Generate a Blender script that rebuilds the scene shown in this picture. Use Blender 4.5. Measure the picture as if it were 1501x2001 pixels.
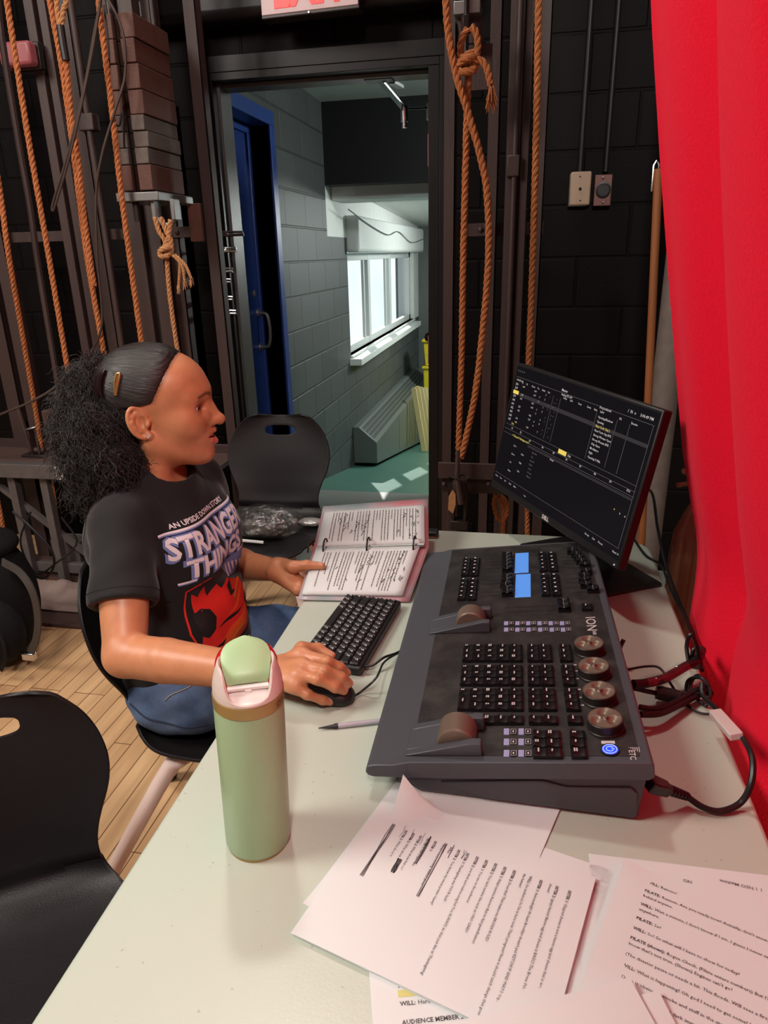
import bpy, math, random
import numpy as np
from mathutils import Vector, Matrix
from math import sin, cos, pi, radians, atan2, sqrt
random.seed(7)
for o in list(bpy.data.objects): bpy.data.objects.remove(o)
S = bpy.context.scene
COL = S.collection
# ---------------------------------------------------------------- camera
F_PX, CX, CY = 1370.0, 750.5, 1000.5
PITCH, YAW, ROLL, CAM_H = radians(20.15), radians(11.4), radians(1.4), 1.43
CAM = Vector((0, 0, CAM_H))
fw = Vector((-sin(YAW)*cos(PITCH), cos(YAW)*cos(PITCH), -sin(PITCH)))
rt = Vector((cos(YAW), sin(YAW), 0)); up = rt.cross(fw)
RT = cos(ROLL)*rt - sin(ROLL)*up; UP = sin(ROLL)*rt + cos(ROLL)*up
cd = bpy.data.cameras.new('camera'); cam = bpy.data.objects.new('camera', cd); COL.objects.link(cam)
cd.sensor_fit = 'VERTICAL'; cd.sensor_height = 36.0; cd.lens = 36.0*F_PX/2001.0; cd.clip_start = 0.02; cd.clip_end = 100
M = Matrix((RT, UP, -fw)).transposed().to_4x4(); M.translation = CAM; cam.matrix_world = M
S.camera = cam
# ---------------------------------------------------------------- world, lights, exposure
vs = S.view_settings
vs.view_transform = 'Standard'; vs.look = 'None'; vs.gamma = 1.0; vs.use_curve_mapping = False
vs.exposure = 0.0
W = bpy.data.worlds.new('world'); S.world = W; W.use_nodes = True
W.node_tree.nodes['Background'].inputs[0].default_value = (1.0, 0.90, 0.86, 1)
W.node_tree.nodes['Background'].inputs[1].default_value = 0.10
def area(name, loc, target, size, power, color, shape='DISK'):
    l = bpy.data.lights.new(name, 'AREA'); l.shape = shape; l.size = size; l.energy = power; l.color = color
    o = bpy.data.objects.new(name, l); COL.objects.link(o); o.location = loc
    o.rotation_euler = (Vector(target)-Vector(loc)).to_track_quat('-Z', 'Y').to_euler()
    return o
area('stage_work_light', (-1.0, 2.45, 4.7), (-0.3, 1.1, 0.7), 0.35, 44, (1.0, 0.93, 0.84))
area('stage_work_light', (0.35, -1.3, 3.6), (-0.7, 1.4, 0.9), 0.5, 84, (1.0, 0.93, 0.85))
area('stage_work_light', (-2.8, -0.1, 3.55), (-0.3, 1.3, 0.9), 1.3, 116, (1.0, 0.90, 0.81))
sl = bpy.data.lights.new('daylight_sun', 'SUN'); sl.energy = 5.0; sl.angle = 0.009; sl.color = (1, .97, .92)
so = bpy.data.objects.new('daylight_sun', sl); COL.objects.link(so)
# ---------------------------------------------------------------- pixel helpers (a point of the place from the photograph)
def ray(x, y): return RT*((x-CX)/F_PX) - UP*((y-CY)/F_PX) + fw
def onz(x, y, z): d = ray(x, y); return CAM + d*((z-CAM.z)/d.z)
def ony(x, y, Y): d = ray(x, y); return CAM + d*(Y/d.y)
def onx(x, y, X): d = ray(x, y); return CAM + d*(X/d.x)
def onplane(x, y, p, n): d = ray(x, y); return CAM + d*((Vector(p)-CAM).dot(n)/d.dot(n))
# ---------------------------------------------------------------- materials
MATS = {}
def nmat(name):
    m = bpy.data.materials.new(name); m.use_nodes = True
    nt = m.node_tree; b = nt.nodes['Principled BSDF']; MATS[name] = m
    return m, nt, b
def srgb(r, g, b):
    f = lambda c: (c/255/12.92 if c/255 <= .04045 else ((c/255+.055)/1.055)**2.4)
    return (f(r), f(g), f(b), 1)
def mat(name, col, rough=.5, metal=0., var=.12, scale=12., bump=0., bscale=None, spec=.5, sheen=0., coat=0., alpha=1., trans=0., emit=None, estr=0., stretch=None):
    m, nt, b = nmat(name); N = nt.nodes.new; L = nt.links.new
    b.inputs['Roughness'].default_value = rough; b.inputs['Metallic'].default_value = metal
    b.inputs['Specular IOR Level'].default_value = spec
    if sheen: b.inputs['Sheen Weight'].default_value = sheen; b.inputs['Sheen Roughness'].default_value = .4
    if coat: b.inputs['Coat Weight'].default_value = coat
    if alpha < 1: b.inputs['Alpha'].default_value = alpha
    if trans: b.inputs['Transmission Weight'].default_value = trans
    if emit: b.inputs['Emission Color'].default_value = emit; b.inputs['Emission Strength'].default_value = estr
    tc = N('ShaderNodeTexCoord'); mp = N('ShaderNodeMapping'); L(tc.outputs['Object'], mp.inputs[0])
    if stretch: mp.inputs['Scale'].default_value = stretch
    n = N('ShaderNodeTexNoise'); n.inputs['Scale'].default_value = scale; n.inputs['Detail'].default_value = 6
    L(mp.outputs[0], n.inputs['Vector'])
    mx = N('ShaderNodeMix'); mx.data_type = 'RGBA'; c = Vector(col[:3])
    mx.inputs[6].default_value = (*(c*(1-var)), 1); mx.inputs[7].default_value = (*[min(1, v) for v in c*(1+var)], 1)
    L(n.outputs['Fac'], mx.inputs[0]); L(mx.outputs[2], b.inputs['Base Color'])
    if bump:
        n2 = N('ShaderNodeTexNoise'); n2.inputs['Scale'].default_value = bscale or scale*8; n2.inputs['Detail'].default_value = 4
        L(mp.outputs[0], n2.inputs['Vector'])
        bp = N('ShaderNodeBump'); bp.inputs['Strength'].default_value = bump; bp.inputs['Distance'].default_value = .01
        L(n2.outputs['Fac'], bp.inputs['Height']); L(bp.outputs[0], b.inputs['Normal'])
    return m
def blockmat(name, col, mortar, bw=.4, bh=.2, plane='XZ', rough=.45, var=.15, bump=.5, msize=.008, grain=.25):
    m, nt, b = nmat(name); N = nt.nodes.new; L = nt.links.new
    tc = N('ShaderNodeTexCoord'); sp = N('ShaderNodeSeparateXYZ'); cb = N('ShaderNodeCombineXYZ')
    L(tc.outputs['Object'], sp.inputs[0])
    L(sp.outputs['X' if plane[0] == 'X' else 'Y'], cb.inputs[0]); L(sp.outputs[plane[1]], cb.inputs[1])
    br = N('ShaderNodeTexBrick'); br.inputs['Scale'].default_value = 1
    br.inputs['Brick Width'].default_value = bw; br.inputs['Row Height'].default_value = bh
    br.inputs['Mortar Size'].default_value = msize; br.inputs['Mortar Smooth'].default_value = .6
    c = Vector(col[:3]); br.inputs['Color1'].default_value = (*(c*(1-var)), 1); br.inputs['Color2'].default_value = (*(c*(1+var)), 1)
    br.inputs['Mortar'].default_value = mortar; L(cb.outputs[0], br.inputs[0])
    L(br.outputs['Color'], b.inputs['Base Color']); b.inputs['Roughness'].default_value = rough
    n = N('ShaderNodeTexNoise'); n.inputs['Scale'].default_value = 130; n.inputs['Detail'].default_value = 5; L(tc.outputs['Object'], n.inputs['Vector'])
    mt = N('ShaderNodeMath'); mt.operation = 'MULTIPLY_ADD'; L(n.outputs['Fac'], mt.inputs[0]); mt.inputs[1].default_value = grain
    iv = N('ShaderNodeMath'); iv.operation = 'SUBTRACT'; iv.inputs[0].default_value = 1; L(br.outputs['Fac'], iv.inputs[1]); L(iv.outputs[0], mt.inputs[2])
    bp = N('ShaderNodeBump'); bp.inputs['Strength'].default_value = bump; bp.inputs['Distance'].default_value = .006
    L(mt.outputs[0], bp.inputs['Height']); L(bp.outputs[0], b.inputs['Normal'])
    return m
def plainmat(name, col, rough=.5, metal=0., emit=0.):
    m, nt, b = nmat(name); b.inputs['Base Color'].default_value = col
    b.inputs['Roughness'].default_value = rough; b.inputs['Metallic'].default_value = metal
    if emit: b.inputs['Emission Color'].default_value = col; b.inputs['Emission Strength'].default_value = emit
    return m
# ---------------------------------------------------------------- object helpers
def tag(o, label=None, cat=None, group=None, kind=None):
    if label: o['label'] = label
    if cat: o['category'] = cat
    if group: o['group'] = group
    if kind: o['kind'] = kind
    return o
def thing(name, label, cat, loc=(0, 0, 0), group=None):
    o = bpy.data.objects.new(name, None); COL.objects.link(o); o.location = loc; o.empty_display_size = .05
    return tag(o, label, cat, group)
def mcopy(root, loc, label, group=None, rz=0):
    r = root.copy(); COL.objects.link(r); r.location = loc; r.rotation_euler = (0, 0, rz); r['label'] = label
    if group: r['group'] = group
    for ch in list(root.children):
        c = ch.copy(); COL.objects.link(c); c.parent = r
        for g in list(ch.children):
            d = g.copy(); COL.objects.link(d); d.parent = c
    return r
def wm(o):
    return (wm(o.parent) @ o.matrix_parent_inverse if o.parent else Matrix()) @ o.matrix_basis
def T(x, y, z): return Matrix.Translation((x, y, z))
def RZ(a): return Matrix.Rotation(a, 4, 'Z')
def RX(a): return Matrix.Rotation(a, 4, 'X')
def RY(a): return Matrix.Rotation(a, 4, 'Y')
def frame(o, x, y, z):
    m = Matrix((x, y, z)).transposed().to_4x4(); m.translation = Vector(o); return m
class MB:
    """collects shapes into one mesh; build() links it as ONE object"""
    def __init__(s, mx=None): s.v = []; s.f = []; s.m = []; s.mx = mx; s.cur = 0
    def add(s, vs, fs, mx=None):
        n = len(s.v); X = s.mx
        if mx is not None: X = (X @ mx) if X is not None else mx
        s.v += [tuple(X @ Vector(p)) for p in vs] if X is not None else [tuple(p) for p in vs]
        s.f += [tuple(i+n for i in f) for f in fs]; s.m += [s.cur]*len(fs); return s
    def box(s, x0, x1, y0, y1, z0, z1, mx=None):
        return s.add([(x0,y0,z0),(x1,y0,z0),(x1,y1,z0),(x0,y1,z0),(x0,y0,z1),(x1,y0,z1),(x1,y1,z1),(x0,y1,z1)],
                     [(0,3,2,1),(4,5,6,7),(0,1,5,4),(1,2,6,5),(2,3,7,6),(3,0,4,7)], mx)
    def prism(s, pts, z0, z1, mx=None, ztop=None):
        n = len(pts)
        if sum(pts[i][0]*pts[(i+1) % n][1]-pts[(i+1) % n][0]*pts[i][1] for i in range(n)) < 0: pts = pts[::-1]
        return s.add([(x, y, z0) for x, y in pts]+[(x, y, z1) for x, y in pts],
            [tuple(range(n))[::-1], tuple(range(n, 2*n))]+[(i, (i+1) % n, n+(i+1) % n, n+i) for i in range(n)], mx)
    def lathe(s, prof, n=24, mx=None, cap=True):
        k = len(prof); vs = [(r*cos(2*pi*i/n), r*sin(2*pi*i/n), z) for i in range(n) for r, z in prof]
        fs = [(i*k+j, ((i+1) % n)*k+j, ((i+1) % n)*k+j+1, i*k+j+1) for i in range(n) for j in range(k-1)]
        if cap: fs += [tuple(i*k for i in range(n))[::-1], tuple(i*k+k-1 for i in range(n))]
        return s.add(vs, fs, mx)
    def cyl(s, a, b, r, n=12, r2=None):
        a = Vector(a); b = Vector(b); q = (b-a).to_track_quat('Z', 'Y').to_matrix().to_4x4(); q.translation = a
        return s.lathe([(r, 0), (r if r2 is None else r2, (b-a).length)], n, q)
    def tube(s, pts, r, n=8, closed=False, cap=True):
        P = [Vector(p) for p in pts]; m = len(P); R = r if isinstance(r, (list, tuple)) else [r]*m
        tan = []
        for i in range(m):
            a = P[i-1] if (i or closed) else P[0]; b = P[(i+1) % m] if (i < m-1 or closed) else P[-1]
            t = b-a; tan.append(t.normalized() if t.length > 1e-9 else Vector((0, 0, 1)))
        u = tan[0].orthogonal().normalized(); vs = []
        for i in range(m):
            u = u - tan[i]*u.dot(tan[i]); u = u.normalized() if u.length > 1e-6 else tan[i].orthogonal().normalized(); w = tan[i].cross(u)
            vs += [tuple(P[i]+(u*cos(2*pi*j/n)+w*sin(2*pi*j/n))*R[i]) for j in range(n)]
        fs = [(i*n+j, i*n+(j+1) % n, ((i+1) % m)*n+(j+1) % n, ((i+1) % m)*n+j) for i in range(m if closed else m-1) for j in range(n)]
        if cap and not closed: fs += [tuple(range(n))[::-1], tuple(range((m-1)*n, m*n))]
        return s.add(vs, fs)
    def grid(s, P, closed_u=False):
        a = len(P); b = len(P[0]); vs = [p for row in P for p in row]
        fs = [(i*b+j, ((i+1) % a)*b+j, ((i+1) % a)*b+j+1, i*b+j+1) for i in range(a if closed_u else a-1) for j in range(b-1)]
        return s.add(vs, fs)
    def sphere(s, c, r, n=12, mx=None, sc=(1, 1, 1)):
        k = n//2+1; prof = [(max(1e-5, r*sin(pi*j/k)), -r*cos(pi*j/k)) for j in range(k+1)]
        X = T(*c) @ Matrix.Diagonal((*sc, 1)); return s.lathe(prof, n, (mx @ X) if mx is not None else X)
    def build(s, name, mats, parent=None, bevel=0, smooth=35, seg=2, solid=0, subd=0):
        me = bpy.data.meshes.new(name); me.from_pydata(s.v, [], s.f)
        for m in (mats if isinstance(mats, (list, tuple)) else [mats]): me.materials.append(MATS[m] if isinstance(m, str) else m)
        if max(s.m, default=0): me.polygons.foreach_set('material_index', s.m)
        me.update()
        if smooth: me.shade_smooth(); me.set_sharp_from_angle(angle=radians(smooth))
        o = bpy.data.objects.new(name, me); COL.objects.link(o)
        if parent: o.parent = parent; o.matrix_parent_inverse = wm(parent).inverted()
        if solid: md = o.modifiers.new('solid', 'SOLIDIFY'); md.thickness = solid; md.offset = 0
        if bevel: md = o.modifiers.new('bevel', 'BEVEL'); md.width = bevel; md.segments = seg; md.limit_method = 'ANGLE'; md.angle_limit = radians(40)
        if subd: md = o.modifiers.new('subd', 'SUBSURF'); md.levels = md.render_levels = subd
        return o
def settle(o, loc):
    """moves a one-mesh thing's origin to loc without moving its shape"""
    d = Vector(loc); o.data.transform(Matrix.Translation(-d)); o.location = d; return o
def rounded(x0, x1, y0, y1, r, n=5):
    out = []
    for cx, cy, a in ((x1-r, y1-r, 0), (x0+r, y1-r, 90), (x0+r, y0+r, 180), (x1-r, y0+r, 270)):
        out += [(cx+r*cos(radians(a+90*i/n)), cy+r*sin(radians(a+90*i/n))) for i in range(n+1)]
    return out
def smoothpath(pts, n=10, closed=False):
    P = [Vector(p) for p in pts]; m = len(P); out = []
    for i in range(m if closed else m-1):
        p0 = P[i-1] if (i or closed) else P[0]*2-P[1]; p1 = P[i]; p2 = P[(i+1) % m]
        p3 = P[(i+2) % m] if (i < m-2 or closed) else P[-1]*2-P[-2]
        for k in range(n):
            t = k/n; out.append(.5*((2*p1)+(p2-p0)*t+(2*p0-5*p1+4*p2-p3)*t*t+(3*p1-p0-3*p2+p3)*t**3))
    if not closed: out.append(P[-1])
    return out
def resample(P, step):
    out = [P[0]]; acc = 0
    for a, b in zip(P, P[1:]):
        L = (b-a).length; 
        if L < 1e-9: continue
        d = step-acc
        while d <= L: out.append(a+(b-a)*(d/L)); d += step
        acc = L-(d-step)
    return out
def rope_into(mb, pts, r, smooth=8, pitch=5.5, spread=None):
    P = resample(smoothpath(pts, smooth) if smooth else [Vector(p) for p in pts], r*.75)
    m = len(P); u = None; A = []; 
    for i in range(m):
        t = (P[min(i+1, m-1)]-P[max(i-1, 0)]).normalized()
        u = t.orthogonal().normalized() if u is None else (u-t*u.dot(t)).normalized()
        A.append((u.copy(), t.cross(u)))
    for k in range(3):
        q = []
        for i in range(m):
            a = 2*pi*(k/3+i*.75/pitch); q.append(P[i]+(A[i][0]*cos(a)+A[i][1]*sin(a))*r*.5)
        mb.tube(q, r*.56, 6)
    return mb
FONT = None
def text_into(mb, s, size, mx, align='LEFT', bold=0., res=2, width=None, extrude=0., space=1.0):
    cu = bpy.data.curves.new('t', 'FONT'); cu.body = s; cu.size = size; cu.align_x = align; cu.resolution_u = res
    cu.offset = bold; cu.extrude = extrude; cu.space_line = space
    o = bpy.data.objects.new('t', cu); me = bpy.data.meshes.new_from_object(o)
    vs = [v.co.copy() for v in me.vertices]; fs = [tuple(p.vertices) for p in me.polygons]
    if width and vs:
        w = max(v.x for v in vs)-min(v.x for v in vs); vs = [Vector((v.x*width/w, v.y, v.z)) for v in vs]
    bpy.data.objects.remove(o); bpy.data.curves.remove(cu); bpy.data.meshes.remove(me)
    return mb.add(vs, fs, mx)
# ================================================================ materials of the place
blockmat('black_block', (.0048, .0034, .0036, 1), (.0022, .0017, .0018, 1), .4, .2, 'XZ', rough=.55, bump=.5)
MATS['black_block'].node_tree.nodes['Principled BSDF'].inputs['Specular IOR Level'].default_value = .10
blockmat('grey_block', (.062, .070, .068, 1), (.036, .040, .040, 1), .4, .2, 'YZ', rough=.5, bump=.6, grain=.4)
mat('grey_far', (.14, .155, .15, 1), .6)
mat('black_paint', (.010, .010, .011, 1), .45, var=.2)
mat('frame_black', (.009, .0072, .0076, 1), .4, var=.2, bump=.02, spec=.3)
mat('frame_grey', (.085, .09, .085, 1), .4, var=.15)
mat('blue_paint', (.014, .040, .185, 1), .33, var=.12)
mat('blue_frame', (.022, .06, .25, 1), .33, var=.12)
mat('white_plaster', (.72, .74, .72, 1), .6, var=.06, bump=.1)
mat('white_metal', (.62, .66, .64, 1), .4, var=.05)
mat('green_floor', (.075, .19, .15, 1), .38, var=.2, scale=5, bump=.05)
mat('landing_grey', (.22, .235, .21, 1), .35, var=.2, scale=8)
mat('steel_brown', (.044, .0235, .021, 1), .55, metal=.0, var=.3, scale=14, stretch=(1, 1, .15), bump=.08)
mat('steel_dark', (.03, .022, .021, 1), .42, metal=.4, var=.3)
mat('chrome', (.62, .62, .62, 1), .22, metal=1., var=.05)
mat('steel', (.24, .235, .23, 1), .42, metal=.8, var=.1)
mat('brass_paint', (.36, .16, .15, 1), .45, metal=.2)
def woodfloor():
    m, nt, b = nmat('maple_planks'); N = nt.nodes.new; L = nt.links.new
    tc = N('ShaderNodeTexCoord'); sp = N('ShaderNodeSeparateXYZ'); cb = N('ShaderNodeCombineXYZ'); L(tc.outputs['Object'], sp.inputs[0])
    L(sp.outputs['Y'], cb.inputs[0]); L(sp.outputs['X'], cb.inputs[1])
    br = N('ShaderNodeTexBrick'); br.inputs['Scale'].default_value = 1; br.inputs['Brick Width'].default_value = .62; br.inputs['Row Height'].default_value = .058
    br.inputs['Mortar Size'].default_value = .0016; br.inputs['Mortar Smooth'].default_value = .2; br.offset_frequency = 3; br.offset = .37
    br.inputs['Color1'].default_value = (.56, .34, .18, 1); br.inputs['Color2'].default_value = (.66, .43, .235, 1); br.inputs['Mortar'].default_value = (.12, .055, .02, 1)
    L(cb.outputs[0], br.inputs[0])
    n = N('ShaderNodeTexNoise'); n.inputs['Scale'].default_value = 30; n.inputs['Detail'].default_value = 7
    mp = N('ShaderNodeMapping'); mp.inputs['Scale'].default_value = (1, .08, 1); L(tc.outputs['Object'], mp.inputs[0]); L(mp.outputs[0], n.inputs['Vector'])
    mx = N('ShaderNodeMix'); mx.data_type = 'RGBA'; mx.blend_type = 'MULTIPLY'; mx.inputs[0].default_value = .55
    rp = N('ShaderNodeValToRGB'); rp.color_ramp.elements[0].position = .3; rp.color_ramp.elements[0].color = (.6, .5, .42, 1); rp.color_ramp.elements[1].position = .65; rp.color_ramp.elements[1].color = (1.05, 1.03, 1, 1)
    L(n.outputs['Fac'], rp.inputs[0]); L(br.outputs['Color'], mx.inputs[6]); L(rp.outputs[0], mx.inputs[7])
    L(mx.outputs[2], b.inputs['Base Color']); b.inputs['Roughness'].default_value = .38
    bp = N('ShaderNodeBump'); bp.inputs['Strength'].default_value = .3; bp.inputs['Distance'].default_value = .002; bp.invert = True
    L(br.outputs['Fac'], bp.inputs['Height']); L(bp.outputs[0], b.inputs['Normal'])
woodfloor()
def struct(mb, name, m, bevel=0, **k):
    o = mb.build(name, m, None, bevel, **k); o['kind'] = 'structure'; return o
# ================================================================ the setting
YW = 3.2                                  # face of the back wall
struct(MB().box(-5, 3, -1.5, 2.98, -.1, 0).box(-5, -1.6, 2.98, 3.3, -.1, 0).box(1.2, 3, 2.98, 3.3, -.1, 0), 'floor', 'maple_planks')
struct(MB().box(-1.6, 1.2, 2.98, 4.18, -.1, 0), 'floor_landing', 'landing_grey')
struct(MB().prism([(4.18, -.1), (4.18, 0), (9.6, -1.0), (9.6, -1.1)], -1.42, 1.3, Matrix(((0,0,1,0),(1,0,0,0),(0,1,0,0),(0,0,0,1)))), 'floor_ramp', 'green_floor')
XL, XR, ZT = -1.345, -.375, 2.158         # door hole
w = MB().box(-5, XL, YW, YW+.15, 0, 5).box(XR, 3, YW, YW+.15, 0, 5).box(XL, XR, YW, YW+.15, ZT, 5)
struct(w, 'wall_back', 'black_block')
w = MB().box(-5, -1.62, YW-.002, YW, 2.32, 2.5)
# door frame of the stage door
d1 = thing('door_1', None, None, ((XL+XR)/2, YW, 0)); d1['kind'] = 'structure'
fr = MB().box(XL-.055, XL+.0, YW-.02, YW+.0, 0, ZT).box(XR, XR+.055, YW-.02, YW, 0, ZT).box(XL-.055, XR+.055, YW-.02, YW, ZT, ZT+.06)
fr.box(XR-.045, XR, YW-.018, YW+.15, 0, ZT-.03).box(XL, XR, YW-.018, YW+.15, ZT-.03, ZT)
fr.box(XL, XL+.012, YW-.018, YW+.05, 0, ZT-.03)
fr.build('door_frame', 'frame_black', d1, .002)
MB().box(XL, XL+.026, YW+.03, YW+.15, 0, ZT-.03).box(XL, XR-.03, YW+.05, YW+.15, ZT-.045, ZT-.03).build('door_stop', 'frame_grey', d1, .002)
hx, hy = -.392, 3.36                       # hinge line; the leaf stands open into the corridor
dm = T(hx, hy, 0) @ RZ(radians(6.5))
leaf = MB(dm).box(-.012, .033, .01, .82, .01, ZT-.05).build('door_leaf', 'frame_black', d1, .002)
kn = MB(dm); kn.cyl((-.012, .75, .98), (-.05, .75, .98), .012); kn.sphere((-.068, .75, .98), .026, 14, sc=(.8, 1, 1)); kn.lathe([(.034, 0), (.034, .006)], 18, T(-.012, .75, .98) @ RY(-pi/2))
kn.build('door_knob', 'steel_dark', leaf)
for z in (.22, 1.02, 1.83):
    h = MB().box(-.4255, -.4205, YW+.005, YW+.085, z-.06, z+.06)
    h.cyl((-.428, YW+.088, z-.06), (-.428, YW+.088, z+.06), .006, 10)
    h.build('hinge', 'brass_paint', d1, .001)
    for dz in (-.028, .028): MB().sphere((-.4255, YW+.045, z+dz), .006, 8).build('hinge_screw', 'steel_dark', d1)
# the upper dark beam over the door with a half round edge
struct(MB().box(-1.62, -.28, 3.07, 3.2, 2.31, 2.43), 'trim_1', 'frame_black', .035, seg=4)
struct(MB().box(-5, 3, 2.95, 3.2, 3.6, 3.7), 'trim_2', 'steel_dark')
# ---------------------------------------------------------------- corridor beyond the door
XW = -1.385
struct(MB().box(XW-.2, XW, 3.35, 3.49, -.2, 3).box(XW-.2, XW, 3.49, 4.0, 2.11, 3).box(XW-.2, XW, 4.0, 5.66, -.6, 1.56).box(XW-.2, XW, 4.0, 5.1, 1.56, 3)
       .box(XW-.2, XW, 5.66, 9.6, -1.2, .66), 'wall_left', 'grey_block')
struct(MB().box(XW-.2, XW, 9.1, 9.6, .66, 1.6), 'wall_left_end', 'white_plaster')
struct(MB().box(XW-.2, XW-.003, 5.1, 9.6, 1.56, 2.9), 'wall_left_upper', 'white_plaster')
struct(MB().box(XW, 1.3, 5.1, 5.25, 1.885, 3), 'wall_header', 'black_paint')
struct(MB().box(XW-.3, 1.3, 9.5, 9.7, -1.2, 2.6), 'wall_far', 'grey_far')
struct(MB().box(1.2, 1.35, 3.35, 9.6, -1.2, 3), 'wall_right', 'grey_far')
struct(MB().box(XW-.3, 1.3, 3.35, 5.1, 2.385, 2.5), 'ceiling', 'white_plaster')
c2 = MB().add([(XW, 5.25, 1.93), (1.3, 5.25, 1.93), (1.3, 9.6, 1.75), (XW, 9.6, 1.75), (XW, 5.25, 2.05), (1.3, 5.25, 2.05), (1.3, 9.6, 1.87), (XW, 9.6, 1.87)],
   [(0,1,2,3), (7,6,5,4), (0,4,5,1), (1,5,6,2), (2,6,7,3), (3,7,4,0)])
struct(c2, 'ceiling_lower', 'white_plaster')
struct(MB().box(XW, 1.25, 5.25, 5.62, 1.80, 1.94), 'trim_3', 'white_plaster', .01)
struct(MB().box(XW-.02, XW+.1, 5.66, 9.3, 1.45, 1.72), 'trim_4', 'white_plaster', .03, seg=4)
# window with three panes, sill outside daylight
wn = thing('window_1', None, None, (XW-.06, 7.4, .66)); wn['kind'] = 'structure'
WY0, WY1, WZ0, WZ1 = 5.66, 9.1, .66, 1.45
f = MB(); xw0, xw1 = XW-.10, XW-.045
f.box(xw0, xw1, WY0, WY1, WZ0, WZ0+.06).box(xw0, xw1, WY0, WY1, WZ1-.06, WZ1).box(xw0, xw1, WY0, WY0+.05, WZ0, WZ1).box(xw0, xw1, WY1-.1, WY1, WZ0, WZ1)
for y in (6.65, 7.72): f.box(xw0-.005, xw1+.005, y-.045, y+.045, WZ0, WZ1)
for y in (6.5, 7.55): f.box(xw0+.02, xw1-.01, y-.02, y+.02, WZ0, WZ1)
f.build('window_frame', 'white_metal', wn, .004)
m, nt, b = nmat('pane_glass'); 
for n_ in list(nt.nodes):
    if n_.type != 'OUTPUT_MATERIAL': nt.nodes.remove(n_)
g = nt.nodes.new('ShaderNodeBsdfGlossy'); g.inputs['Roughness'].default_value = .05; t_ = nt.nodes.new('ShaderNodeBsdfTransparent'); mxs = nt.nodes.new('ShaderNodeMixShader'); mxs.inputs[0].default_value = .06
nt.links.new(t_.outputs[0], mxs.inputs[1]); nt.links.new(g.outputs[0], mxs.inputs[2]); nt.links.new(mxs.outputs[0], nt.nodes['Material Output'].inputs[0])
for y0, y1 in ((5.71, 6.605), (6.695, 7.675), (7.765, 9.0)):
    MB().box(XW-.075, XW-.07, y0, y1, WZ0+.06, WZ1-.06).build('pane', 'pane_glass', wn, smooth=0)
struct(MB().box(XW-.13, XW+.10, 5.62, 9.02, WZ0-.075, WZ0-.02).box(XW-.13, XW+.02, 5.66, 9.1, WZ0-.02, WZ0), 'trim_5', 'white_metal', .006)
# sky outside the window: an overcast bright backdrop at real distance (sky and snow-bright roof)
m, nt, b = nmat('bright_sky')
b.inputs['Base Color'].default_value = (0, 0, 0, 1); b.inputs['Roughness'].default_value = 1
tc = nt.nodes.new('ShaderNodeTexCoord'); nz = nt.nodes.new('ShaderNodeTexNoise'); nz.inputs['Scale'].default_value = .5; rp = nt.nodes.new('ShaderNodeValToRGB')
rp.color_ramp.elements[0].color = (.52, .66, .76, 1); rp.color_ramp.elements[1].color = (.86, .93, .95, 1)
nt.links.new(tc.outputs['Object'], nz.inputs['Vector']); nt.links.new(nz.outputs['Fac'], rp.inputs[0]); nt.links.new(rp.outputs[0], b.inputs['Emission Color']); b.inputs['Emission Strength'].default_value = 1.5
struct(MB().box(-5.1, -5, 3.4, 45, -4, 4), 'sky_backdrop', 'bright_sky')
# sun comes in through the window, down to the ramp
sd = Vector((.70, -2.0, -1.42)); so.rotation_euler = sd.to_track_quat('-Z', 'Y').to_euler(); so.location = (-5, 12, 6)
# fill lights added to brighten the corridor, not lamps of the place
area('corridor_fill_light', (.3, 4.4, 2.4), (-.7, 4.7, 0), .8, 75, (.93, 1.0, .96))
area('corridor_fill_light', (.3, 7.2, 1.8), (-.9, 7.0, 0), .7, 80, (.93, 1.0, .96))
# blue door on the corridor's left wall
d2 = thing('door_2', None, None, (XW, 3.75, 0)); d2['kind'] = 'structure'
f = MB().box(XW-.18, XW+.012, 4.0, 4.075, -.05, 2.09).box(XW-.18, XW+.012, 3.36, 4.075, 2.09, 2.16).box(XW-.19, XW-.1, 3.955, 3.999, -.05, 2.05).box(XW-.19, XW-.1, 3.36, 3.999, 2.05, 2.089)
f.build('door_frame', 'blue_frame', d2, .003)
lf = MB().box(XW-.16, XW-.115, 3.2, 3.955, 0, 2.05).build('door_leaf', 'blue_paint', d2, .002)
hp = onx(512, 645, XW-.1)
h = MB(); hy2 = hp.y
h.tube(smoothpath([(XW-.115, hy2, hp.z+.095), (XW-.07, hy2, hp.z+.09), (XW-.055, hy2, hp.z+.05), (XW-.052, hy2, hp.z), (XW-.055, hy2, hp.z-.05), (XW-.07, hy2, hp.z-.09), (XW-.115, hy2, hp.z-.095)], 6), .0095, 10)
for dz in (.095, -.095): h.lathe([(.026, 0), (.024, .006), (.012, .008)], 16, T(XW-.115, hy2, hp.z+dz) @ RY(pi/2))
h.build('pull_handle', 'steel', lf)
kp = onx(496, 574, XW-.115); MB().lathe([(.02, 0), (.02, .006), (.012, .009)], 16, T(XW-.115, kp.y, kp.z) @ RY(pi/2)).build('lock_cylinder', 'steel', lf)
np_ = onx(480, 580, XW-.114); tag(settle(MB().box(XW-.1145, XW-.1135, np_.y-.03, np_.y+.012, np_.z-.035, np_.z+.05).build('paper_note', MATS.get('paper') or mat('paper', (.78, .74, .73, 1), .7, var=.03), None, smooth=0), np_), 'small white paper note taped to the blue door', 'note')

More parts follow.
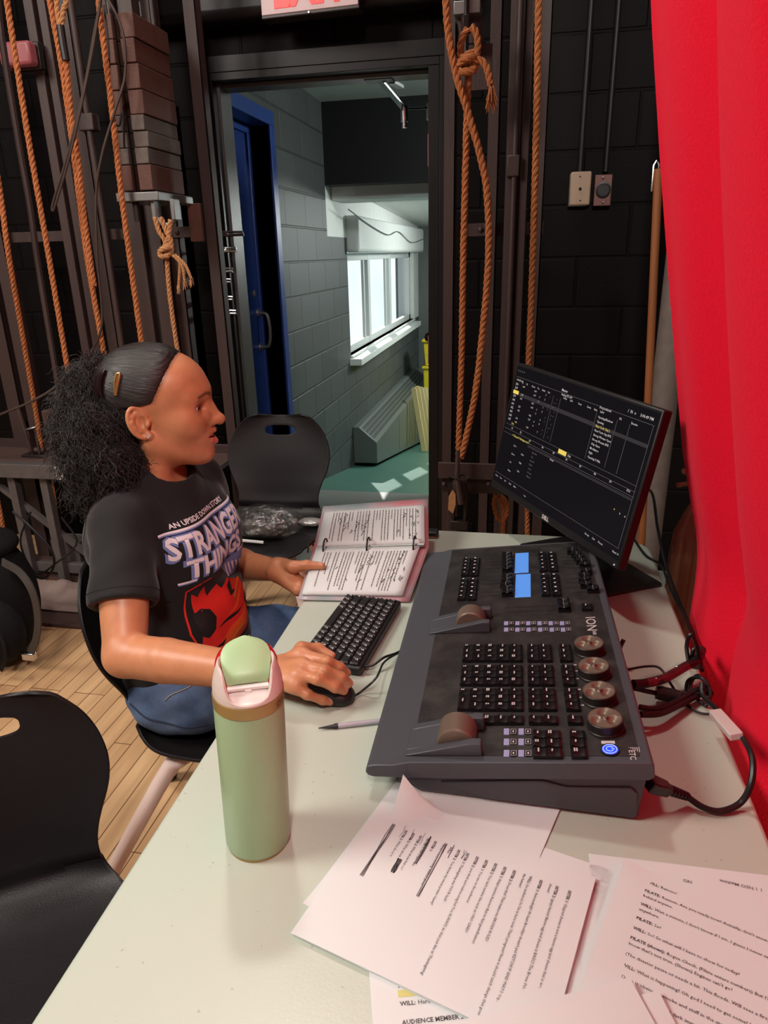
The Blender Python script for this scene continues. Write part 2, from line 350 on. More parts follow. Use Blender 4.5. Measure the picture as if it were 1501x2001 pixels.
# ---------------------------------------------------------------- things standing in the corridor
def rampz(y): return -.1845*max(0, y-4.18)
mat('radiator_grey', (.12, .14, .13, 1), .4, metal=.1, var=.06); plainmat('slot_dark', (.012, .014, .014, 1), .7)
rd_ = thing('wall_radiator', 'long grey convector heater with slotted sloping top under the corridor window', 'heater', (XW+.1, 7.0, rampz(7.0)))
y0r, y1r, ztr = 5.62, 8.9, .075; xa_, xb_r = XW+.055, XW+.205
vs_, fs_ = [], []
for y in (y0r, y1r): b = rampz(y)+.03; vs_ += [(XW+.002, y, b), (xb_r, y, b), (xb_r, y, ztr-.13), (xa_, y, ztr), (XW+.002, y, ztr)]
MB().add(vs_, [(4, 3, 2, 1, 0), (5, 6, 7, 8, 9)]+[(i, (i+1) % 5, 5+(i+1) % 5, 5+i) for i in range(5)]).build('cabinet', 'radiator_grey', rd_, .004)
gl = MB(); sv = Vector((xb_r-xa_, 0, -.13)).normalized(); nv = Vector((.13, 0, xb_r-xa_)).normalized()
GMX = frame((xa_, y0r, ztr), sv, (0, 1, 0), -sv.cross(Vector((0, 1, 0))) if sv.cross(Vector((0, 1, 0))).z < 0 else sv.cross(Vector((0, 1, 0))))
for r in range(4):
    for k in range(84): gl.add([(.022+.037*r, .04+.038*k, .001), (.050+.037*r, .04+.038*k, .001), (.050+.037*r, .062+.038*k, .001), (.022+.037*r, .062+.038*k, .001)], [(0, 1, 2, 3)], GMX)
gl.build('grille', 'slot_dark', rd_, smooth=0)
sl_ = MB()
for y in (6.72, 7.8): sl_.box(xb_r, xb_r+.001, y-.003, y+.003, rampz(y)+.03, ztr-.135)
sl_.build('panel_joint', 'slot_dark', rd_, smooth=0)
mat('pale_pine', (.62, .50, .24, 1), .6, var=.12, stretch=(1, 1, .1), scale=30)
def onramp(px, py):
    d = ray(px, py); n = Vector((0, .1845, 1)); p0 = Vector((0, 4.18, 0)); return CAM+d*((p0-CAM).dot(n)/d.dot(n))
for k, (bx0, by0, tx0, ty0, lb) in enumerate(((829, 884, 808, 757, 'pale wooden stake leaning in the corridor, leftmost of its bundle'), (836, 884, 815, 754, 'pale wooden stake leaning in the corridor, second from the left'), (843, 882, 822, 756, 'pale wooden stake leaning in the corridor, third from the left'), (849, 880, 829, 757, 'pale wooden stake leaning in the corridor, half behind the door edge'), (856, 878, 836, 758, 'pale wooden stake leaning in the corridor, mostly behind the door edge'))):
    a = onramp(bx0, by0); a.z += .012; t = ony(tx0, ty0, a.y+.10+.02*k); d = (t-a).normalized(); r_ = d.cross(Vector((0, -1, 0))).normalized(); fr4 = frame(a, r_, d.cross(r_), d); L_ = (t-a).length
    o = MB(fr4).prism([(-.026, 0), (.026, 0), (.026, L_-.015), (.012, L_), (-.012, L_), (-.026, L_-.015)], -.011, .011, Matrix(((1,0,0,0),(0,0,1,0),(0,1,0,0),(0,0,0,1)))).build('wooden_stake', 'pale_pine', None, .002)
    tag(settle(o, a), lb, 'stake', 'bundle of wooden stakes in the corridor')
mat('yellow_plastic', (.72, .56, .03, 1), .35, var=.05)
ybx = 8.1
for k, (py0, py1, lb) in enumerate(((716, 862, 'lower yellow plastic bin at the corridor\'s far end, behind the stakes'), (664, 716, 'upper yellow plastic bin stacked at the corridor\'s far end'))):
    x0 = ony(827, 760, ybx).x; zt_ = ony(828, py0, ybx).z; zb_ = rampz(ybx)+.0 if k == 0 else ony(828, 716, ybx).z+.002
    yb_ = thing('yellow_bin', lb, 'bin', (x0+.2, ybx+.15, zb_), 'yellow bins stacked in the corridor')
    MB().add([(x0+.02, ybx+.02, zb_), (x0+.40, ybx+.02, zb_), (x0+.40, ybx+.30, zb_), (x0+.02, ybx+.30, zb_), (x0, ybx, zt_-.03), (x0+.42, ybx, zt_-.03), (x0+.42, ybx+.32, zt_-.03), (x0, ybx+.32, zt_-.03)],
        [(3, 2, 1, 0), (4, 5, 6, 7), (0, 1, 5, 4), (1, 2, 6, 5), (2, 3, 7, 6), (3, 0, 4, 7)]).build('tub', 'yellow_plastic', yb_, .01)
    MB().box(x0-.015, x0+.435, ybx-.015, ybx+.335, zt_-.03, zt_).build('lid', 'yellow_plastic', yb_, .008)

cb_ = MB().tube(smoothpath([(XW+.11, 5.3, 1.74), (XW+.11, 6.0, 1.66), (XW+.115, 6.8, 1.60), (XW+.11, 7.4, 1.64), (XW+.115, 8.2, 1.55), (XW+.11, 9.2, 1.60)], 8), .004, 6).build('cable', 'frame_grey')
tag(settle(cb_, (XW+.11, 5.3, 1.74)), 'thin grey cable sagging along the white beam over the corridor window', 'cable')
# ================================================================ counterweight system along the back wall
mat('rope_manila', (.43, .145, .046, 1), .85, var=.35, scale=60, bump=.3)
mat('rope_pale', (.46, .225, .092, 1), .85, var=.3, scale=70, bump=.3)
mat('rust_weight', (.092, .037, .025, 1), .65, metal=.1, var=.35, scale=18, bump=.15)
mat('grey_weight', (.10, .078, .066, 1), .6, metal=.15, var=.45, scale=40, bump=.25)
mat('worn_rail', (.115, .103, .10, 1), .45, metal=.2, var=.35, scale=16, bump=.1)
mat('brown_board', (.075, .042, .035, 1), .55, var=.3, stretch=(.2, 1, 1), scale=20)
mat('cable_brown', (.045, .026, .02, 1), .6)
mat('cable_black', (.008, .008, .009, 1), .42)
mat('black_plastic', (.012, .012, .013, 1), .42, var=.1)
mat('wood_handle', (.22, .068, .018, 1), .5, var=.25, stretch=(1, 1, .1), scale=40)
mat('ivory', (.50, .34, .24, 1), .5)
mat('red_plate', (.20, .085, .075, 1), .4, metal=.3)
YG = 2.84
GL = 'steel guide columns of the rigging'
def guide(pl, pr, py, label, Y=YG, groove=True, dep=.05):
    x0, x1 = ony(pl, py, Y).x, ony(pr, py, Y).x; w_ = x1-x0
    root = thing('steel_guide', label, 'steel column', ((x0+x1)/2, Y, 0), GL)
    if groove:
        MB().box(x0, x0+w_*.42, Y, Y+dep, 0, 4.9).box(x1-w_*.36, x1, Y, Y+dep, 0, 4.9).build('flange', 'steel_brown', root, .002)
        MB().box(x0+.002, x1-.002, Y+dep*.55, Y+dep+.01, 0, 4.9).build('web', 'steel_dark', root)
    else:
        MB().box(x0, x1, Y, Y+.006, 0, 4.9).box(x1-.006, x1, Y, Y+dep, 0, 4.9).build('angle', 'steel_brown', root, .001)
    return root
guide(-48, -20, 500, 'brown steel guide column cut by the left edge of the photo', groove=False)
guide(-10, 12, 500, 'narrow brown steel guide column nearest the left edge, right of the cut one', groove=False)
guide(128, 166, 500, 'wide grooved brown steel column between the second and third ropes from the left')
gB = guide(184, 205, 500, 'brown steel column with a pipe clamped to its right side', groove=False)
p = ony(212, 500, YG-.01)
MB().cyl((p.x, p.y, 0), (p.x, p.y, 4.9), .0135, 12).build('conduit', 'steel_brown', gB)
c = ony(178, 238, YG-.02); MB().box(p.x-.035, p.x+.03, YG-.03, YG+.02, c.z-.03, c.z+.03).build('pipe_clamp', 'steel_brown', gB, .004)
guide(257, 318, 500, 'wide grooved steel column under the stack of counterweights')
guide(333, 354, 500, 'narrow steel column just right of the one under the counterweights', groove=False, Y=2.9)
guide(407, 429, 500, 'steel column standing right beside the left door jamb', groove=False)
guide(867, 889, 400, 'steel column standing right beside the right door jamb', groove=False)
guide(950, 972, 400, 'narrow steel column behind the two crossing ropes, right of the door', groove=False)
gH = guide(986, 1029, 400, 'wide steel column with a conduit running down its front, right of the door')
p = ony(1003, 400, YG-.012); MB().cyl((p.x, p.y, 0), (p.x, p.y, 4.9), .011, 12).build('conduit', 'steel_brown', gH)
for py in (325, ): 
    c = ony(1003, py, YG-.01); MB().box(c.x-.022, c.x+.022, YG-.028, YG+.01, c.z-.035, c.z+.035).build('pipe_clamp', 'steel_brown', gH, .004)
guide(1041, 1062, 400, 'steel column at the right, behind the single rope', groove=False)
def bar(pa, pb, py0, py1, Y, label, m='steel_brown'):
    a, b_ = ony(*pa, Y), ony(*pb, Y); z0, z1 = ony(pa[0], py1, Y).z, ony(pa[0], py0, Y).z
    o = MB().box(a.x, b_.x, Y, Y+.012, z0, z1)
    for i in range(5):
        x = a.x+(b_.x-a.x)*(i+.5)/5; o.sphere((x, Y, (z0+z1)/2), .011, 8)
    return tag(settle(o.build('crossbar', m, None, .001), ((a.x+b_.x)/2, Y, z0)), label, 'steel bar', 'flat steel crossbars of the rigging')
bar((-30, 465), (392, 465), 456, 476, YG+.052, 'flat steel crossbar behind the left columns beside the door')
bar((888, 450), (1062, 450), 438, 463, YG+.052, 'flat steel crossbar behind the columns right of the door')
# ---- counterweights in their arbor
xr, yf, yb = -1.325, 2.55, 2.80
xl = xr-.125
arb = thing('counterweight_arbor', 'grey steel arbor bottom plate under the brick-like weights', 'rigging arbor', (xr-.06, 2.67, 1.6))
def zr(py): return ony(292, py, yf).z
zb = zr(372)
MB().box(xl-.02, xr+.02, yf-.015, yb+.02, zb-.035, zb-.005).build('base_plate', 'steel', arb, .003)
MB().cyl((xl+.035, yf+.02, zb-.1), (xl+.035, yf+.02, 4), .012).cyl((xr-.035, yb-.03, zb-.05), (xr-.035, yb-.03, 4), .012).build('rod', 'steel_dark', arb)
hk = MB(); kx = ony(318, 410, yf).x
hk.box(kx-.045, kx-.03, yf, yf+.05, zb-.1, zb-.03).box(kx+.03, kx+.045, yf, yf+.05, zb-.1, zb-.03)
hk.tube(smoothpath([(kx-.035, yf+.02, zb-.06), (kx-.03, yf+.02, zb-.10), (kx, yf+.02, zb-.115), (kx+.03, yf+.02, zb-.10), (kx+.035, yf+.02, zb-.06)], 5), .009, 8)
hk.build('shackle', 'steel', arb, .002)
pl = onx(375, 430, xr+.02); MB().box(xr+.0, xr+.055, yb+.0, yb+.02, zb-.17, zb-.03).build('guide_shoe', 'rust_weight', arb, .002)
edges = [372, 320, 287, 254, 222, 172, 120, 70, 18, -34, -86]
rootw = None
wl = ['lowest rusty counterweight, directly on the arbor plate', 'pale speckled grey counterweight second from the bottom', 'grey thin counterweight third from the bottom', 'mottled thin counterweight fourth from the bottom',
 'thick reddish counterweight fifth from the bottom', 'thick brown counterweight sixth from the bottom', 'thick brown counterweight seventh from the bottom', 'brown counterweight eighth from the bottom, cut by the upper photo area', 'brown counterweight ninth from the bottom, at the photo top', 'topmost brown counterweight, mostly above the photo']
for i in range(8):
    z0, z1 = zr(edges[i]), zr(edges[i+1]); j = random.uniform(-.005, .005)
    w = MB().prism([(xl, yf+j), (xl+.045, yf+j), (xl+.045, yf+.05), (xl+.07, yf+.05), (xl+.07, yf+j), (xr+j, yf+j), (xr+j, yb), (xr-.02, yb), (xr-.02, yb-.04), (xr-.05, yb-.04), (xr-.05, yb), (xl, yb)], z0+.001, z1-.001)
    o = w.build('counterweight', 'grey_weight' if i in (1, 2, 3) else 'rust_weight', None, .003)
    tag(settle(o, ((xl+xr)/2, 2.67, z0)), wl[i] if i < 7 else 'topmost brown counterweight of the stack left of the door', 'counterweight', 'counterweights stacked in the arbor')
# ---- ropes
def rope(label, runs, r, m='rope_manila', Y=2.5, extra=None, cat='rope', group='orange hand ropes of the rigging', smooth=8):
    mb = MB()
    for pts in runs:
        P = [ony(q[0], q[1], q[2] if len(q) > 2 else Y) for q in pts]
        if pts[0][1] <= 0: P = [P[0]+Vector((0, 0, 1.9-.5*k)) for k in range(4)]+P
        rope_into(mb, P, r, smooth)
    if extra: extra(mb)
    o = mb.build('rope', m); return tag(settle(o, (mb.v[0])), label, cat, group)
rope('orange rope farthest left, running down to the ring on the locking rail', [[(-60, 20), (-30, 200), (0, 375), (17, 500), (45, 660, 2.6), (74, 830, 2.70), (80, 880, 2.72)]], .0105)
rope('orange rope second from the left, running down behind the curly ponytail', [[(-2, -90), (13, 0), (52, 250), (95, 500), (133, 727), (150, 830)]], .0105)
rope('thick doubled orange rope third from the left', [[(80, -90), (97, 0), (121, 130), (143, 290), (170, 500), (207, 713), (215, 770)], [(128, 115), (132, 150), (140, 230), (151, 300), (164, 420), (175, 500), (184, 560)]], .0105)
rope('orange rope passing just left of the counterweights', [[(190, -80), (192, -30), (196, 30), (217, 200), (236, 370), (253, 500), (277, 673), (290, 760)]], .0105)
rope('short dark taped rope end with two strands near the upper left of the photo', [[(106, -30), (112, 20), (117, 52)], [(127, -30), (124, 20), (120, 52)]], .009, 'rope_pale')
tp = MB(); tp.tube([ony(*q, 2.49) for q in ((118, 50), (124, 90), (129, 118))], .013, 10); o = tp.build('rope_tape', 'cable_black'); tag(settle(o, tp.v[0]), 'black tape wound round the rope end near the upper left', 'tape')
def frayed(mb, base, dirs, n=26, L=.05, sp=.03, r=.0016):
    b_ = Vector(base); d = Vector(dirs).normalized()
    for i in range(n):
        o = Vector((random.uniform(-1, 1), random.uniform(-1, 1), random.uniform(-1, 1)))
        e = b_+d*L*random.uniform(.75, 1.1)+o*sp*.6; mb.tube([b_+o*.006, b_+d*L*.45+o*sp*.32, e], [r*1.4, r*1.2, r*.6], 4)
def knot(mb, c, r, R):
    c = Vector(c)
    for k, (tx, tz, dy) in enumerate(((.3, .1, -.012), (-.5, -.25, -.014), (.15, .5, .006))):
        pts = [c+Vector((R*cos(a)*1.05, dy+R*.7*sin(a)*(1 if k != 1 else -1), R*.45*sin(a+k)+(k-1)*R*.55)) for a in [2*pi*i/10 for i in range(11)]]
        rope_into(mb, pts, r, 4)
kn4 = ony(325, 490, 2.5)
def ex4(mb):
    knot(mb, kn4, .009, .019)
    for q in (((337, 500), (350, 505), (351, 530), (349, 560)), ((340, 500), (356, 520), (361, 550)), ((342, 498), (362, 518), (374, 545))):
        P = [ony(a, b_, 2.485) for a, b_ in q]; rope_into(mb, P, .0055, 8); frayed(mb, P[-1], (0, 0, -1), 14, .022, .014)
rope('orange rope knotted under the counterweights, with three frayed strands', [[(303, 425), (310, 450), (322, 470), (325, 488), (330, 560), (340, 640), (352, 720), (360, 800)], [(333, 430), (330, 460), (322, 480)], [(315, 425), (326, 455), (334, 470), (336, 500)]], .009, 'rope_pale', extra=ex4)
# right of the door
kz = ony(913, 125, 2.5)
def ex5(mb):
    knot(mb, kz, .0115, .027)
    c = ony(917, 92, 2.5)
    for s in (-1, 1): rope_into(mb, [c+Vector((s*R_*.022, -.012*s, z_)) for R_, z_ in ((.3, .05), (1, .03), (1.25, -.005), (.9, -.04), (.3, -.065))], .011, 6)
    P = [ony(a, b_, 2.48) for a, b_ in ((925, 118), (938, 117), (950, 130), (956, 150), (960, 170))]; rope_into(mb, P, .011, 8); frayed(mb, P[-1], (.05, 0, -1), 60, .05, .032)
rope('orange rope tied in a bulky knot right of the door, its short end frayed', [[(917, 130), (914, 180), (912, 250), (908, 400), (905, 520), (902, 700), (896, 880), (896, 925)]], .0115, 'rope_manila', extra=ex5)
rope('orange rope hanging in a slack curve in front of the knotted one', [[(868, -80), (872, 0), (876, 60), (890, 140), (913, 215), (935, 290), (950, 360), (955, 440), (954, 520), (946, 620), (930, 760), (912, 850), (900, 900)]], .012, Y=2.475)
rope('orange rope at the right, running straight down behind the monitor', [[(1056, -60), (1053, 0), (1050, 180), (1045, 380), (1038, 600), (1033, 720), (1028, 900)]], .012, Y=2.6)
rope('loose loops of orange rope behind the left end of the monitor', [[(972, 955), (966, 985), (975, 1015), (988, 1010), (990, 985), (978, 970), (984, 1000), (983, 1050)], [(1030, 960), (1031, 1060)]], .010, Y=2.52)
rope('orange rope end hanging below the locking rail at the left', [[(98, 925), (112, 1020), (128, 1105), (136, 1150)]], .0105, Y=2.66)
rope('orange rope below the locking rail, cut by the left photo edge', [[(-8, 960), (2, 1010), (8, 1050), (12, 1090)]], .0105, Y=2.66)
a2 = thing('counterweight_arbor', 'grey steel arbor foot with hanging bolt above the knotted rope', 'rigging arbor', ony(915, 30, 2.56))
q0, q1 = ony(886, 40, 2.56), ony(938, 40, 2.56); zt, zl = ony(912, 0, 2.56).z, ony(912, 78, 2.56).z
MB().box(q0.x, q1.x, 2.56, 2.66, zt-.035, zt).build('foot_bar', 'steel', a2, .002)
MB().prism([(q0.x, zt), (q1.x, zt), (q1.x+.012, zl), (q0.x+.02, zl)], 0, .012, Matrix(((1,0,0,0),(0,0,1,2.60),(0,1,0,0),(0,0,0,1)))).box(q0.x+.01, q1.x+.035, 2.66, 2.672, zl-.12, zl+.01).build('side_plate', 'steel_brown', a2, .001)
bz = ony(912, 45, 2.57).z; bx_ = (q0.x+q1.x)/2
MB().lathe([(.017, 0), (.017, .045)], 6, T(bx_, 2.555, bz-.03)).cyl((bx_, 2.555, bz-.12), (bx_, 2.555, bz+.08), .008).build('bolt', 'steel_dark', a2, .001)
# ---- locking rail, left of the door
zr1 = ony(0, 905, 2.60).z; zr0 = zr1-.045
rl = thing('locking_rail', 'scuffed grey steel locking rail along the wall behind the seated woman', 'locking rail', (-2.0, 2.6, 0))
xa, xb = -2.6, ony(418, 915, 2.6).x
MB().box(xa, xb, 2.59, 2.645, zr0-.02, zr1).build('rail_beam', 'worn_rail', rl, .004)
MB().box(xa, xb, 2.645, 2.86, zr1-.02, zr1+.005).build('top_board', 'brown_board', rl, .003)
MB().box(xa, xb, 2.845, 2.86, zr1+.0, zr1+.045).build('back_angle', 'steel_brown', rl, .002)
for px_ in (28, 90, 300, 400):
    x = ony(px_, 960, 2.63).x; MB().box(x-.018, x+.018, 2.62, 2.66, 0, zr0-.02).build('post', 'worn_rail', rl, .003)
u0, u1 = ony(0, 950, 2.66), ony(148, 1065, 2.66); dd = (u1-u0)
MB().tube([u0-dd*.3, u1+dd*.6], .016, 4).build('brace', 'worn_rail', rl)
zf = ony(120, 1150, 2.66).z
MB().box(xa, xb, 2.65, 2.68, max(.06, zf-.02), max(.06, zf-.02)+.05).build('foot_rail', 'worn_rail', rl, .003)
MB().box(xa, xb, 2.68, 2.86, .0, .05).build('foot_board', 'brown_board', rl, .003)
mat('flaked_paint', (.50, .46, .42, 1), .8, var=.35, scale=60, bump=.4)
mk = MB()
for x0, x1 in ((ony(108, 920, 2.59).x, ony(127, 920, 2.59).x),): mk.box(x0, x1, 2.588, 2.591, zr0-.018, zr1-.005)
mk.build('paper_patch', 'flaked_paint', rl)
lk = thing('rope_lock', 'brown rope lock with upright lever and steel ring on the left locking rail', 'rope lock', ony(75, 900, 2.74))
b0 = ony(76, 890, 2.72); 
MB().box(b0.x-.06, b0.x+.06, 2.68, 2.78, zr1+.006, zr1+.016).build('base', 'steel_dark', lk, .002)
MB().box(b0.x-.024, b0.x-.014, 2.7, 2.74, zr1+.016, zr1+.13).box(b0.x+.014, b0.x+.024, 2.7, 2.74, zr1+.016, zr1+.1).cyl((b0.x-.028, 2.72, zr1+.03), (b0.x+.034, 2.72, zr1+.03), .014, 12).build('jaw', 'steel_brown', lk, .002)
MB().tube([(b0.x-.02, 2.7, zr1+.03), (b0.x-.028, 2.7, zr1+.12), (b0.x-.04, 2.7, zr1+.21), (b0.x-.043, 2.7, zr1+.235)], [.009, .011, .011, .008], 8).build('lever', 'steel_brown', lk)
MB().tube([(b0.x+.0+.042*cos(a), 2.72+.03*sin(a), zr1+.135+.01*cos(a)) for a in [2*pi*i/20 for i in range(20)]], .0035, 6, True).build('ring', 'steel', lk)
p = ony(103, 835, 2.77); tag(settle(MB().box(p.x-.022, p.x+.04, 2.74, 2.8, zr1+.006, ony(97, 800, 2.77).z).build('wooden_block', 'brown_board', None, .004), p), 'brown wooden block standing on the locking rail beside the rope lock', 'block')
# ---- locking rail, right of the door
Y2 = 2.42
rr = thing('locking_rail', 'brown steel locking rail plates right of the door, behind the table', 'locking rail', (.1, Y2, 0))
e0, e1 = ony(856, 920, Y2), ony(1060, 920, Y2)
MB().box(e0.x, e1.x, Y2, Y2+.01, ony(900, 936, Y2).z, ony(900, 905, Y2).z).build('upper_plate', 'steel_brown', rr, .002)
MB().box(e0.x+.01, e1.x, Y2+.02, Y2+.05, ony(900, 966, Y2).z, ony(900, 938, Y2).z).build('rail_beam', 'steel_dark', rr, .002)
for px_ in (868, 955, 1000): q = ony(px_, 946, Y2+.02); MB().sphere((q.x, q.y, q.z), .009, 8).build('bolt_head', 'steel_brown', rr)
for px_ in (880, 1050): x = ony(px_, 980, Y2+.03).x; MB().box(x-.012, x+.022, Y2+.05, Y2+.09, 0, .60).build('post', 'steel_brown', rr, .002)
lk = thing('rope_lock', 'dark rope lock with wire ring and lever below the crossing ropes', 'rope lock', ony(897, 1000, Y2-.03))
def bxp(x0, y0, x1, y1, Y, d): a, b_ = ony(x0, y1, Y), ony(x1, y0, Y); return (a.x, b_.x, Y, Y+d, a.z, b_.z)
MB().box(*bxp(882, 945, 889, 1035, Y2-.045, .045)).box(*bxp(905, 945, 912, 1035, Y2-.045, .045)).box(*bxp(880, 1020, 914, 1036, Y2-.05, .05)).build('side_plates', 'steel_dark', lk, .002)
MB().box(*bxp(886, 940, 908, 975, Y2-.055, .03)).build('jaw', 'steel_brown', lk, .004)
q = ony(896, 933, Y2-.06); MB().tube([(q.x+.033*cos(a), q.y+.02*sin(a), q.z+.006*sin(a*2)) for a in [2*pi*i/20 for i in range(20)]], .003, 6, True).build('ring', 'steel_dark', lk)
MB().tube([ony(895, 880, Y2-.05), ony(893, 930, Y2-.06), ony(901, 985, Y2-.07)], [.007, .01, .012], 8).build('lever', 'steel_brown', lk)
q = ony(884, 980, Y2-.06); t_ = MB().prism([ (0, .045), (.012, .03), (.013, -.01), (.004, -.045), (-.014, -.03), (-.012, .02)], 0, .006, T(*q) @ RX(pi/2)); tag(settle(t_.build('wooden_tag', 'rope_pale', None, .001), q), 'small pale wooden tag hanging beside the right rope lock', 'tag')
# ---- cables hanging among the ropes on the left
def cable(label, pts, r, m='cable_black', n=8, cat='cable', group=None, name='cable', world=False, seg=8):
    P = [Vector(q) if world else ony(q[0], q[1], q[2]) for q in pts]
    o = MB().tube(smoothpath(P, n), r, seg).build(name, m); return tag(settle(o, P[0]), label, cat, group)
cable('thin brown cable hanging in a narrow V left of the counterweights', [(203, -30, 2.45), (185, 60, 2.45), (165, 170, 2.44), (130, 310, 2.43), (104, 395, 2.43), (103, 412, 2.43), (110, 395, 2.42), (140, 290, 2.42), (175, 130, 2.44), (196, 10, 2.45)], .0042, 'cable_brown')
cable('thin brown cable looping over the front of the counterweights', [(205, -10, 2.5), (228, 30, 2.5), (243, 80, 2.5), (244, 150, 2.5), (225, 215, 2.48), (200, 300, 2.46), (188, 380, 2.46), (190, 500, 2.46), (199, 600, 2.47), (196, 650, 2.47), (172, 700, 2.5)], .0045, 'cable_brown')
cable('thin dark wire dangling in a loop at the weights\' left edge', [(203, 10, 2.52), (212, 90, 2.52), (216, 190, 2.52), (222, 235, 2.52), (234, 245, 2.52), (240, 215, 2.52), (243, 290, 2.53)], .003, 'cable_black')
cable('stiff brown hose hanging at the far left, between two ropes', [(-5, -20, 2.6), (3, 70, 2.6), (35, 270, 2.6), (58, 400, 2.6), (72, 500, 2.6), (95, 640, 2.6), (113, 750, 2.6), (118, 800, 2.6)], .012, 'steel_brown')
cable('thin brown line running slantwise from the left edge to behind the ponytail', [(-5, 812, 2.45), (60, 785, 2.45), (110, 755, 2.47), (175, 700, 2.5)], .005, 'cable_brown')
cable('black cable drooping below the left locking rail', [(25, 1000, 2.3), (60, 1030, 2.28), (100, 1075, 2.27), (104, 1110, 2.27), (80, 1130, 2.25), (30, 1100, 2.26), (0, 1060, 2.28)], .005, 'cable_black')
cable('second black cable tangled below the left locking rail', [(60, 1000, 2.3), (40, 1060, 2.27), (70, 1120, 2.25), (110, 1100, 2.27), (150, 1060, 2.3), (120, 1010, 2.3)], .004, 'cable_black')
# ---- boxes and cloth under the rail
p = ony(137, 1120, 2.70)
bx = MB(); z0b = .052; zt_ = ony(137, 1107, 2.70).z
bx.box(p.x-.075, p.x+.075, 2.70, 2.80, z0b, z0b+.01)
for a in ((-.075, -.067, 2.70, 2.80), (.067, .075, 2.70, 2.80), (-.075, .075, 2.70, 2.708), (-.075, .075, 2.792, 2.80)): bx.box(p.x+a[0], p.x+a[1], a[2], a[3], z0b, max(zt_, .2))
tag(settle(bx.build('rope_bin', 'worn_rail', None, .003), (p.x, 2.75, z0b)), 'open grey metal bin catching the rope end below the left rail', 'bin')
mat('dust_cloth', (.24, .175, .155, 1), .9, var=.3)
g = []
for i in range(17):
    g.append([(-2.45+.75*i/16, 2.36+.24*j/8, .024+.07*abs(sin(i*1.1+j*.6))*(.5+.5*sin(j*.9+i*.2))*(0 if j in (0, 8) or i in (0, 16) else 1)) for j in range(9)])
tag(settle(MB().grid(g).build('cloth', 'dust_cloth', None, solid=.004, subd=1), (-2.1, 2.45, 0)), 'crumpled dull brown cloth on the dark plank under the left rail', 'cloth')
tag(settle(MB().box(-3.2, -1.25, 2.27, 2.62, 0, .018).build('floor_plank', 'brown_board', None, .003), (-1.9, 2.4, 0)), 'dark brown plank lying on the floor in front of the left locking rail', 'plank')
# ---- small fittings
p0, p1 = ony(-8, 82, 2.75), ony(62, 125, 2.75)
mat('pink_lens', (.30, .075, .085, 1), .35, var=.05, emit=(.55, .12, .13, 1), estr=.06)
bxs = thing('sign_light', 'glowing pink-red box light high at the left photo edge', 'sign light', p0)
MB().box(p0.x, p1.x, 2.75, 2.8, p1.z, p0.z).build('lens', 'pink_lens', bxs, .012, seg=3)
MB().box(p0.x-.01, p1.x+.006, 2.8, 2.83, p1.z-.006, p0.z+.006).build('housing', 'steel_dark', bxs, .004)
pos = ((437, 457, 30), (431, 488, 22), (428, 528, 18), (426, 549, 16), (428, 583, 18), (433, 610, 20))
wh = ['topmost dark spring clamp on the left door jamb, the biggest', 'second steel clamp from the top on the left door jamb', 'third steel clamp from the top on the left door jamb, slightly tilted', 'fourth steel clamp from the top on the left door jamb', 'fifth steel clamp from the top on the left door jamb', 'lowest steel clamp on the left door jamb']
for (px_, py_, ln), lb in zip(pos, wh):
    q = ony(px_+11, py_, 3.08); L_ = ln*.0026
    c = thing('spring_clamp', lb, 'clamp', q, 'spring clamps on the left door jamb')
    dk = 'steel_dark' if ln == 30 else 'chrome'
    MB().box(q.x-L_*.9, q.x-L_*.1, 3.07, 3.1, q.z-.012, q.z+.012).build('jaw', dk, c, .004)
    MB().tube([(q.x-L_*.1, 3.075, q.z-.006), (q.x+L_*.9, 3.07, q.z-.005)], .006, 8).tube([(q.x-L_*.1, 3.085, q.z+.008), (q.x+L_*.8, 3.085, q.z+.006)], .0045, 8).build('handles', dk, c)
    MB().cyl((q.x-L_*.9, 3.085, q.z), (q.x-L_*.9, 3.19, q.z), .006).build('peg', 'steel_dark', c)
# EXIT sign
mat('sign_face', (.42, .30, .30, 1), .4, var=.06, emit=(.45, .26, .26, 1), estr=.25)
plainmat('sign_red', (.85, .01, .012, 1), .4, emit=1.1)
s0, s1 = ony(511, 39, 3.02), ony(703, 18, 2.99)
ex = thing('exit_sign', 'lit EXIT sign with red letters above the stage door, cut by the photo top', 'exit sign', s0)
dx = (s1-s0); dx.z = 0; wS = dx.length; xS = dx.normalized(); SM = frame(s0, xS, Vector((0, 0, 1)).cross(xS), (0, 0, 1))
MB(SM).box(0, wS, 0, .07, 0, .235).build('housing', 'steel_dark', ex, .004)
MB(SM).box(.004, wS-.004, -.004, 0, .012, .23).build('face', 'sign_face', ex, .002)
tm = MB(); text_into(tm, 'EXIT', .2, SM @ T(wS*.13, -.006, .035) @ RX(pi/2), bold=.006, width=wS*.75, extrude=.001)
tm.build('lettering', 'sign_red', ex, smooth=0)
q = ony(608, 38, 3.0); MB(SM).cyl((wS/2, -.01, .005), (wS/2, .0, .005), .003).build('screw', 'chrome', ex)
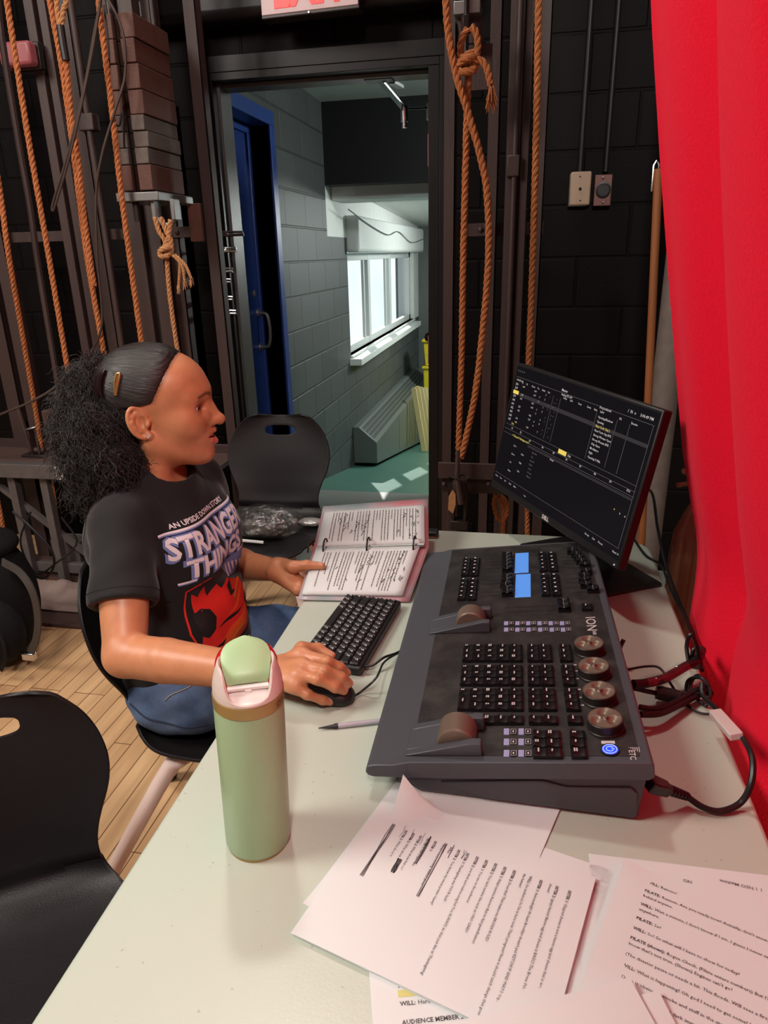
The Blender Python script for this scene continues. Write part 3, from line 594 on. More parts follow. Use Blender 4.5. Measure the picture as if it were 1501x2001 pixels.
# door closer arm under the frame head
dc = thing('door_closer', 'chrome folding closer arm fixed under the door frame head', 'door closer', ony(750, 160, 3.3))
def P3(px_, py_, Y): return ony(px_, py_, Y)
a = P3(742, 157, 3.31); bq = P3(790, 213, 3.52); cq = P3(836, 211, 3.66); dq = P3(775, 166, 3.4)
MB().box(a.x-.06, a.x+.06, 3.27, 3.34, a.z-.004, a.z+.012).build('bracket', 'steel_dark', dc, .002)
def flat(mb, p, q, w_, h_):
    d = (q-p).normalized(); s = d.cross(Vector((0, 0, 1))).normalized(); u = s.cross(d)
    m4 = frame(p, d, s, u); return mb.box(0, (q-p).length, -w_/2, w_/2, -h_/2, h_/2, m4)
flat(MB(), a, bq, .026, .008).build('main_arm', 'chrome', dc, .001)
flat(MB(), bq, cq, .022, .008).build('fore_arm', 'chrome', dc, .001)
MB().cyl(bq+Vector((0, 0, -.05)), bq+Vector((0, 0, .012)), .016).cyl(bq+Vector((0, 0, -.075)), bq+Vector((0, 0, -.05)), .011).build('pivot', 'chrome', dc)
MB().box(cq.x-.005, cq.x+.012, cq.y-.02, cq.y+.02, cq.z-.05, cq.z+.015).build('shoe', 'chrome', dc, .002)
flat(MB(), P3(765, 160, 3.42), P3(783, 170, 3.56), .03, .015).build('stop_arm', 'chrome', dc, .001)
# wall plates right of the door
o = MB().box(*bxp(1112, 334, 1157, 402, 3.165, .02)); ip = thing('wall_plate', 'ivory blank wall plate with one centre hole, right of the ropes', 'wall plate', ony(1134, 370, 3.2))
o.build('plate', 'ivory', ip, .006); MB().sphere(ony(1134, 369, 3.164), .006, 10).build('centre_hole', 'steel_dark', ip); MB().box(*bxp(1110, 338, 1150, 404, 3.17, .03)).build('back_box', 'frame_grey', ip, .003)
for py_ in (345, 392): MB().sphere(ony(1134, py_, 3.164), .003, 8).build('screw', 'steel_dark', ip)
sp_ = thing('wall_socket', 'brown metal wall plate with round black socket', 'socket', ony(1178, 370, 3.2))
MB().box(*bxp(1159, 340, 1198, 403, 3.165, .035)).build('plate', 'red_plate', sp_, .003)
q = ony(1179, 371, 3.164); MB().lathe([(.029, 0), (.029, .006), (.023, .007), (.022, .002)], 24, T(*q) @ RX(pi/2)).build('socket_ring', 'cable_black', sp_)
for py_ in (348, 396): MB().sphere(ony(1179, py_, 3.164), .005, 8).build('screw', 'chrome', sp_)
q0 = ony(1134, 325, 3.19); tag(settle(MB().cyl((q0.x, 3.188, q0.z-.02), (q0.x+.006, 3.188, 4.5), .011).build('conduit', 'black_paint'), q0), 'black conduit rising from the ivory wall plate', 'conduit', 'black conduits on the right wall')
q0 = ony(1184, 325, 3.19); tag(settle(MB().cyl((q0.x, 3.188, q0.z-.02), (q0.x+.006, 3.188, 4.5), .011).build('conduit', 'black_paint'), q0), 'black conduit rising from the round socket', 'conduit', 'black conduits on the right wall')
# broom handle, grey post and extinguisher in the corner behind the monitor
br = thing('broom', 'wooden broom handle leaning upright beside the red curtain', 'broom', ony(1252, 1085, 2.4))
pa, pb = ony(1287, 330, 2.4), ony(1254, 1060, 2.4); pb = pa+(pb-pa)*((pa.z-.12)/(pa.z-pb.z))
MB().cyl(pb, pa, .0125, 14).build('handle', 'wood_handle', br)
MB().prism(rounded(-.14, .14, -.03, .03, .02), 0, .05, T(pb.x, pb.y, .09)).build('broom_head', 'wood_handle', br, .006)
bb = MB()
for i in range(60): x = random.uniform(-.13, .13); y = random.uniform(-.025, .025); bb.tube([(pb.x+x, pb.y+y, .09), (pb.x+x*1.1, pb.y+y*1.6, .0)], .002, 4)
bb.build('bristles', 'cable_black', br)
MB().tube([pa+Vector((0, 0, -.01)), pa+Vector((0, 0, .012)), pa+Vector((-.008, 0, .022)), pa+Vector((-.014, 0, .01)), pa+Vector((-.013, 0, -.06))], .003, 6).build('hanging_hook', 'chrome', br)
mat('post_grey', (.13, .10, .09, 1), .5, var=.35, scale=22)
q = ony(1290, 850, 2.65); tag(settle(MB().cyl((q.x, q.y, 0), (q.x+.0, q.y, 4.2), .047, 24).build('steel_post', 'post_grey'), (q.x, q.y, 0)), 'chipped grey round steel post between the broom and the red curtain', 'post')
fe = thing('fire_extinguisher', 'dark red fire extinguisher standing behind the table corner by the curtain', 'fire extinguisher', ony(1340, 1200, 1.95))
mat('ext_red', (.075, .012, .006, 1), .22, var=.2, coat=.2)
q = ony(1350, 1100, 1.95); q.z = 0
MB().lathe([(.052, 0), (.060, .01), (.060, .32), (.055, .40), (.034, .46), (.020, .49)], 24, T(q.x, q.y, .28)).build('cylinder', 'ext_red', fe)
MB().lathe([(.024, 0), (.024, .05), (.012, .055), (.012, .10)], 16, T(q.x, q.y, .78)).build('valve', 'steel_dark', fe)
MB().tube([(q.x, q.y, .85), (q.x-.06, q.y-.04, .87)], .008).tube([(q.x, q.y, .83), (q.x-.07, q.y-.04, .83)], .007).build('handle', 'ext_red', fe)
MB().tube(smoothpath([(q.x+.02, q.y, .82), (q.x+.08, q.y-.03, .76), (q.x+.095, q.y-.04, .6), (q.x+.09, q.y-.03, .42)], 8), .009).build('hose', 'cable_black', fe)
tag(settle(MB().box(q.x-.13, q.x+.13, q.y-.12, q.y+.14, 0, .28).build('wooden_crate', 'brown_board', None, .004), (q.x, q.y, 0)), 'low brown wooden crate under the fire extinguisher', 'crate')
# ================================================================ folding table
TZ = .737
def tablemat():
    m, nt, b = nmat('table_plastic'); N = nt.nodes.new; L = nt.links.new
    tc = N('ShaderNodeTexCoord'); v = N('ShaderNodeTexVoronoi'); v.inputs['Scale'].default_value = 75; L(tc.outputs['Object'], v.inputs['Vector'])
    n = N('ShaderNodeTexNoise'); n.inputs['Scale'].default_value = 55; L(tc.outputs['Object'], n.inputs['Vector'])
    a = N('ShaderNodeMath'); a.operation = 'LESS_THAN'; L(v.outputs['Distance'], a.inputs[0]); a.inputs[1].default_value = .13
    c = N('ShaderNodeMath'); c.operation = 'GREATER_THAN'; L(n.outputs['Fac'], c.inputs[0]); c.inputs[1].default_value = .56
    d = N('ShaderNodeMath'); d.operation = 'MULTIPLY'; L(a.outputs[0], d.inputs[0]); L(c.outputs[0], d.inputs[1])
    e = N('ShaderNodeMath'); e.operation = 'MULTIPLY'; L(d.outputs[0], e.inputs[0]); e.inputs[1].default_value = .45
    mx = N('ShaderNodeMix'); mx.data_type = 'RGBA'; mx.inputs[6].default_value = (.475, .54, .46, 1); mx.inputs[7].default_value = (.27, .26, .21, 1)
    L(e.outputs[0], mx.inputs[0]); L(mx.outputs[2], b.inputs['Base Color']); b.inputs['Roughness'].default_value = .33
    n3 = N('ShaderNodeTexNoise'); n3.inputs['Scale'].default_value = 260; L(tc.outputs['Object'], n3.inputs['Vector'])
    bp = N('ShaderNodeBump'); bp.inputs['Strength'].default_value = .06; bp.inputs['Distance'].default_value = .002; L(n3.outputs['Fac'], bp.inputs['Height']); L(bp.outputs[0], b.inputs['Normal'])
tablemat()
TX0, TX1, TY0, TY1 = -.443, .327, -.09, 1.735
tb = thing('folding_table', 'off-white speckled plastic folding table under the lighting console', 'table', (-.06, .85, 0))
MB().prism(rounded(TX0, TX1, TY0, TY1, .07, 8), TZ-.045, TZ).build('tabletop', 'table_plastic', tb, .007, seg=3)
for y in (.22, 1.42):
    l = MB()
    for x in (-.33, .21): l.tube([(x, y, TZ-.045), (x, y, .012)], .0145, 12)
    l.tube([(-.33, y, .25), (.21, y, .25)], .0115, 10); l.build('leg_frame', 'steel', tb)
# ================================================================ moulded chairs
mat('shell_black', (.0105, .0090, .0100, 1), .42, var=.1, spec=.28, bump=.12, bscale=420)
mat('leg_white', (.74, .60, .57, 1), .32, var=.04)
prof = smoothpath([(.225, 0, .425), (.20, 0, .440), (.12, 0, .447), (0, 0, .435), (-.12, 0, .432), (-.185, 0, .450), (-.215, 0, .505), (-.235, 0, .575), (-.258, 0, .66), (-.285, 0, .745), (-.312, 0, .83)], 7)
def chair_shell(mb, mx):
    n = len(prof)-1; kn = [(0, .12), (.04, .185), (.12, .215), (.30, .222), (.45, .205), (.52, .172), (.58, .160), (.645, .170), (.735, .205), (.80, .214), (.88, .200), (.95, .168), (.985, .135), (1, .09)]
    WS = np.linspace(0, 1, 401); WW = np.interp(WS, [k[0] for k in kn], [k[1] for k in kn]); gk = np.exp(-.5*(np.arange(-30, 31)/11.)**2); gk /= gk.sum()
    WP = np.r_[np.full(30, WW[0]), WW, np.full(30, WW[-1])]; wsm = np.convolve(WP, gk, 'valid'); bl = np.clip(np.minimum(WS/.05, (1-WS)/.05), 0, 1); WW = wsm*bl+WW*(1-bl)
    lens = [0]
    for a, b in zip(prof, prof[1:]): lens.append(lens[-1]+(b-a).length)
    Lt = lens[-1]; G = []; NV = 64
    ss = [i/64 for i in range(60)]+[.80+.004*i for i in range(36)]+[.94, .95, .96, .97, .98, .988, .995, 1]
    sq = []
    for s in sorted(set(ss)):
        if not sq or s-sq[-1] > .0033 or s == 1: sq.append(s)
    for s in sq:
        d = s*Lt; i = max(k for k in range(n) if lens[k] <= d+1e-9); t = (d-lens[i])/(lens[i+1]-lens[i])
        p = prof[i].lerp(prof[i+1], t); tg = (prof[i+1]-prof[i]).normalized(); nn = Vector((tg.z, 0, -tg.x))
        if nn.z < 0 and s < .4: nn = -nn
        if s >= .4 and nn.x < 0: nn = -nn
        w = float(np.interp(s, WS, WW))
        row = []
        for j in range(NV+1):
            t = -1+2*j/NV; c = (.030*t**2 if s > .55 else .014*t**4-.006*(1-t*t))*(1 if s > .06 else .3)
            row.append(p+Vector((0, w*t, 0))+nn*c)
        G.append(row)
    # hand slot in the back
    vs = [v for r in G for v in r]; b = NV+1; zc = .772; ax, bz = .062, .0185
    def f(v): return ((abs(v.y)/ax)**3+(abs(v.z-zc)/bz)**3)**(1/3)
    fs = [(i*b+j, i*b+j+1, (i+1)*b+j+1, (i+1)*b+j) for i in range(len(G)-1) for j in range(NV)]
    keep = [q for q in fs if not (all(f(vs[k]) < 1.35 for k in q) and min(vs[k].z for k in q) > .6 and sum(f(vs[k]) for k in q)/4 < 1)]
    gone = set(fs)-set(keep); rim = {k for q in gone for k in q} & {k for q in keep for k in q}
    for k in rim:
        s_ = 1/max(.3, f(vs[k])); v = vs[k]; dz = (v.z-zc)*(s_-1); v.y *= s_; v.z += dz; v.x -= dz*.32
    used = sorted({k for q in keep for k in q}); rm = {k: i for i, k in enumerate(used)}
    return mb.add([vs[k] for k in used], [tuple(rm[k] for k in q) for q in keep], mx)
def chair(label, x, y, rz, legs=None, group='black moulded chairs with pale legs', scale=1.0):
    c = thing('moulded_chair', label, 'chair', (x, y, 0), group); c.rotation_euler = (0, 0, rz); mx = T(x, y, 0) @ RZ(rz) @ Matrix.Diagonal((scale, scale, scale, 1))
    o = chair_shell(MB(), mx).build('shell', 'shell_black', c, solid=.007, smooth=60)
    bl = o.modifiers.new('b', 'BEVEL'); bl.width = .002; bl.segments = 2; bl.limit_method = 'ANGLE'; bl.angle_limit = radians(50)
    MB(mx).prism(rounded(-.14, .14, -.13, .13, .02), .405, .426).build('seat_bracket', 'steel_dark', c, .003)
    lg = legs or [((.13, -.12), (.215, -.215)), ((.13, .12), (.215, .215)), ((-.12, -.12), (-.235, -.215)), ((-.12, .12), (-.235, .215))]
    for (a, b), (e, d) in lg:
        l = MB(mx).tube(smoothpath([(a*.6, b*.75, .412), (a, b, .405), (a+(e-a)*.18, b+(d-b)*.18, .355), (e, d, .022)], 6), .0185, 14).build('leg', 'leg_white', c)
        MB(mx).lathe([(.0, 0), (.014, 0), (.018, .006), (.0205, .018), (.0195, .024)], 14, T(e, d, 0), cap=False).build('glide', 'steel_dark', l)
    return c
chair('black moulded chair the woman sits on, mostly hidden by her', -.605, 1.315, radians(2), [((.10, -.14), (.17, -.215)), ((.10, .13), (.17, .215)), ((-.10, -.17), (-.335, -.19)), ((-.10, .15), (-.350, .205))])
chair('black moulded chair by the doorway with a plastic bag on its seat', -.935, 2.36, radians(-86))
chair('black moulded chair at the lower left, its seat under the table edge', -.735, .635, radians(-56), scale=.88)
# things on the far chair's seat
def bagmat():
    m, nt, b = nmat('clear_plastic'); nt.nodes.remove(b); N = nt.nodes.new; L = nt.links.new
    g = N('ShaderNodeBsdfGlossy'); g.inputs['Roughness'].default_value = .12; g.inputs['Color'].default_value = (.9, .9, .88, 1); t = N('ShaderNodeBsdfTransparent'); x = N('ShaderNodeMixShader'); x.inputs[0].default_value = .16
    tc = N('ShaderNodeTexCoord'); n = N('ShaderNodeTexNoise'); n.inputs['Scale'].default_value = 38; n.inputs['Detail'].default_value = 4; L(tc.outputs['Object'], n.inputs['Vector'])
    bp = N('ShaderNodeBump'); bp.inputs['Strength'].default_value = 1; bp.inputs['Distance'].default_value = .02; L(n.outputs['Fac'], bp.inputs['Height']); L(bp.outputs[0], g.inputs['Normal'])
    L(t.outputs[0], x.inputs[1]); L(g.outputs[0], x.inputs[2]); L(x.outputs[0], nt.nodes['Material Output'].inputs[0])
bagmat(); mat('black_cloth', (.012, .011, .012, 1), .8, var=.2)
BC = Vector((-.925, 2.315, .448))
pk = thing('plastic_bag', 'clear crinkled plastic bag of black clothing on the seat of the doorway chair', 'bag', BC)
def blob(mb, c, sx, sy, sz, amp, fr, seed, n=26, m=15, flat=True):
    rnd = random.Random(seed); ph = [(rnd.uniform(0, 6), rnd.uniform(0, 6), rnd.uniform(.6, 1.6)*fr) for _ in range(5)]
    P = []
    for i in range(n):
        a = 2*pi*i/n; row = []
        for j in range(m+1):
            e = -pi/2+pi*j/m; d = Vector((cos(e)*cos(a), cos(e)*sin(a), sin(e)))
            k = 1+amp*sum(abs(sin(d.x*f+p)+sin(d.y*f+q)+.6*sin(d.z*f*1.3+p))-.8 for p, q, f in ph)/5
            z = d.z*sz*k; row.append(Vector(c)+Vector((d.x*sx*k, d.y*sy*k, max(z, -sz*.5) if flat else z)))
        P.append(row)
    return mb.grid(P, True)
blob(MB(), BC+Vector((-.01, 0, .035)), .095, .075, .048, .10, 4, 3).build('black_clothing', 'black_cloth', pk, subd=1)
blob(MB(), BC+Vector((.01, .01, .05)), .135, .095, .066, .13, 7, 5, 40, 22).build('bag_film', 'clear_plastic', pk, smooth=22)
q = BC; MB().prism([(-.105, -.015), (.03, -.025), (.03, -.018), (-.105, -.006)], -.004, .006, T(q.x, q.y-.075, q.z+.012)).build('folded_edge', 'white_plaster', pk, .002)
mat('silver_wrap', (.55, .53, .52, 1), .3, metal=.6, var=.2)
p = onz(608, 1020, .46); blob(mb := MB(), p, .05, .03, .016, .12, 6, 9); tag(settle(mb.build('crumpled_wrapper', 'silver_wrap', None, subd=1), p), 'silver-white crumpled wrapper on the doorway chair, right of the plastic bag', 'wrapper')
p = Vector((-1.0, 2.45, .455)); blob(mb := MB(), p+Vector((0, 0, .02)), .11, .05, .035, .08, 3, 12); tag(settle(mb.build('folded_garment', 'black_cloth', None, subd=1), p), 'soft black garment lying behind the plastic bag on the doorway chair', 'garment')
# ================================================================ backpack at the left edge
bk = thing('backpack', 'black backpack with a hanging strap standing on the floor at the left photo edge', 'backpack', (-1.90, 2.02, 0))
mat('pack_black', (.0045, .004, .005, 1), .8, spec=.2, var=.25, bump=.3, bscale=300)
mat('pack_strap', (.045, .038, .036, 1), .7, var=.2, bump=.2)
o = MB(); blob(o, (-1.955, 2.05, .25), .20, .15, .265, .025, 4, 2, 30, 18, False); bo = o.build('body', 'pack_black', bk, subd=1)
for v in bo.data.vertices: v.co.z = max(v.co.z, .003)
o = MB(); blob(o, (-1.87, 1.95, .17), .13, .07, .14, .03, 4, 8, 24, 14, False); o.build('front_pocket', 'pack_black', bk, subd=1)
o = MB(); blob(o, (-1.955, 2.05, .465), .165, .13, .055, .04, 4, 4, 24, 14, False); o.build('top_flap', 'pack_black', bk, subd=1)
def strap(mb, pts, w_, th=.006, nrm=None, n=8):
    P = smoothpath(pts, n); m = len(P); G = [[], []]
    rows = []
    for i in range(m):
        t = (P[min(i+1, m-1)]-P[max(i-1, 0)]).normalized(); s = t.cross(Vector(nrm or (0, -1, .2))).normalized(); u = s.cross(t)
        rows.append([P[i]-s*w_/2-u*th/2, P[i]+s*w_/2-u*th/2, P[i]+s*w_/2+u*th/2, P[i]-s*w_/2+u*th/2, P[i]-s*w_/2-u*th/2])
    return mb.grid(rows)
sp2 = [ony(*q) for q in ((5, 1098, 1.91), (40, 1120, 1.85), (65, 1160, 1.83), (74, 1210, 1.85), (70, 1250, 1.89), (58, 1275, 1.95))]
strap(MB(), sp2, .026).build('shoulder_strap', 'pack_strap', bk)
p = sp2[-1]; MB().box(p.x-.03, p.x+.02, p.y-.012, p.y+.012, max(.0, p.z-.03), max(.02, p.z-.0)).build('strap_buckle', 'chrome', bk, .004)
strap(MB(), [ony(*q) for q in ((0, 1240, 1.88), (8, 1262, 1.85), (10, 1290, 1.85), (2, 1310, 1.87))], .014).build('loose_strap', 'pack_black', bk)
cable('thin black cord curling on the floor at the left photo edge', [(-20, 1260, 1.7), (8, 1290, 1.88), (4, 1312, 1.85)], .004) if False else None
# ================================================================ water bottle
mat('bottle_green', (.285, .40, .225, 1), .38, var=.03, bump=.05, bscale=600, coat=.15)
mat('lid_green', (.37, .58, .31, 1), .4, var=.03)
mat('lid_pink', (.66, .54, .50, 1), .4, var=.03); mat('lid_white', (.78, .74, .71, 1), .35, var=.02)
mat('lid_gold', (.34, .22, .075, 1), .38, metal=.35, var=.05); mat('lid_red', (.42, .008, .02, 1), .2, var=.05, coat=.5)
bt = thing('water_bottle', 'sage green insulated bottle with pale pink lid standing on the table', 'bottle', (-.303, .648, TZ))
BM = T(-.3035, .648, TZ) @ RY(radians(2.2)) @ RX(radians(1.0)) @ T(0, 0, .0008) @ RZ(radians(-66))
R_ = .0405; ZB = .213                      # local +x looks at the viewer
MB(BM).lathe([(.0, .0), (R_-.005, .0), (R_-.0025, .0015), (R_-.0025, .004), (R_-.0008, .0055), (R_, .008), (R_, ZB-.002), (R_-.001, ZB)], 56, cap=False).build('flask', 'bottle_green', bt)
MB(BM).lathe([(R_-.0022, .0), (R_-.0018, .0015), (R_-.0018, .0045)], 56, cap=False).build('base_ring', 'lid_gold', bt)
MB(BM).lathe([(R_-.002, ZB-.001), (R_+.0004, ZB), (R_+.0004, ZB+.0145), (R_-.002, ZB+.0155)], 56, cap=False).build('gold_band', 'lid_gold', bt)
tm = MB()
for k, ch in enumerate('OWALA'):
    a = radians(52+k*13); text_into(tm, ch, .0105, BM @ T((R_+.0008)*cos(a), (R_+.0008)*sin(a), ZB+.0035) @ RZ(a+pi/2) @ RX(pi/2), 'CENTER', bold=.0002)
plainmat('gold_dark', (.17, .10, .02, 1), .4, .3); tm.build('lettering', 'gold_dark', bt, smooth=0)
G = []; NA = 80
for i in range(NA):
    a = 2*pi*i/NA; f_ = abs(a if a <= pi else 2*pi-a)/pi            # 0 front, 1 back
    top = ZB+.0175+.0355*(1/(1+math.exp(-(f_-.24)*26)))-.010*max(0, f_-.62)/.38
    row = []
    for k in range(13):
        t = k/12; z = ZB+.0155+(top-ZB-.0155)*t; e_ = max(0, z-ZB-.022); r = R_-.0006-e_**1.5*1.35
        row.append((r*cos(a), r*sin(a), z))
    q_ = row[-1]; row += [(q_[0]*.955, q_[1]*.955, q_[2]+.0012), (q_[0]*.90, q_[1]*.90, q_[2]-.001), (q_[0]*.88, q_[1]*.88, q_[2]-.006), (q_[0]*.87*(.0355/.04) if False else q_[0]*.86, q_[1]*.86, ZB+.012)]
    G.append(row)
MB(BM).grid(G, True).build('collar', 'lid_pink', bt, smooth=60)
MB(BM).lathe([(.0001, ZB+.0235), (.020, ZB+.0235), (.0295, ZB+.0215), (.0345, ZB+.0165), (.0348, ZB+.012)], 48, cap=False).build('inner_deck', 'lid_white', bt)
fd = Vector((-.80, 0, .60)); fn_ = Vector((.60, 0, .80)); FX = BM @ frame(Vector((.0175, 0, ZB+.0345)), fd, Vector((0, 1, 0)), fn_)
def halfw(s_): return .0230+.0050*min(1, s_/.024) if s_ < .031 else .0280*max(0, 1-((s_-.031)/.0255)**2.3)**.5
ss_ = [0, .002, .006, .012, .018, .024, .029, .034, .039, .044, .048, .051, .053, .0545, .0555, .0562]; NT = 16; G = []
for s_ in ss_:
    hw = max(halfw(s_), .0006); G.append([(s_, -hw+2*hw*k/NT, .0045*(1-(abs(-1+2*k/NT))**2.6)-.0035*((s_-.022)/.03)**2-.004*max(0, .006-s_)/.006) for k in range(NT+1)])
fc_ = MB(FX).grid(G); rim = [r[0] for r in G]+G[-1][1:-1]+[r[-1] for r in G[::-1]]+G[0][1:-1][::-1]
nr = len(rim); fc_.add(rim+[(x*.98+.0005, y*.95, z-.009) for x, y, z in rim], [(i, (i+1) % nr, nr+(i+1) % nr, nr+i) for i in range(nr)]+[tuple(range(nr, 2*nr))])
fc_.build('flip_cap', 'lid_green', bt, .0008, smooth=50)
for s_ in (-1, 1):
    MB(FX).tube(smoothpath([(-.004, s_*.0262, -.007), (.006, s_*.0285, -.0055), (.018, s_*.0302, -.005), (.030, s_*.0300, -.0065), (.041, s_*.0250, -.009), (.049, s_*.0150, -.011)], 6), [.0050]*31, 10).build('release_loop', 'lid_red', bt)
MB(FX).tube([(-.0035, -.0235, -.0065), (-.0035, .0235, -.0065)], .0036, 10).box(-.009, -.002, -.004, .004, -.011, -.005).build('hinge', 'lid_white', bt, .001)
# ================================================================ papers
PM = mat('script_paper', (.675, .725, .725, 1), .75, var=.015)
plainmat('ink', (.10, .095, .10, 1), .8); plainmat('ink_soft', (.16, .15, .155, 1), .8); plainmat('pen_black', (.02, .02, .024, 1), .6)
PW, PH = .2159, .2794
def page_frame(o, upv):
    """o = lower-left corner of the page, upv = page-up direction"""
    u = Vector(upv); u.z = 0; u.normalize(); r = Vector((u.y, -u.x, 0)); return frame(o, r, u, (0, 0, 1))
def sheet(mx, curl=(), w_=PW, h_=PH, m=None, n=26, thick=.0003):
    m = m or MB(mx); G = []
    for i in range(n+1):
        row = []
        for j in range(n+1):
            x, y = w_*i/n, h_*j/n; z = 0
            for cx, cy, rad, amp in curl:
                d = sqrt((x-cx*w_)**2+(y-cy*h_)**2); z += amp*max(0, 1-d/rad)**2
            row.append((x, y, z))
        G.append(row)
    a = len(m.v); m.grid(G); return m
def script_page(name, label, mx, lines, curl=(), extra=None, lh=.0072, sz=.0042, x0=.032, y0=.255, ink='ink', group='loose script pages on the table', bold=.00004):
    o = sheet(mx, curl).build(name, 'script_paper', None, solid=.0004, smooth=60); settle(o, mx.translation); es_ = o.modifiers.new('split', 'EDGE_SPLIT'); es_.split_angle = radians(40)
    tag(o, label, 'paper', group)
    tm = MB(); k = 0
    for ln in lines:
        if isinstance(ln, (int, float)): k += ln; continue
        ind = 0
        if ln.startswith('>'): ind, ln = .0, ln[1:]
        if ln.startswith('*'):
            hd, rest = ln[1:].split(':', 1) if ':' in ln else (ln[1:], '')
            tq = MB(); text_into(tq, hd+(':' if ':' in ln else ''), sz, None, bold=.00016, res=1); wq = max(v[0] for v in tq.v); tm.add(tq.v, tq.f, mx @ T(x0, y0-k*lh, .0006))
            if rest.strip(): text_into(tm, rest.strip(), sz, mx @ T(x0+wq+sz*.35, y0-k*lh, .0006), bold=bold, res=1)
        else: text_into(tm, ln, sz, mx @ T(x0+ind, y0-k*lh, .0006), bold=bold, res=1)
        k += 1
    if tm.v: tm.build('printed_text', ink, o, smooth=0)
    if extra:
        em = MB(mx); extra(em); em.build('pen_marks', 'pen_black', o, smooth=0)
    return o
def stroke(mb, pts, w_=.0009, z=.0008):
    for (a, b), (c, d) in zip(pts, pts[1:]):
        L = sqrt((c-a)**2+(d-b)**2) or 1; nx, ny = -(d-b)/L*w_/2, (c-a)/L*w_/2
        mb.add([(a-nx, b-ny, z), (c-nx, d-ny, z), (c+nx, d+ny, z), (a+nx, b+ny, z)], [(0, 1, 2, 3)])
# sheet under the main stack poking out at its upper edge, and one poking out at the left
def pf(lowerleft_px, up_px, z): a = onz(*lowerleft_px, z); return page_frame(a, onz(*up_px, z)-a)
z0 = TZ+.0006
a = onz(788, 1514, .7785); a.z = z0; b = onz(1075, 1660, z0); d = (b-a)
script_page('script_page', 'white page sticking out above the main script stack, its corner touching the console', page_frame(a, d), [], [(0, 0, .072, .0415)], x0=.02)
tmx = page_frame(a, d)
tm = MB(); text_into(tm, '1 1 No', .005, tmx @ T(.045, .03, .0008), bold=.00006); pgo = [o for o in COL.objects if o.name.startswith('script_page')][-1]; tm.build('printed_text', 'ink_soft', pgo, smooth=0)
a = onz(592, 1770, z0+.0012); dU = onz(745, 1566, z0+.0012)-a; u = Vector((dU.y, -dU.x, 0)).normalized()
script_page('script_page', 'blank corner of a page sticking out left of the main script stack', frame(a, u, dU.normalized(), (0, 0, 1)), [], [(0, 0, .06, .004)])
P1 = onz(748, 1566, z0+.006); P2 = onz(1184, 1721, z0+.006); mxm = page_frame(P1, P2-P1)
for k in range(3):
    jm = mxm @ T(-.0006+.001*k-.002, -.0012*k, -.0045+.0011*k) @ RZ(radians(-.35*(2-k)))
    script_page('script_page', ['lowest page of the main script stack, only its edge showing', 'second page from the bottom of the main script stack, only its edge showing', 'page directly under the top page of the main script stack'][k], jm, [], [(1, 1, .07, .002)])
main_lines = ['*SISTER 1: Chipped cheese is not a bacon egg and cheese that is wrong you hear!', 1, '*SISTER 2: (gasp) bacon! Bacon egg and cheese is BASIC! The Bronx INVENTED the chopped', 'cheese!', .6,
 '*SISTER 1: Astoundingly! At least Brooklyn doesn\'t put KETCHUP AND MAYO together!', .7, '*WILL: (to audience) So I\'m in here now. That\'s progress! Now it should catch change that goes on', 'the human!', .7,
 '*SISTER 2: Does that! That makes me BRONX RULES!', .6, '*SISTER 1: Adapt survive Renovo! But no fast gentrification!', .6, '*SISTER 2: You can\'t survive this such an UNO CARD!', .6, '*SISTER 1: You ate on the audience!', .6,
 '*SISTER 2: you thick and redone song but You ALWAYS do that just like at Thanksgiving!', .7, '*SISTER 1: Thanksgiving was YOUR fault!', .6, '*SISTER 2: You threw my sweet potato Casey!', .4, '*WILL:', .4,
 'Three rooms moving, walked about!', .5, '*SISTER 1:', .4, '*SISTER 1: No, I said This', .4, '*SISTER 2: What about that no?', .4, '*SISTER 2: What about it?', .4, '*SISTER 2: What about it']
def marks(m):
    rnd = random.Random(4)
    def y(k): return .255-.0072*k
    for (x0, x1, k, n, w_) in ((.03, .115, 20.9, 3, .0011), (.028, .075, 23.9, 3, .0013), (.03, .118, 30.9, 4, .0012), (.076, .098, 26.6, 5, .0018), (.028, .05, 19.6, 1, .0012), (.03, .044, 17.4, 2, .0008), (.026, .046, 25.0, 1, .0007), (.026, .046, 27.0, 1, .0007), (.026, .046, 28.8, 1, .0007)):
        for i in range(n):
            yy = y(k)+.0012*(i-n/2); stroke(m, [(x0+(x1-x0)*t, yy+rnd.uniform(-.0009, .0009)) for t in (0, .25, .5, .75, 1)], w_*.62)
script_page('script_page', 'top page of the main script stack, with lines struck out in black pen', mxm, main_lines, [(1, 1, .08, .008), (0, 0, .05, .001), (0, 1, .04, -.0005)], marks, x0=.032, y0=.255, lh=.0072, sz=.0046)
# right-hand pages
a = onz(1150, 1668, z0); d = onz(1560, 1718, z0)-a; u = d.normalized(); r = Vector((u.y, -u.x, 0))
m1 = frame(a, r, u, (0, 0, 1)) ; m1 = m1
o = script_page('script_page', 'white page at the right edge, lying under the stapled script', m1, [], [])
tm = MB(); p = onz(1490, 1738, z0); ux = (onz(1420, 1722, z0)-p).normalized()
text_into(tm, '1 1 NEO Machine', .0062, frame(p+Vector((0, 0, .0007)), ux, (-ux.y, ux.x, 0), (0, 0, 1)), bold=.00006); p = onz(1352, 1722, z0); text_into(tm, 'NO', .006, frame(p+Vector((0, 0, .0007)), ux, (-ux.y, ux.x, 0), (0, 0, 1)), bold=.0001)
tm.build('printed_text', 'ink_soft', o, smooth=0)
a = onz(1240, 1692, z0+.006); d = onz(1330, 1728, z0+.006)-a; d.z = 0; d.normalize(); up_ = Vector((-d.y, d.x, 0)); mst = frame(a-up_*PH*1.0-d*.012, d, up_, (0, 0, 1))
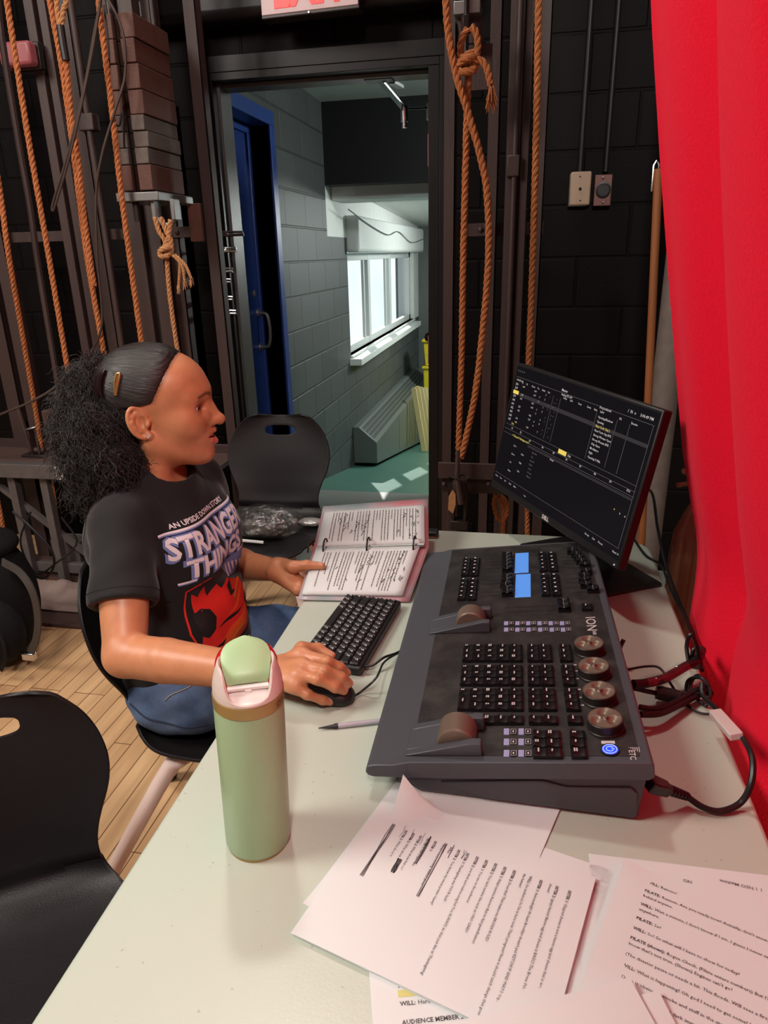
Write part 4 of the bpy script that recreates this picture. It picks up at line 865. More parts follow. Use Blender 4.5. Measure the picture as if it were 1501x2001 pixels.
for k in range(2): script_page('script_page', ['lower page of the stapled script at the right, only its edge showing', 'middle page of the stapled script at the right, just under its top page'][k], mst @ T(-.003+.0015*k, -.001*k, -.004+.0015*k) @ RZ(radians(.8-.4*k)), [])
will = ['*WILL: Renovo!', .7, '*PILATE: Renovo. Are you ready now? Actually, don\'t answer that. I can see you can not be', 'behind anyone.', .6, '*WILL: Wait a minute, I don\'t know if I am. I guess I never made it to the top on the mountain', 'anywhere.', .6, '*PILATE: So?', .8, '*WILL: So? So what will I have to show for today?', .7, '*PILATE (shows): Rogue Check. (Pilate enters numbers) But I\'m going to let you stick that over there', 'know that\'s not true. (Shows) Engines can\'t go?', .7,
 '(The disaster pause or needs a hit. This floods. Will sees a fire)', .8, '*WILL: What is happening? Oh god I need to get some! I knew I\'m to be sad.', .7, '(There is obviously smoke and stuff in the space. Will wants it even when I am the fire)', .7, '(The noise gets loud and dark immediately!)', .8, '*PILATE: Will, sit, it is', .8, '*WILL: so close, come in', 1, '*PILATE: Be here. With me we begin', 1, '*WILL: And then the light.']
script_page('script_page', 'top page of the stapled script at the right, with tilted dialogue lines', mst, will, [(0, 1, .05, .006), (0, .5, .06, .002)], None, x0=.03, y0=.262, lh=.0078, sz=.0052)
c = onz(1240, 1690, z0+.009); stp = MB().grid([[c+d*x+up_*(y)+Vector((0, 0, .0015+.004*sin(t*pi)-.004*t)) for t, (x, y) in enumerate(zip([0, .006, .012], [k2, k2, k2]))] for k2 in (.004, -.02, -.045)])
# lower pages
a = onz(722, 1908, z0+.001); d = onz(900, 1890, z0+.001)-a; d.z = 0; d.normalize(); up_ = Vector((-d.y, d.x, 0)); mlo = frame(a-up_*(PH-.02)+d*0, d, up_, (0, 0, 1))
aud = ['*WILL: There is', 1.2, '*AUDIENCE MEMBER 1: hi', 1.2, '*WILL: Hare to. Hare to give me', 1.2, '*AUDIENCE MEMBER 2: I am got out of', 1.2, '*WILL: The use a', 1.2, '*AUDIENCE MEMBER 1: the', 1.2, '*WILL: Go on']
script_page('script_page', 'page with AUDIENCE MEMBER lines, poking out below the main script stack', mlo, aud, [], None, x0=.028, y0=.262, lh=.0082, sz=.0062)
hl = MB(mlo).add([(.027, .2345, .00055), (.062, .2345, .00055), (.062, .2415, .00055), (.027, .2415, .00055)], [(0, 1, 2, 3)]); plainmat('highlighter', (.62, .60, .22, 1), .7)
hl.build('highlight', 'highlighter', [o for o in COL.objects if o.name.startswith('script_page')][-1], smooth=0)
zt = z0+.014
a = onz(905, 1992, zt); d = onz(1225, 1914, zt)-a; d.z = 0; L_ = d.length; d.normalize(); up_ = Vector((-d.y, d.x, 0)); mfr = frame(a-up_*PH-d*(PW*1.0-L_-.003), d, up_, (0, 0, 1))
script_page('script_page', 'blank page in the near foreground, cut by the bottom photo edge', mfr, [], [(1, 1, .05, .002)])
script_page('script_page', 'page edge just under the blank foreground page, its corner folded', mfr @ T(.012, -.008, -.004) @ RZ(radians(-2)), [], [(1, 1, .04, .003)])
# ================================================================ pen
pn = thing('pen', 'black-tipped clear ballpoint pen beside the console', 'pen', onz(680, 1416, TZ))
a = onz(622, 1423, TZ+.004); b = onz(760, 1407, TZ+.0045); d = (b-a).normalized(); pe = a+d*.14
mat('pen_clear', (.42, .40, .46, 1), .15, var=.05)
MB().cyl(a+d*.03, pe, .0042, 14).build('barrel', 'pen_clear', pn)
MB().cyl(a, a+d*.025, .0007, 12, r2=.0036).cyl(a+d*.025, a+d*.031, .0044, 14).build('tip', 'black_plastic', pn)
# ================================================================ binder
bd = thing('ring_binder', 'open ring binder with clouded pink cover and marked script pages', 'binder', onz(720, 1090, TZ))
def covermat():
    m, nt, b = nmat('clouded_cover'); N = nt.nodes.new; L = nt.links.new
    tc = N('ShaderNodeTexCoord'); n = N('ShaderNodeTexNoise'); n.inputs['Scale'].default_value = 7; n.inputs['Detail'].default_value = 2; L(tc.outputs['Object'], n.inputs['Vector'])
    rp = N('ShaderNodeValToRGB'); e = rp.color_ramp.elements; e[0].position = .36; e[0].color = (.30, .37, .39, 1); e[1].position = .66; e[1].color = (.60, .22, .25, 1)
    x = e.new(.5); x.color = (.48, .42, .45, 1); L(n.outputs['Fac'], rp.inputs[0]); L(rp.outputs[0], b.inputs['Base Color']); b.inputs['Roughness'].default_value = .3
covermat()
# near half slopes up to the spine, far half lies level behind it
nearL, nearR = onz(582, 1172, TZ+.004), onz(800, 1176, TZ+.004)
def mid(py, pxs, Y): return [ony(px, py, Y) for px in pxs]
spL, spR = ony(612, 1076, 1.46), ony(838, 1070, 1.47)
farL, farR = ony(632, 990, 1.665), ony(836, 975, 1.675)
def quadgrid(A, B, C, D, off, n=10, u0=0, u1=1, v0=0, v1=1, bend=0.):
    nn = (Vector(B)-Vector(A)).cross(Vector(D)-Vector(A)).normalized()
    if nn.z < 0: nn = -nn
    return [[(Vector(A).lerp(B, u)).lerp(Vector(D).lerp(C, u), v)+nn*(off+bend*sin(pi*(v-v0)/(v1-v0))) for v in [v0+(v1-v0)*j/n for j in range(n+1)]] for u in [u0+(u1-u0)*i/n for i in range(n+1)]], nn
cv = MB(); g, _ = quadgrid(nearL, nearR, spR, spL, 0); cv.grid(g); cv.build('near_cover', 'clouded_cover', bd, solid=.0025)
cv = MB(); g, _ = quadgrid(spL, spR, farR, farL, 0); cv.grid(g); cv.build('far_cover', 'clouded_cover', bd, solid=.0025)
def pagepart(A, B, C, D, u0, u1, v0, v1, off, name, seed, side):
    g, nn = quadgrid(A, B, C, D, off, 12, u0, u1, v0, v1, .003); o = MB().grid(g).build(name, 'script_paper', bd, solid=off*1.3, smooth=60)
    rnd = random.Random(seed); tm = MB(); pm = MB()
    def P(u, v): return (Vector(A).lerp(B, u)).lerp(Vector(D).lerp(C, u), v)+nn*(off*1.65+.0012+.003*sin(pi*(v-v0)/(v1-v0)))
    uu = u0+.10*(u1-u0)
    while uu < u1-.08:
        Lg = rnd.choice((.5, .75, .82, .82, .82, .3, .65)); vs_ = v1-.10*(v1-v0); ve = vs_-(v1-v0)*Lg
        if side: vs_, ve = v1-.12*(v1-v0), max(v0+.06*(v1-v0), v1-.12*(v1-v0)-(v1-v0)*Lg)
        v = vs_
        while v > ve:
            wd = rnd.uniform(.012, .045); e_ = max(ve, v-wd); h_ = .0075
            tm.add([P(uu, v), P(uu, e_), P(uu+h_, e_), P(uu+h_, v)], [(0, 1, 2, 3)]); v -= wd+.010
        uu += .027+(.018 if rnd.random() < .25 else 0)
    tm.build('printed_lines', 'ink_soft', o, smooth=0)
    for _ in range(9):
        u_, a_ = rnd.uniform(u0+.15, u1-.15), rnd.uniform(v0+.15, v1-.3); n_ = rnd.randint(4, 9)
        pts = [P(u_+rnd.uniform(-.01, .01)+.004*i*rnd.choice((0, 1)), a_+.045*i*(.6 if n_ > 6 else .3)) for i in range(n_)]
        pts = [p for p in pts]; pm.tube(pts, .0006, 4)
    for _ in range(12):
        u_, a_ = rnd.uniform(u1-.14, u1-.05), rnd.uniform(v0+.1, v1-.1); pm.tube([P(u_+rnd.uniform(-.012, .012), a_+.012*i+rnd.uniform(-.006, .006)) for i in range(5)], .0005, 4)
    pm.build('pen_marks', 'pen_black', o, smooth=0); return P
PN = pagepart(nearL, nearR, spR, spL, .035, .93, .06, .97, .006, 'near_pages', 21, 1)
PF = pagepart(spL, spR, farR, farL, .04, .97, .03, .80, .006, 'far_pages', 22, 0)
MB().tube([spL+Vector((.01, 0, .004)), spR+Vector((-.01, 0, .004))], .006, 8).build('spine_bar', 'steel', bd)
for px_, py_ in ((607, 1065), (637, 1066), (722, 1063), (811, 1060)):
    t = (px_-612)/(838-612); c = spL.lerp(spR, t)+Vector((0, 0, .0))
    rg = [c+Vector((0, .021*cos(a), .004+.024*max(0, sin(a)))) for a in [pi*i/14 for i in range(15)]]
    MB().tube(rg, .0021, 8).build('ring', 'steel_dark', bd)
# ================================================================ phone-like block at the table's far end
p = onz(848, 1040, TZ+.01); ph = thing('black_device', 'small black device with gold edge at the far end of the table', 'device', (p.x, p.y, TZ))
MB().prism(rounded(p.x-.03, p.x+.012, p.y-.02, p.y+.012, .005), TZ, TZ+.017).build('body', 'black_plastic', ph, .004, seg=3)
MB().prism(rounded(p.x-.0305, p.x+.0125, p.y-.0205, p.y+.0125, .006), TZ+.001, TZ+.006).build('gold_edge', 'lid_gold', ph, .002)
# ================================================================ keyboard and mouse
mat('key_black', (.013, .013, .014, 1), .4, var=.05); plainmat('key_white', (.75, .75, .75, 1), .6)
kA, kB, kC = onz(706, 1306, TZ+.02), onz(785, 1172, TZ+.02), onz(590, 1275, TZ+.02)
ky = (kB-kA); Lk = ky.length; ky.normalize(); kx = Vector((-ky.y, ky.x, 0)); Wk = .122
KM = frame((kA.x, kA.y, TZ), ky, kx, (0, 0, 1))
kb = thing('keyboard', 'small black wired keyboard lying beside the console', 'keyboard', (KM @ Vector((Lk/2, Wk/2, 0))))
MB(KM).prism(rounded(0, Lk, 0, Wk, .008), .004, .019).build('case', 'black_plastic', kb, .004, seg=3)
MB(KM).box(.02, .05, .01, .02, 0, .005).box(Lk-.05, Lk-.02, .01, .02, 0, .005).box(.02, .05, Wk-.02, Wk-.01, 0, .005).box(Lk-.05, Lk-.02, Wk-.02, Wk-.01, 0, .005).build('feet', 'black_plastic', kb)
kw = MB(); kw.prism(rounded(-.0083, .0083, -.0083, .0083, .002, 3), 0, .001).prism(rounded(-.0064, .0064, -.0060, .0072, .002, 3), .001, .0055)
kcap = None; rnd = random.Random(5)
rows = [(15, 1), (14, 1), (13, 1.15), (12, 1.3), (13, 1.1), (9, 1)]
plainmat('legend', (.7, .7, .7, 1), .6)
kn_ = 0; U = (Lk-.014)/15.2
keymeshes = {}
def keyobj(w_, parent, M_, h_=.0055, name='key', sy=1):
    k = (round(w_, 3), sy)
    if k not in keymeshes:
        m = MB(); hw = w_/2-.0007; hy = .0083*sy
        m.prism(rounded(-hw, hw, -hy, hy, .0018, 2), 0, .0035); m.cur = 0; n0 = len(m.v)
        b0 = rounded(-hw, hw, -hy, hy, .0018, 2); t0 = rounded(-hw+.0017, hw-.0017, -hy+.0015, hy-.0022, .0018, 2); n = len(b0)
        m.add([(x, y, .0035) for x, y in b0]+[(x, y, h_+.001*(y/hy)**2) for x, y in t0], [(i, (i+1) % n, n+(i+1) % n, n+i) for i in range(n)]+[tuple(range(n, 2*n))])
        m.cur = 1
        lw = min(.0042, w_*.3)
        for (a, c, e) in ((-hw+.003, .0018, lw), (-hw+.003, -.0016, lw*.55)): m.add([(a, c, h_+.0006), (a+e, c, h_+.0006), (a+e, c+.002, h_+.0006), (a, c+.002, h_+.0006)], [(0, 1, 2, 3)])
        o = m.build(name, ['key_black', 'legend'], parent); keymeshes[k] = o.data; o.matrix_parent_inverse = Matrix(); o.matrix_basis = wm(parent).inverted() @ M_; return o
    o = bpy.data.objects.new(name, keymeshes[k]); COL.objects.link(o); o.parent = parent; o.matrix_basis = wm(parent).inverted() @ M_; return o
for r, (cnt, k0) in enumerate(rows):
    y = Wk-.016-r*.0185-(.002 if r else 0); x = .008
    ws = [U]*cnt; rest = 15.2*U-cnt*U
    if cnt == 9: ws = [U*1.1]*3+[U*5.2]+[U*1.1]*3+[U*.9]*2; 
    else: ws[0] += rest*.5; ws[-1] += rest*.5
    # rows mirrored: the keyboard's typing side faces the woman
    for w_ in ws:
        keyobj(w_, kb, KM @ T(Lk-x-w_/2, .016+r*.0185, .0185) @ RZ(pi)); x += w_
# mouse under her hand
mo = thing('computer_mouse', 'black wired mouse under the woman\'s right hand', 'mouse', onz(640, 1340, TZ))
ma, mb_ = onz(588, 1337, TZ+.012), onz(680, 1358, TZ+.012); md_ = (mb_-ma); md_.z = 0; md_.normalize(); mc = Vector((-.302, .958, TZ))
MMX = frame(mc, md_, (-md_.y, md_.x, 0), (0, 0, 1))
g = []
for i in range(25):
    a = pi*i/24; row = []
    for j in range(25):
        b = 2*pi*j/24; s = sin(a); x = -.053*cos(a); yw = .0285*s**.7*(1-.10*cos(a))
        zz = .034*s**.75*(1-.22*(x/.053)) ; row.append((x, yw*cos(b), max(.001, .006+ (zz*sin(b) if sin(b) > 0 else .006*sin(b)))))
    g.append(row)
MB(MMX).grid(g).build('body', 'black_plastic', mo, smooth=60)
MB(MMX).cyl((.027, -.004, .027), (.027, .004, .027), .009, 16).build('scroll_wheel', 'steel_dark', mo)
MB(MMX).add([(.0, -.0006, .0385), (.05, -.0006, .0225), (.05, .0006, .0225), (.0, .0006, .0385)], [(0, 1, 2, 3)]).build('button_seam', 'cable_black', mo)
# cables of both run to the console
cable('black mouse cable curving from the mouse to the console', [tuple(MMX @ Vector((.05, 0, .010))), tuple(onz(705, 1352, TZ+.006)), tuple(onz(735, 1325, TZ+.03)), tuple(onz(750, 1295, TZ+.02)), tuple(onz(775, 1278, TZ+.006)), tuple(onz(800, 1270, TZ+.004))], .0019, 'cable_black', 8, world=True)
cable('black keyboard cable running from the keyboard corner to the console', [tuple(onz(707, 1303, TZ+.012)), tuple(onz(728, 1300, TZ+.015)), tuple(onz(750, 1285, TZ+.02)), tuple(onz(775, 1276, TZ+.012)), tuple(onz(800, 1262, TZ+.004))], .0023, 'cable_black', 8, world=True)
# ================================================================ lighting console
def dusty(name, col, rough, amt, dust=(.16, .145, .13)):
    m, nt, b = nmat(name); N = nt.nodes.new; L = nt.links.new
    tc = N('ShaderNodeTexCoord'); n = N('ShaderNodeTexNoise'); n.inputs['Scale'].default_value = 22; n.inputs['Detail'].default_value = 8; n.inputs['Roughness'].default_value = .75
    L(tc.outputs['Object'], n.inputs['Vector']); rp = N('ShaderNodeValToRGB'); rp.color_ramp.elements[0].position = .42; rp.color_ramp.elements[0].color = (0, 0, 0, 1); rp.color_ramp.elements[1].position = .78
    rp.color_ramp.elements[1].color = (amt, amt, amt, 1); L(n.outputs['Fac'], rp.inputs[0])
    mx = N('ShaderNodeMix'); mx.data_type = 'RGBA'; mx.inputs[6].default_value = (*col, 1); mx.inputs[7].default_value = (*dust, 1)
    L(rp.outputs[0], mx.inputs[0]); L(mx.outputs[2], b.inputs['Base Color']); b.inputs['Roughness'].default_value = rough
dusty('console_body', (.062, .068, .080), .36, .04); dusty('console_panel', (.0095, .0085, .0092), .5, .30)
mat('console_key', (.0095, .009, .010, 1), .3, var=.1); mat('bronze', (.21, .155, .118, 1), .38, metal=.4, var=.08); mat('bronze_dark', (.03, .022, .02, 1), .45, metal=.3)
plainmat('lcd_blue', (.07, .22, .60, 1), .3, emit=.75); plainmat('lavender', (.30, .30, .50, 1), .4, emit=.12); plainmat('power_blue', (.01, .03, 1.0, 1), .3, emit=2.2); plainmat('power_glow', (.25, .38, 1.0, 1), .3, emit=1.0)
plainmat('print_white', (.62, .60, .60, 1), .6); plainmat('print_grey', (.33, .32, .32, 1), .6)
cA = onz(710, 1490, .785); cB = onz(1280, 1493, .833); cC = onz(835, 1080, .785)
cn = (cB-cA).cross(cC-cA).normalized(); cu = (cB-cA).normalized(); cv_ = cn.cross(cu)
CM = frame(cA, cu, cv_, cn); CI = CM.inverted()
def uv(px, py, h=0.):
    q = CI @ onplane(px, py, cA+cn*h, cn); return q.x, q.y
def c3(x, y): return uv(860+x/4.17, 1050+y/4.17, .008)
def c4(x, y): return uv(860+x/3.49, 1230+y/3.49, .008)
W0, LN = .373, .729
lt = thing('lighting_console', 'dark grey lighting console with dusty keys, faders and encoder wheels', 'lighting console', CM @ Vector((W0/2, LN/2, -.05)))
def skew(p): x, y, z = p; return (x-.0155*y/LN, y*(1-.003*x), z)
def cmesh(): return MB(CM)
top = MB(CM)
pr = [(0, -.016), (.003, -.0215), (.010, -.024), (.06, -.026), (.366, -.026), (.373, -.021), (.373, -.003), (.370, 0), (.062, 0), (.040, -.0045), (.012, -.0045), (.003, -.0075)]
n = len(pr); vs = [skew((x, 0, z)) for x, z in pr]+[skew((x, LN, z)) for x, z in pr]
top.add(vs, [tuple(range(n)), tuple(range(n, 2*n))[::-1]]+[(i, n+i, n+(i+1) % n, (i+1) % n) for i in range(n)])
top.build('top_shell', 'console_body', lt, .0022, seg=3)
def down(u_, v_): return CI @ (lambda p: Vector((p.x, p.y, TZ+.0005)))(CM @ Vector(skew((u_, v_, -.026))))
pb = []
for v_ in (.008, LN-.008):
    pb += [Vector(skew((.045, v_, -.025))), Vector(skew((.366, v_, -.025))), down(.360, v_), down(.075, v_)+Vector((0, 0, .002))]
bs = MB(CM).add(pb, [(0, 1, 2, 3), (7, 6, 5, 4), (0, 4, 5, 1), (1, 5, 6, 2), (2, 6, 7, 3), (3, 7, 4, 0)])
bs.build('base_housing', 'console_body', lt, .004, seg=3)
# moulded side cheek
e0, e1 = Vector(skew((.10, .006, -.030))), down(.352, .006)
sd_ = MB(CM); zz = down(.352, .006).z
sd_.prism([(.10, -.036), (.235, -.032), (.265, -.042), (.345, -.042), (.352, -.050), (.350, zz+.006), (.345, zz+.003), (.16, -.062)], 0, .004, Matrix(((1,0,0,0),(0,0,-1,.0085),(0,1,0,0),(0,0,0,1))))
sd_.build('side_cheek', 'console_body', lt, .0015)
pn_ = MB(CM).add([skew(p) for p in ((.064, .014, .0004), (.358, .014, .0004), (.358, LN-.010, .0004), (.064, LN-.010, .0004))], [(0, 1, 2, 3)])
pn_.build('control_panel', 'console_panel', lt, smooth=0, solid=.0006)
# key caps: curved wedge, raised toward the back
kshape = {}
def ckey(name, u_, v_, su, sv, h_=.0085, leg=0, m='console_key'):
    key = (name, round(su, 4), round(sv, 4), leg)
    if key not in kshape:
        b = MB(); a, c = su/2, sv/2
        b.prism(rounded(-a, a, -c, c, .0015, 2), 0, h_*.45)
        G = [[(-a+2*a*i/6, -c+.0006+(2*c-.0012)*j/4, h_*.45+(h_*.55)*(1-.55*(i/6-.05)**2*1.6)*(.25 if i in (0,) else 1)*(.85 if j in (0, 4) else 1)+.0018*sin(pi*i/6)*(-1 if 1 < i < 5 else 0)) for j in range(5)] for i in range(7)]
        G = [[(p[0], p[1], h_*.45)for p in G[0]]]+G[1:6]+[[(p[0], p[1], h_*.45) for p in G[6]]]
        b.grid([[G[i][j] for j in range(5)] for i in range(7)])
        for j in (0, 4): b.add([G[i][j] for i in range(7)]+[(G[i][j][0], G[i][j][1], h_*.4) for i in range(7)], [(i, i+1, 8+i, 7+i) for i in range(6)])
        b.cur = 1; zz = h_+.0005
        rnd_ = random.Random(hash(key) % 1000+leg)
        if leg == 90: b.add([(-.004, 0, zz), (.0005, .0028, zz), (.0005, -.0028, zz)], [(0, 1, 2)])
        elif leg == 91: b.add([(-.003, -.0022, zz), (.001, -.0022, zz), (.001, .0022, zz), (-.003, .0022, zz)], [(3, 2, 1, 0)])
        elif leg >= 0:
            ln = (.0035, .0055, .007, .0045)[leg % 4]; y = ln/2
            while y > -ln/2:
                w_ = rnd_.uniform(.0009, .0017); x_ = -a*.35+(.0 if leg % 3 else 0)
                for rr_ in range(1 if leg % 3 else 2): b.add([(x_-rr_*.0028, y-w_, zz), (x_+.0020-rr_*.0028, y-w_, zz), (x_+.0020-rr_*.0028, y, zz), (x_-rr_*.0028, y, zz)], [(0, 1, 2, 3)])
                y -= w_+.0004
        o = b.build(name, [m, 'print_white'], lt, smooth=40); kshape[key] = o.data
        o.matrix_parent_inverse = Matrix()
    else:
        o = bpy.data.objects.new(name, kshape[key]); COL.objects.link(o); o.parent = lt
    o.matrix_basis = wm(lt).inverted() @ CM @ T(u_, v_, .0003); return o
def lerp(a, b, t): return a+(b-a)*t
cols = [(190, 150), (270, 238), (350, 330), (430, 420), (510, 512)]
rws = [100, 135, 172, 243, 285, 332, 403, 450, 500, 590]; kcount = 0
for ci, (xa, xb_) in enumerate(cols+[(628, 645), (708, 745), (842, 912)]):
    for ri, y in enumerate(rws):
        t = (y-100)/490; u_, v_ = c4(lerp(xa, xb_, t)+8, y+10)
        if ci == 0 and ri == 7: continue
        if ci == 0 and ri == 8: u_, v_ = c4(lerp(xa, xb_, .76)+8, 482); ckey('key', u_, v_, .0205, .036, leg=2); continue
        kcount += 1; ckey('key', u_, v_, .0205, .0165, leg=(ci*3+ri*5+ri//3) % 8)
for y, x in ((690, (672, 762, 928)), (750, (674, 766, 932)), (812, (678, 772, 940))):
    for k, xx in enumerate(x): u_, v_ = c4(xx+8, y+12); ckey('key', u_, v_, .0205, .0165, leg=(k*2+y//9) % 8)
for xa, xb_, lg in ((218, 175, 90), (292, 258, 91)):
    for y in (165, 190, 218, 246, 278, 335, 368, 400, 435, 470): u_, v_ = c3(lerp(xa, xb_, (y-165)/305), y+6); ckey('fader_button', u_, v_, .0175, .0172, leg=lg)
for xa, xb_, lg in ((830, 862, 90), (908, 950, 91)):
    for y in (120, 150, 180, 210, 240, 298, 333, 366, 400, 435): u_, v_ = c3(lerp(xa, xb_, (y-120)/315), y+6); ckey('fader_button', u_, v_, .0175, .0172, leg=lg)
for x, y, lg in ((258, 582, 90), (362, 580, 91), (1198, 552, 1)): u_, v_ = c3(x, y); ckey('fader_button', u_, v_, .0195, .0205, leg=lg)
# soft keys with lavender labels
skm = {}
def softkey(u_, v_):
    if 'a' not in skm:
        b = MB().prism(rounded(.0065, .0175, -.0062, .0062, .002, 3), 0, .0012); b.cur = 1
        b.prism([(-.005, -.0066), (.0045, -.0066), (.0045, .0066), (-.005, .0066)], 0, .0010); b.cur = 2
        b.add([(.0075, -.0052, .0014), (.0165, -.0052, .0014), (.0165, -.0046, .0014), (.0075, -.0046, .0014)], [(0, 1, 2, 3)]).add([(.0075, .0046, .0014), (.0165, .0046, .0014), (.0165, .0052, .0014), (.0075, .0052, .0014)], [(0, 1, 2, 3)])
        b.add([(.0162, -.0052, .0014), (.0168, -.0052, .0014), (.0168, .0052, .0014), (.0162, .0052, .0014)], [(0, 1, 2, 3)]).add([(.0072, -.0052, .0014), (.0078, -.0052, .0014), (.0078, .0052, .0014), (.0072, .0052, .0014)], [(0, 1, 2, 3)])
        b.add([(.0105, -.002, .0014), (.013, -.002, .0014), (.013, .002, .0014), (.0105, .002, .0014)], [(0, 1, 2, 3)])
        o = b.build('soft_key', ['console_key', 'lavender', 'print_white'], lt, smooth=0); skm['a'] = o.data; o.matrix_parent_inverse = Matrix()
    else: o = bpy.data.objects.new('soft_key', skm['a']); COL.objects.link(o); o.parent = lt
    o.matrix_basis = wm(lt).inverted() @ CM @ T(u_, v_, .0005) @ Matrix.Diagonal((.76, 1, 1, 1))
for x, x2 in ((540, 540), (632, 632), (720, 723), (812, 818), (903, 912), (995, 1004)):
    softkey(*uv(860+x/4.17, 1050+705/4.17)); softkey(*uv(860+x2/4.17, 1050+757/4.17))
for x in (455, 555):
    for y in (702, 772, 850): softkey(*uv(860+(x)/3.49, 1230+y/3.49))
# LCD pair
for q0_, q1_ in (((615, 135), (722, 290)), ((618, 308), (740, 488))):
    a = uv(860+q0_[0]/4.17, 1050+q0_[1]/4.17); b = uv(860+q1_[0]/4.17, 1050+q1_[1]/4.17)
    MB(CM).box(a[0], b[0], b[1], a[1], .0004, .0016).build('display', 'lcd_blue', lt, .0005, smooth=0)
# faders
fm = {}
def fader(u_, v_, u0, wide=1.0):
    MB(CM).box(u0, u_+.012, v_-.0008, v_+.0008, .0006, .0009).build('fader_slot', 'cable_black', lt, smooth=0)
    k = round(wide, 2)
    if k not in fm:
        b = MB(); a, c = .011, .0078*wide
        G = [[(-a+2*a*i/8, -c+2*c*j/3, .004+.0095*(1 if 0 < i < 8 else .55)*(1-.5*(1-abs(i/4-1))**1.3*.9)+(.0 if j in (1, 2) else -.0012)) for j in range(4)] for i in range(9)]
        b.grid(G); b.prism(rounded(-a, a, -c, c, .001, 2), .0, .006); b.cur = 1; b.box(-.0004, .0004, -c, c, .0089, .0093)
        o = b.build('fader_cap', ['console_key', 'print_grey'], lt, smooth=50); fm[k] = o.data; o.matrix_parent_inverse = Matrix()
    else: o = bpy.data.objects.new('fader_cap', fm[k]); COL.objects.link(o); o.parent = lt
    o.matrix_basis = wm(lt).inverted() @ CM @ T(u_, v_, .0005)
for x, y in ((545, 133), (545, 160), (546, 187), (546, 215), (548, 245), (546, 310), (546, 340), (536, 374), (546, 406), (548, 438)): u_, v_ = c3(x, y+6); fader(u_, v_, c3(372-(y-130)*.1, y)[0])
for x, y in ((1078, 98), (1112, 124), (1135, 150), (1152, 178), (1180, 208), (1190, 262), (1175, 298), (1176, 332), (1190, 370), (1246, 408)): u_, v_ = c3(x, y+6); fader(u_, v_, c3(985+(y-100)*.18, y)[0])
for x, y in ((1004, 520), (1010, 556)): u_, v_ = c3(x, y+5); fader(u_, v_, c3(525, y+30)[0], 1.3)
# encoders
plainmat('enc_hub', (.05, .038, .03, 1), .3, .5)
for x, y, rp_ in ((1014, 88, 92), (1047, 242, 97), (1083, 412, 103), (1124, 600, 110)):
    u_, v_ = uv(860+x/3.49, 1230+y/3.49, .0165); r_ = .0235; X = CM @ T(u_, v_, 0)
    MB(X).lathe([(r_+.001, 0), (r_+.001, .003), (r_, .004), (r_, .0155), (r_-.001, .0165), (r_-.002, .0165)], 40, cap=False).build('encoder', 'bronze_dark', lt)
    e_ = [o for o in lt.children if o.name.startswith('encoder')][-1]
    wh_ = MB(X); NR, NA_ = 14, 72; G = []
    for i in range(NA_):
        a = 2*pi*i/NA_; row = []
        for j in range(NR+1):
            rr_ = (r_-.0008)*j/NR; z = .0165-.0012*(1 if j in (11, 12, 13) else 0)*0
            dmin = min(sqrt((rr_*cos(a)-.0118*cos(b_))**2+(rr_*sin(a)-.0118*sin(b_))**2*.8) for b_ in (pi*.5, pi*.5+2*pi/3, pi*.5+4*pi/3))
            z -= .0045*max(0, 1-(dmin/.0088)**2)
            if j < 3: z += .001
            row.append((rr_*cos(a), rr_*sin(a), z))
        G.append(row)
    wh_.grid(G, True).build('dimpled_top', 'bronze', e_, smooth=60)
    MB(X).lathe([(.0001, .0172), (.0028, .0172), (.0034, .0175), (.0042, .0168)], 20, cap=False).build('hub', 'enc_hub', e_)
# wheel bays
def bay(pa, pb, pc, wx, wy, name):
    (u0, v0), (u1, v1), (u2, v2) = uv(*pa), uv(*pb), uv(*pc)
    ua, ub, va, vb = u0, u1, min(v0, v1, v2), max(v0, v1, v2)
    pts = [(ua, .0008), (ub-.012, .020), (ub, .019), (ub, .0)]
    w_ = (ub-ua); half = (vb-va)
    b = MB(CM); K = Matrix(((1,0,0,0),(0,0,-1,0),(0,1,0,0),(0,0,0,1)))
    for a_, c_ in ((va, va+.0135), (vb-.0135, vb)): b.prism(pts, -c_, -a_, K)
    b.prism([(ua, .0008), (ua+w_*.5, .0105), (ua+w_*.62, .006), (ua+w_*.62, 0)], -vb+.012, -va-.012, K)
    bo_ = b.build('wheel_housing', 'console_body', lt, .0015)
    X = CM @ T(ub-.036, (va+vb)/2, .006) @ RX(pi/2)
    MB(X).lathe([(.024, -half/2+.014), (.0265, -half/2+.016), (.0265, half/2-.016), (.024, half/2-.014)], 40).build('wheel', 'bronze', bo_)
bay((790, 1478), (945, 1455), (800, 1416), 0, 0, 'a')
bay((836, 1240), (960, 1225), (845, 1207), 0, 0, 'b')
# marks on the panel: USB port, power button, ETC badge, ION lettering
u_, v_ = uv(860+1147/3.49, 1230+775/3.49); MB(CM).box(u_-.0085, u_+.0085, v_-.003, v_+.003, .0008, .0014).build('usb_port', 'print_white', lt, .0004)
u_, v_ = uv(860+1160/3.49, 1230+828/3.49); X = CM @ T(u_, v_, .0008)
MB(X).lathe([(.0001, .0022), (.0095, .0022), (.0100, .0018), (.0102, 0)], 32, cap=False).build('power_button', 'power_blue', lt)
po = [o for o in lt.children if o.name.startswith('power_button')][-1]
MB(X).tube([(.0045*cos(a), .0045*sin(a), .0026) for a in [radians(30)+radians(300)*i/18 for i in range(19)]], .0006, 6).tube([(.0085*cos(a), .0085*sin(a), .0023) for a in [2*pi*i/30 for i in range(30)]], .0007, 6, True).tube([(.002, 0, .0026), (.0058, 0, .0026)], .0006, 6).build('power_symbol', 'power_glow', po)
MB(X).lathe([(.0102, 0), (.0102, .002), (.0118, .002), (.0118, 0)], 32, cap=False).build('power_ring', 'cable_black', po)
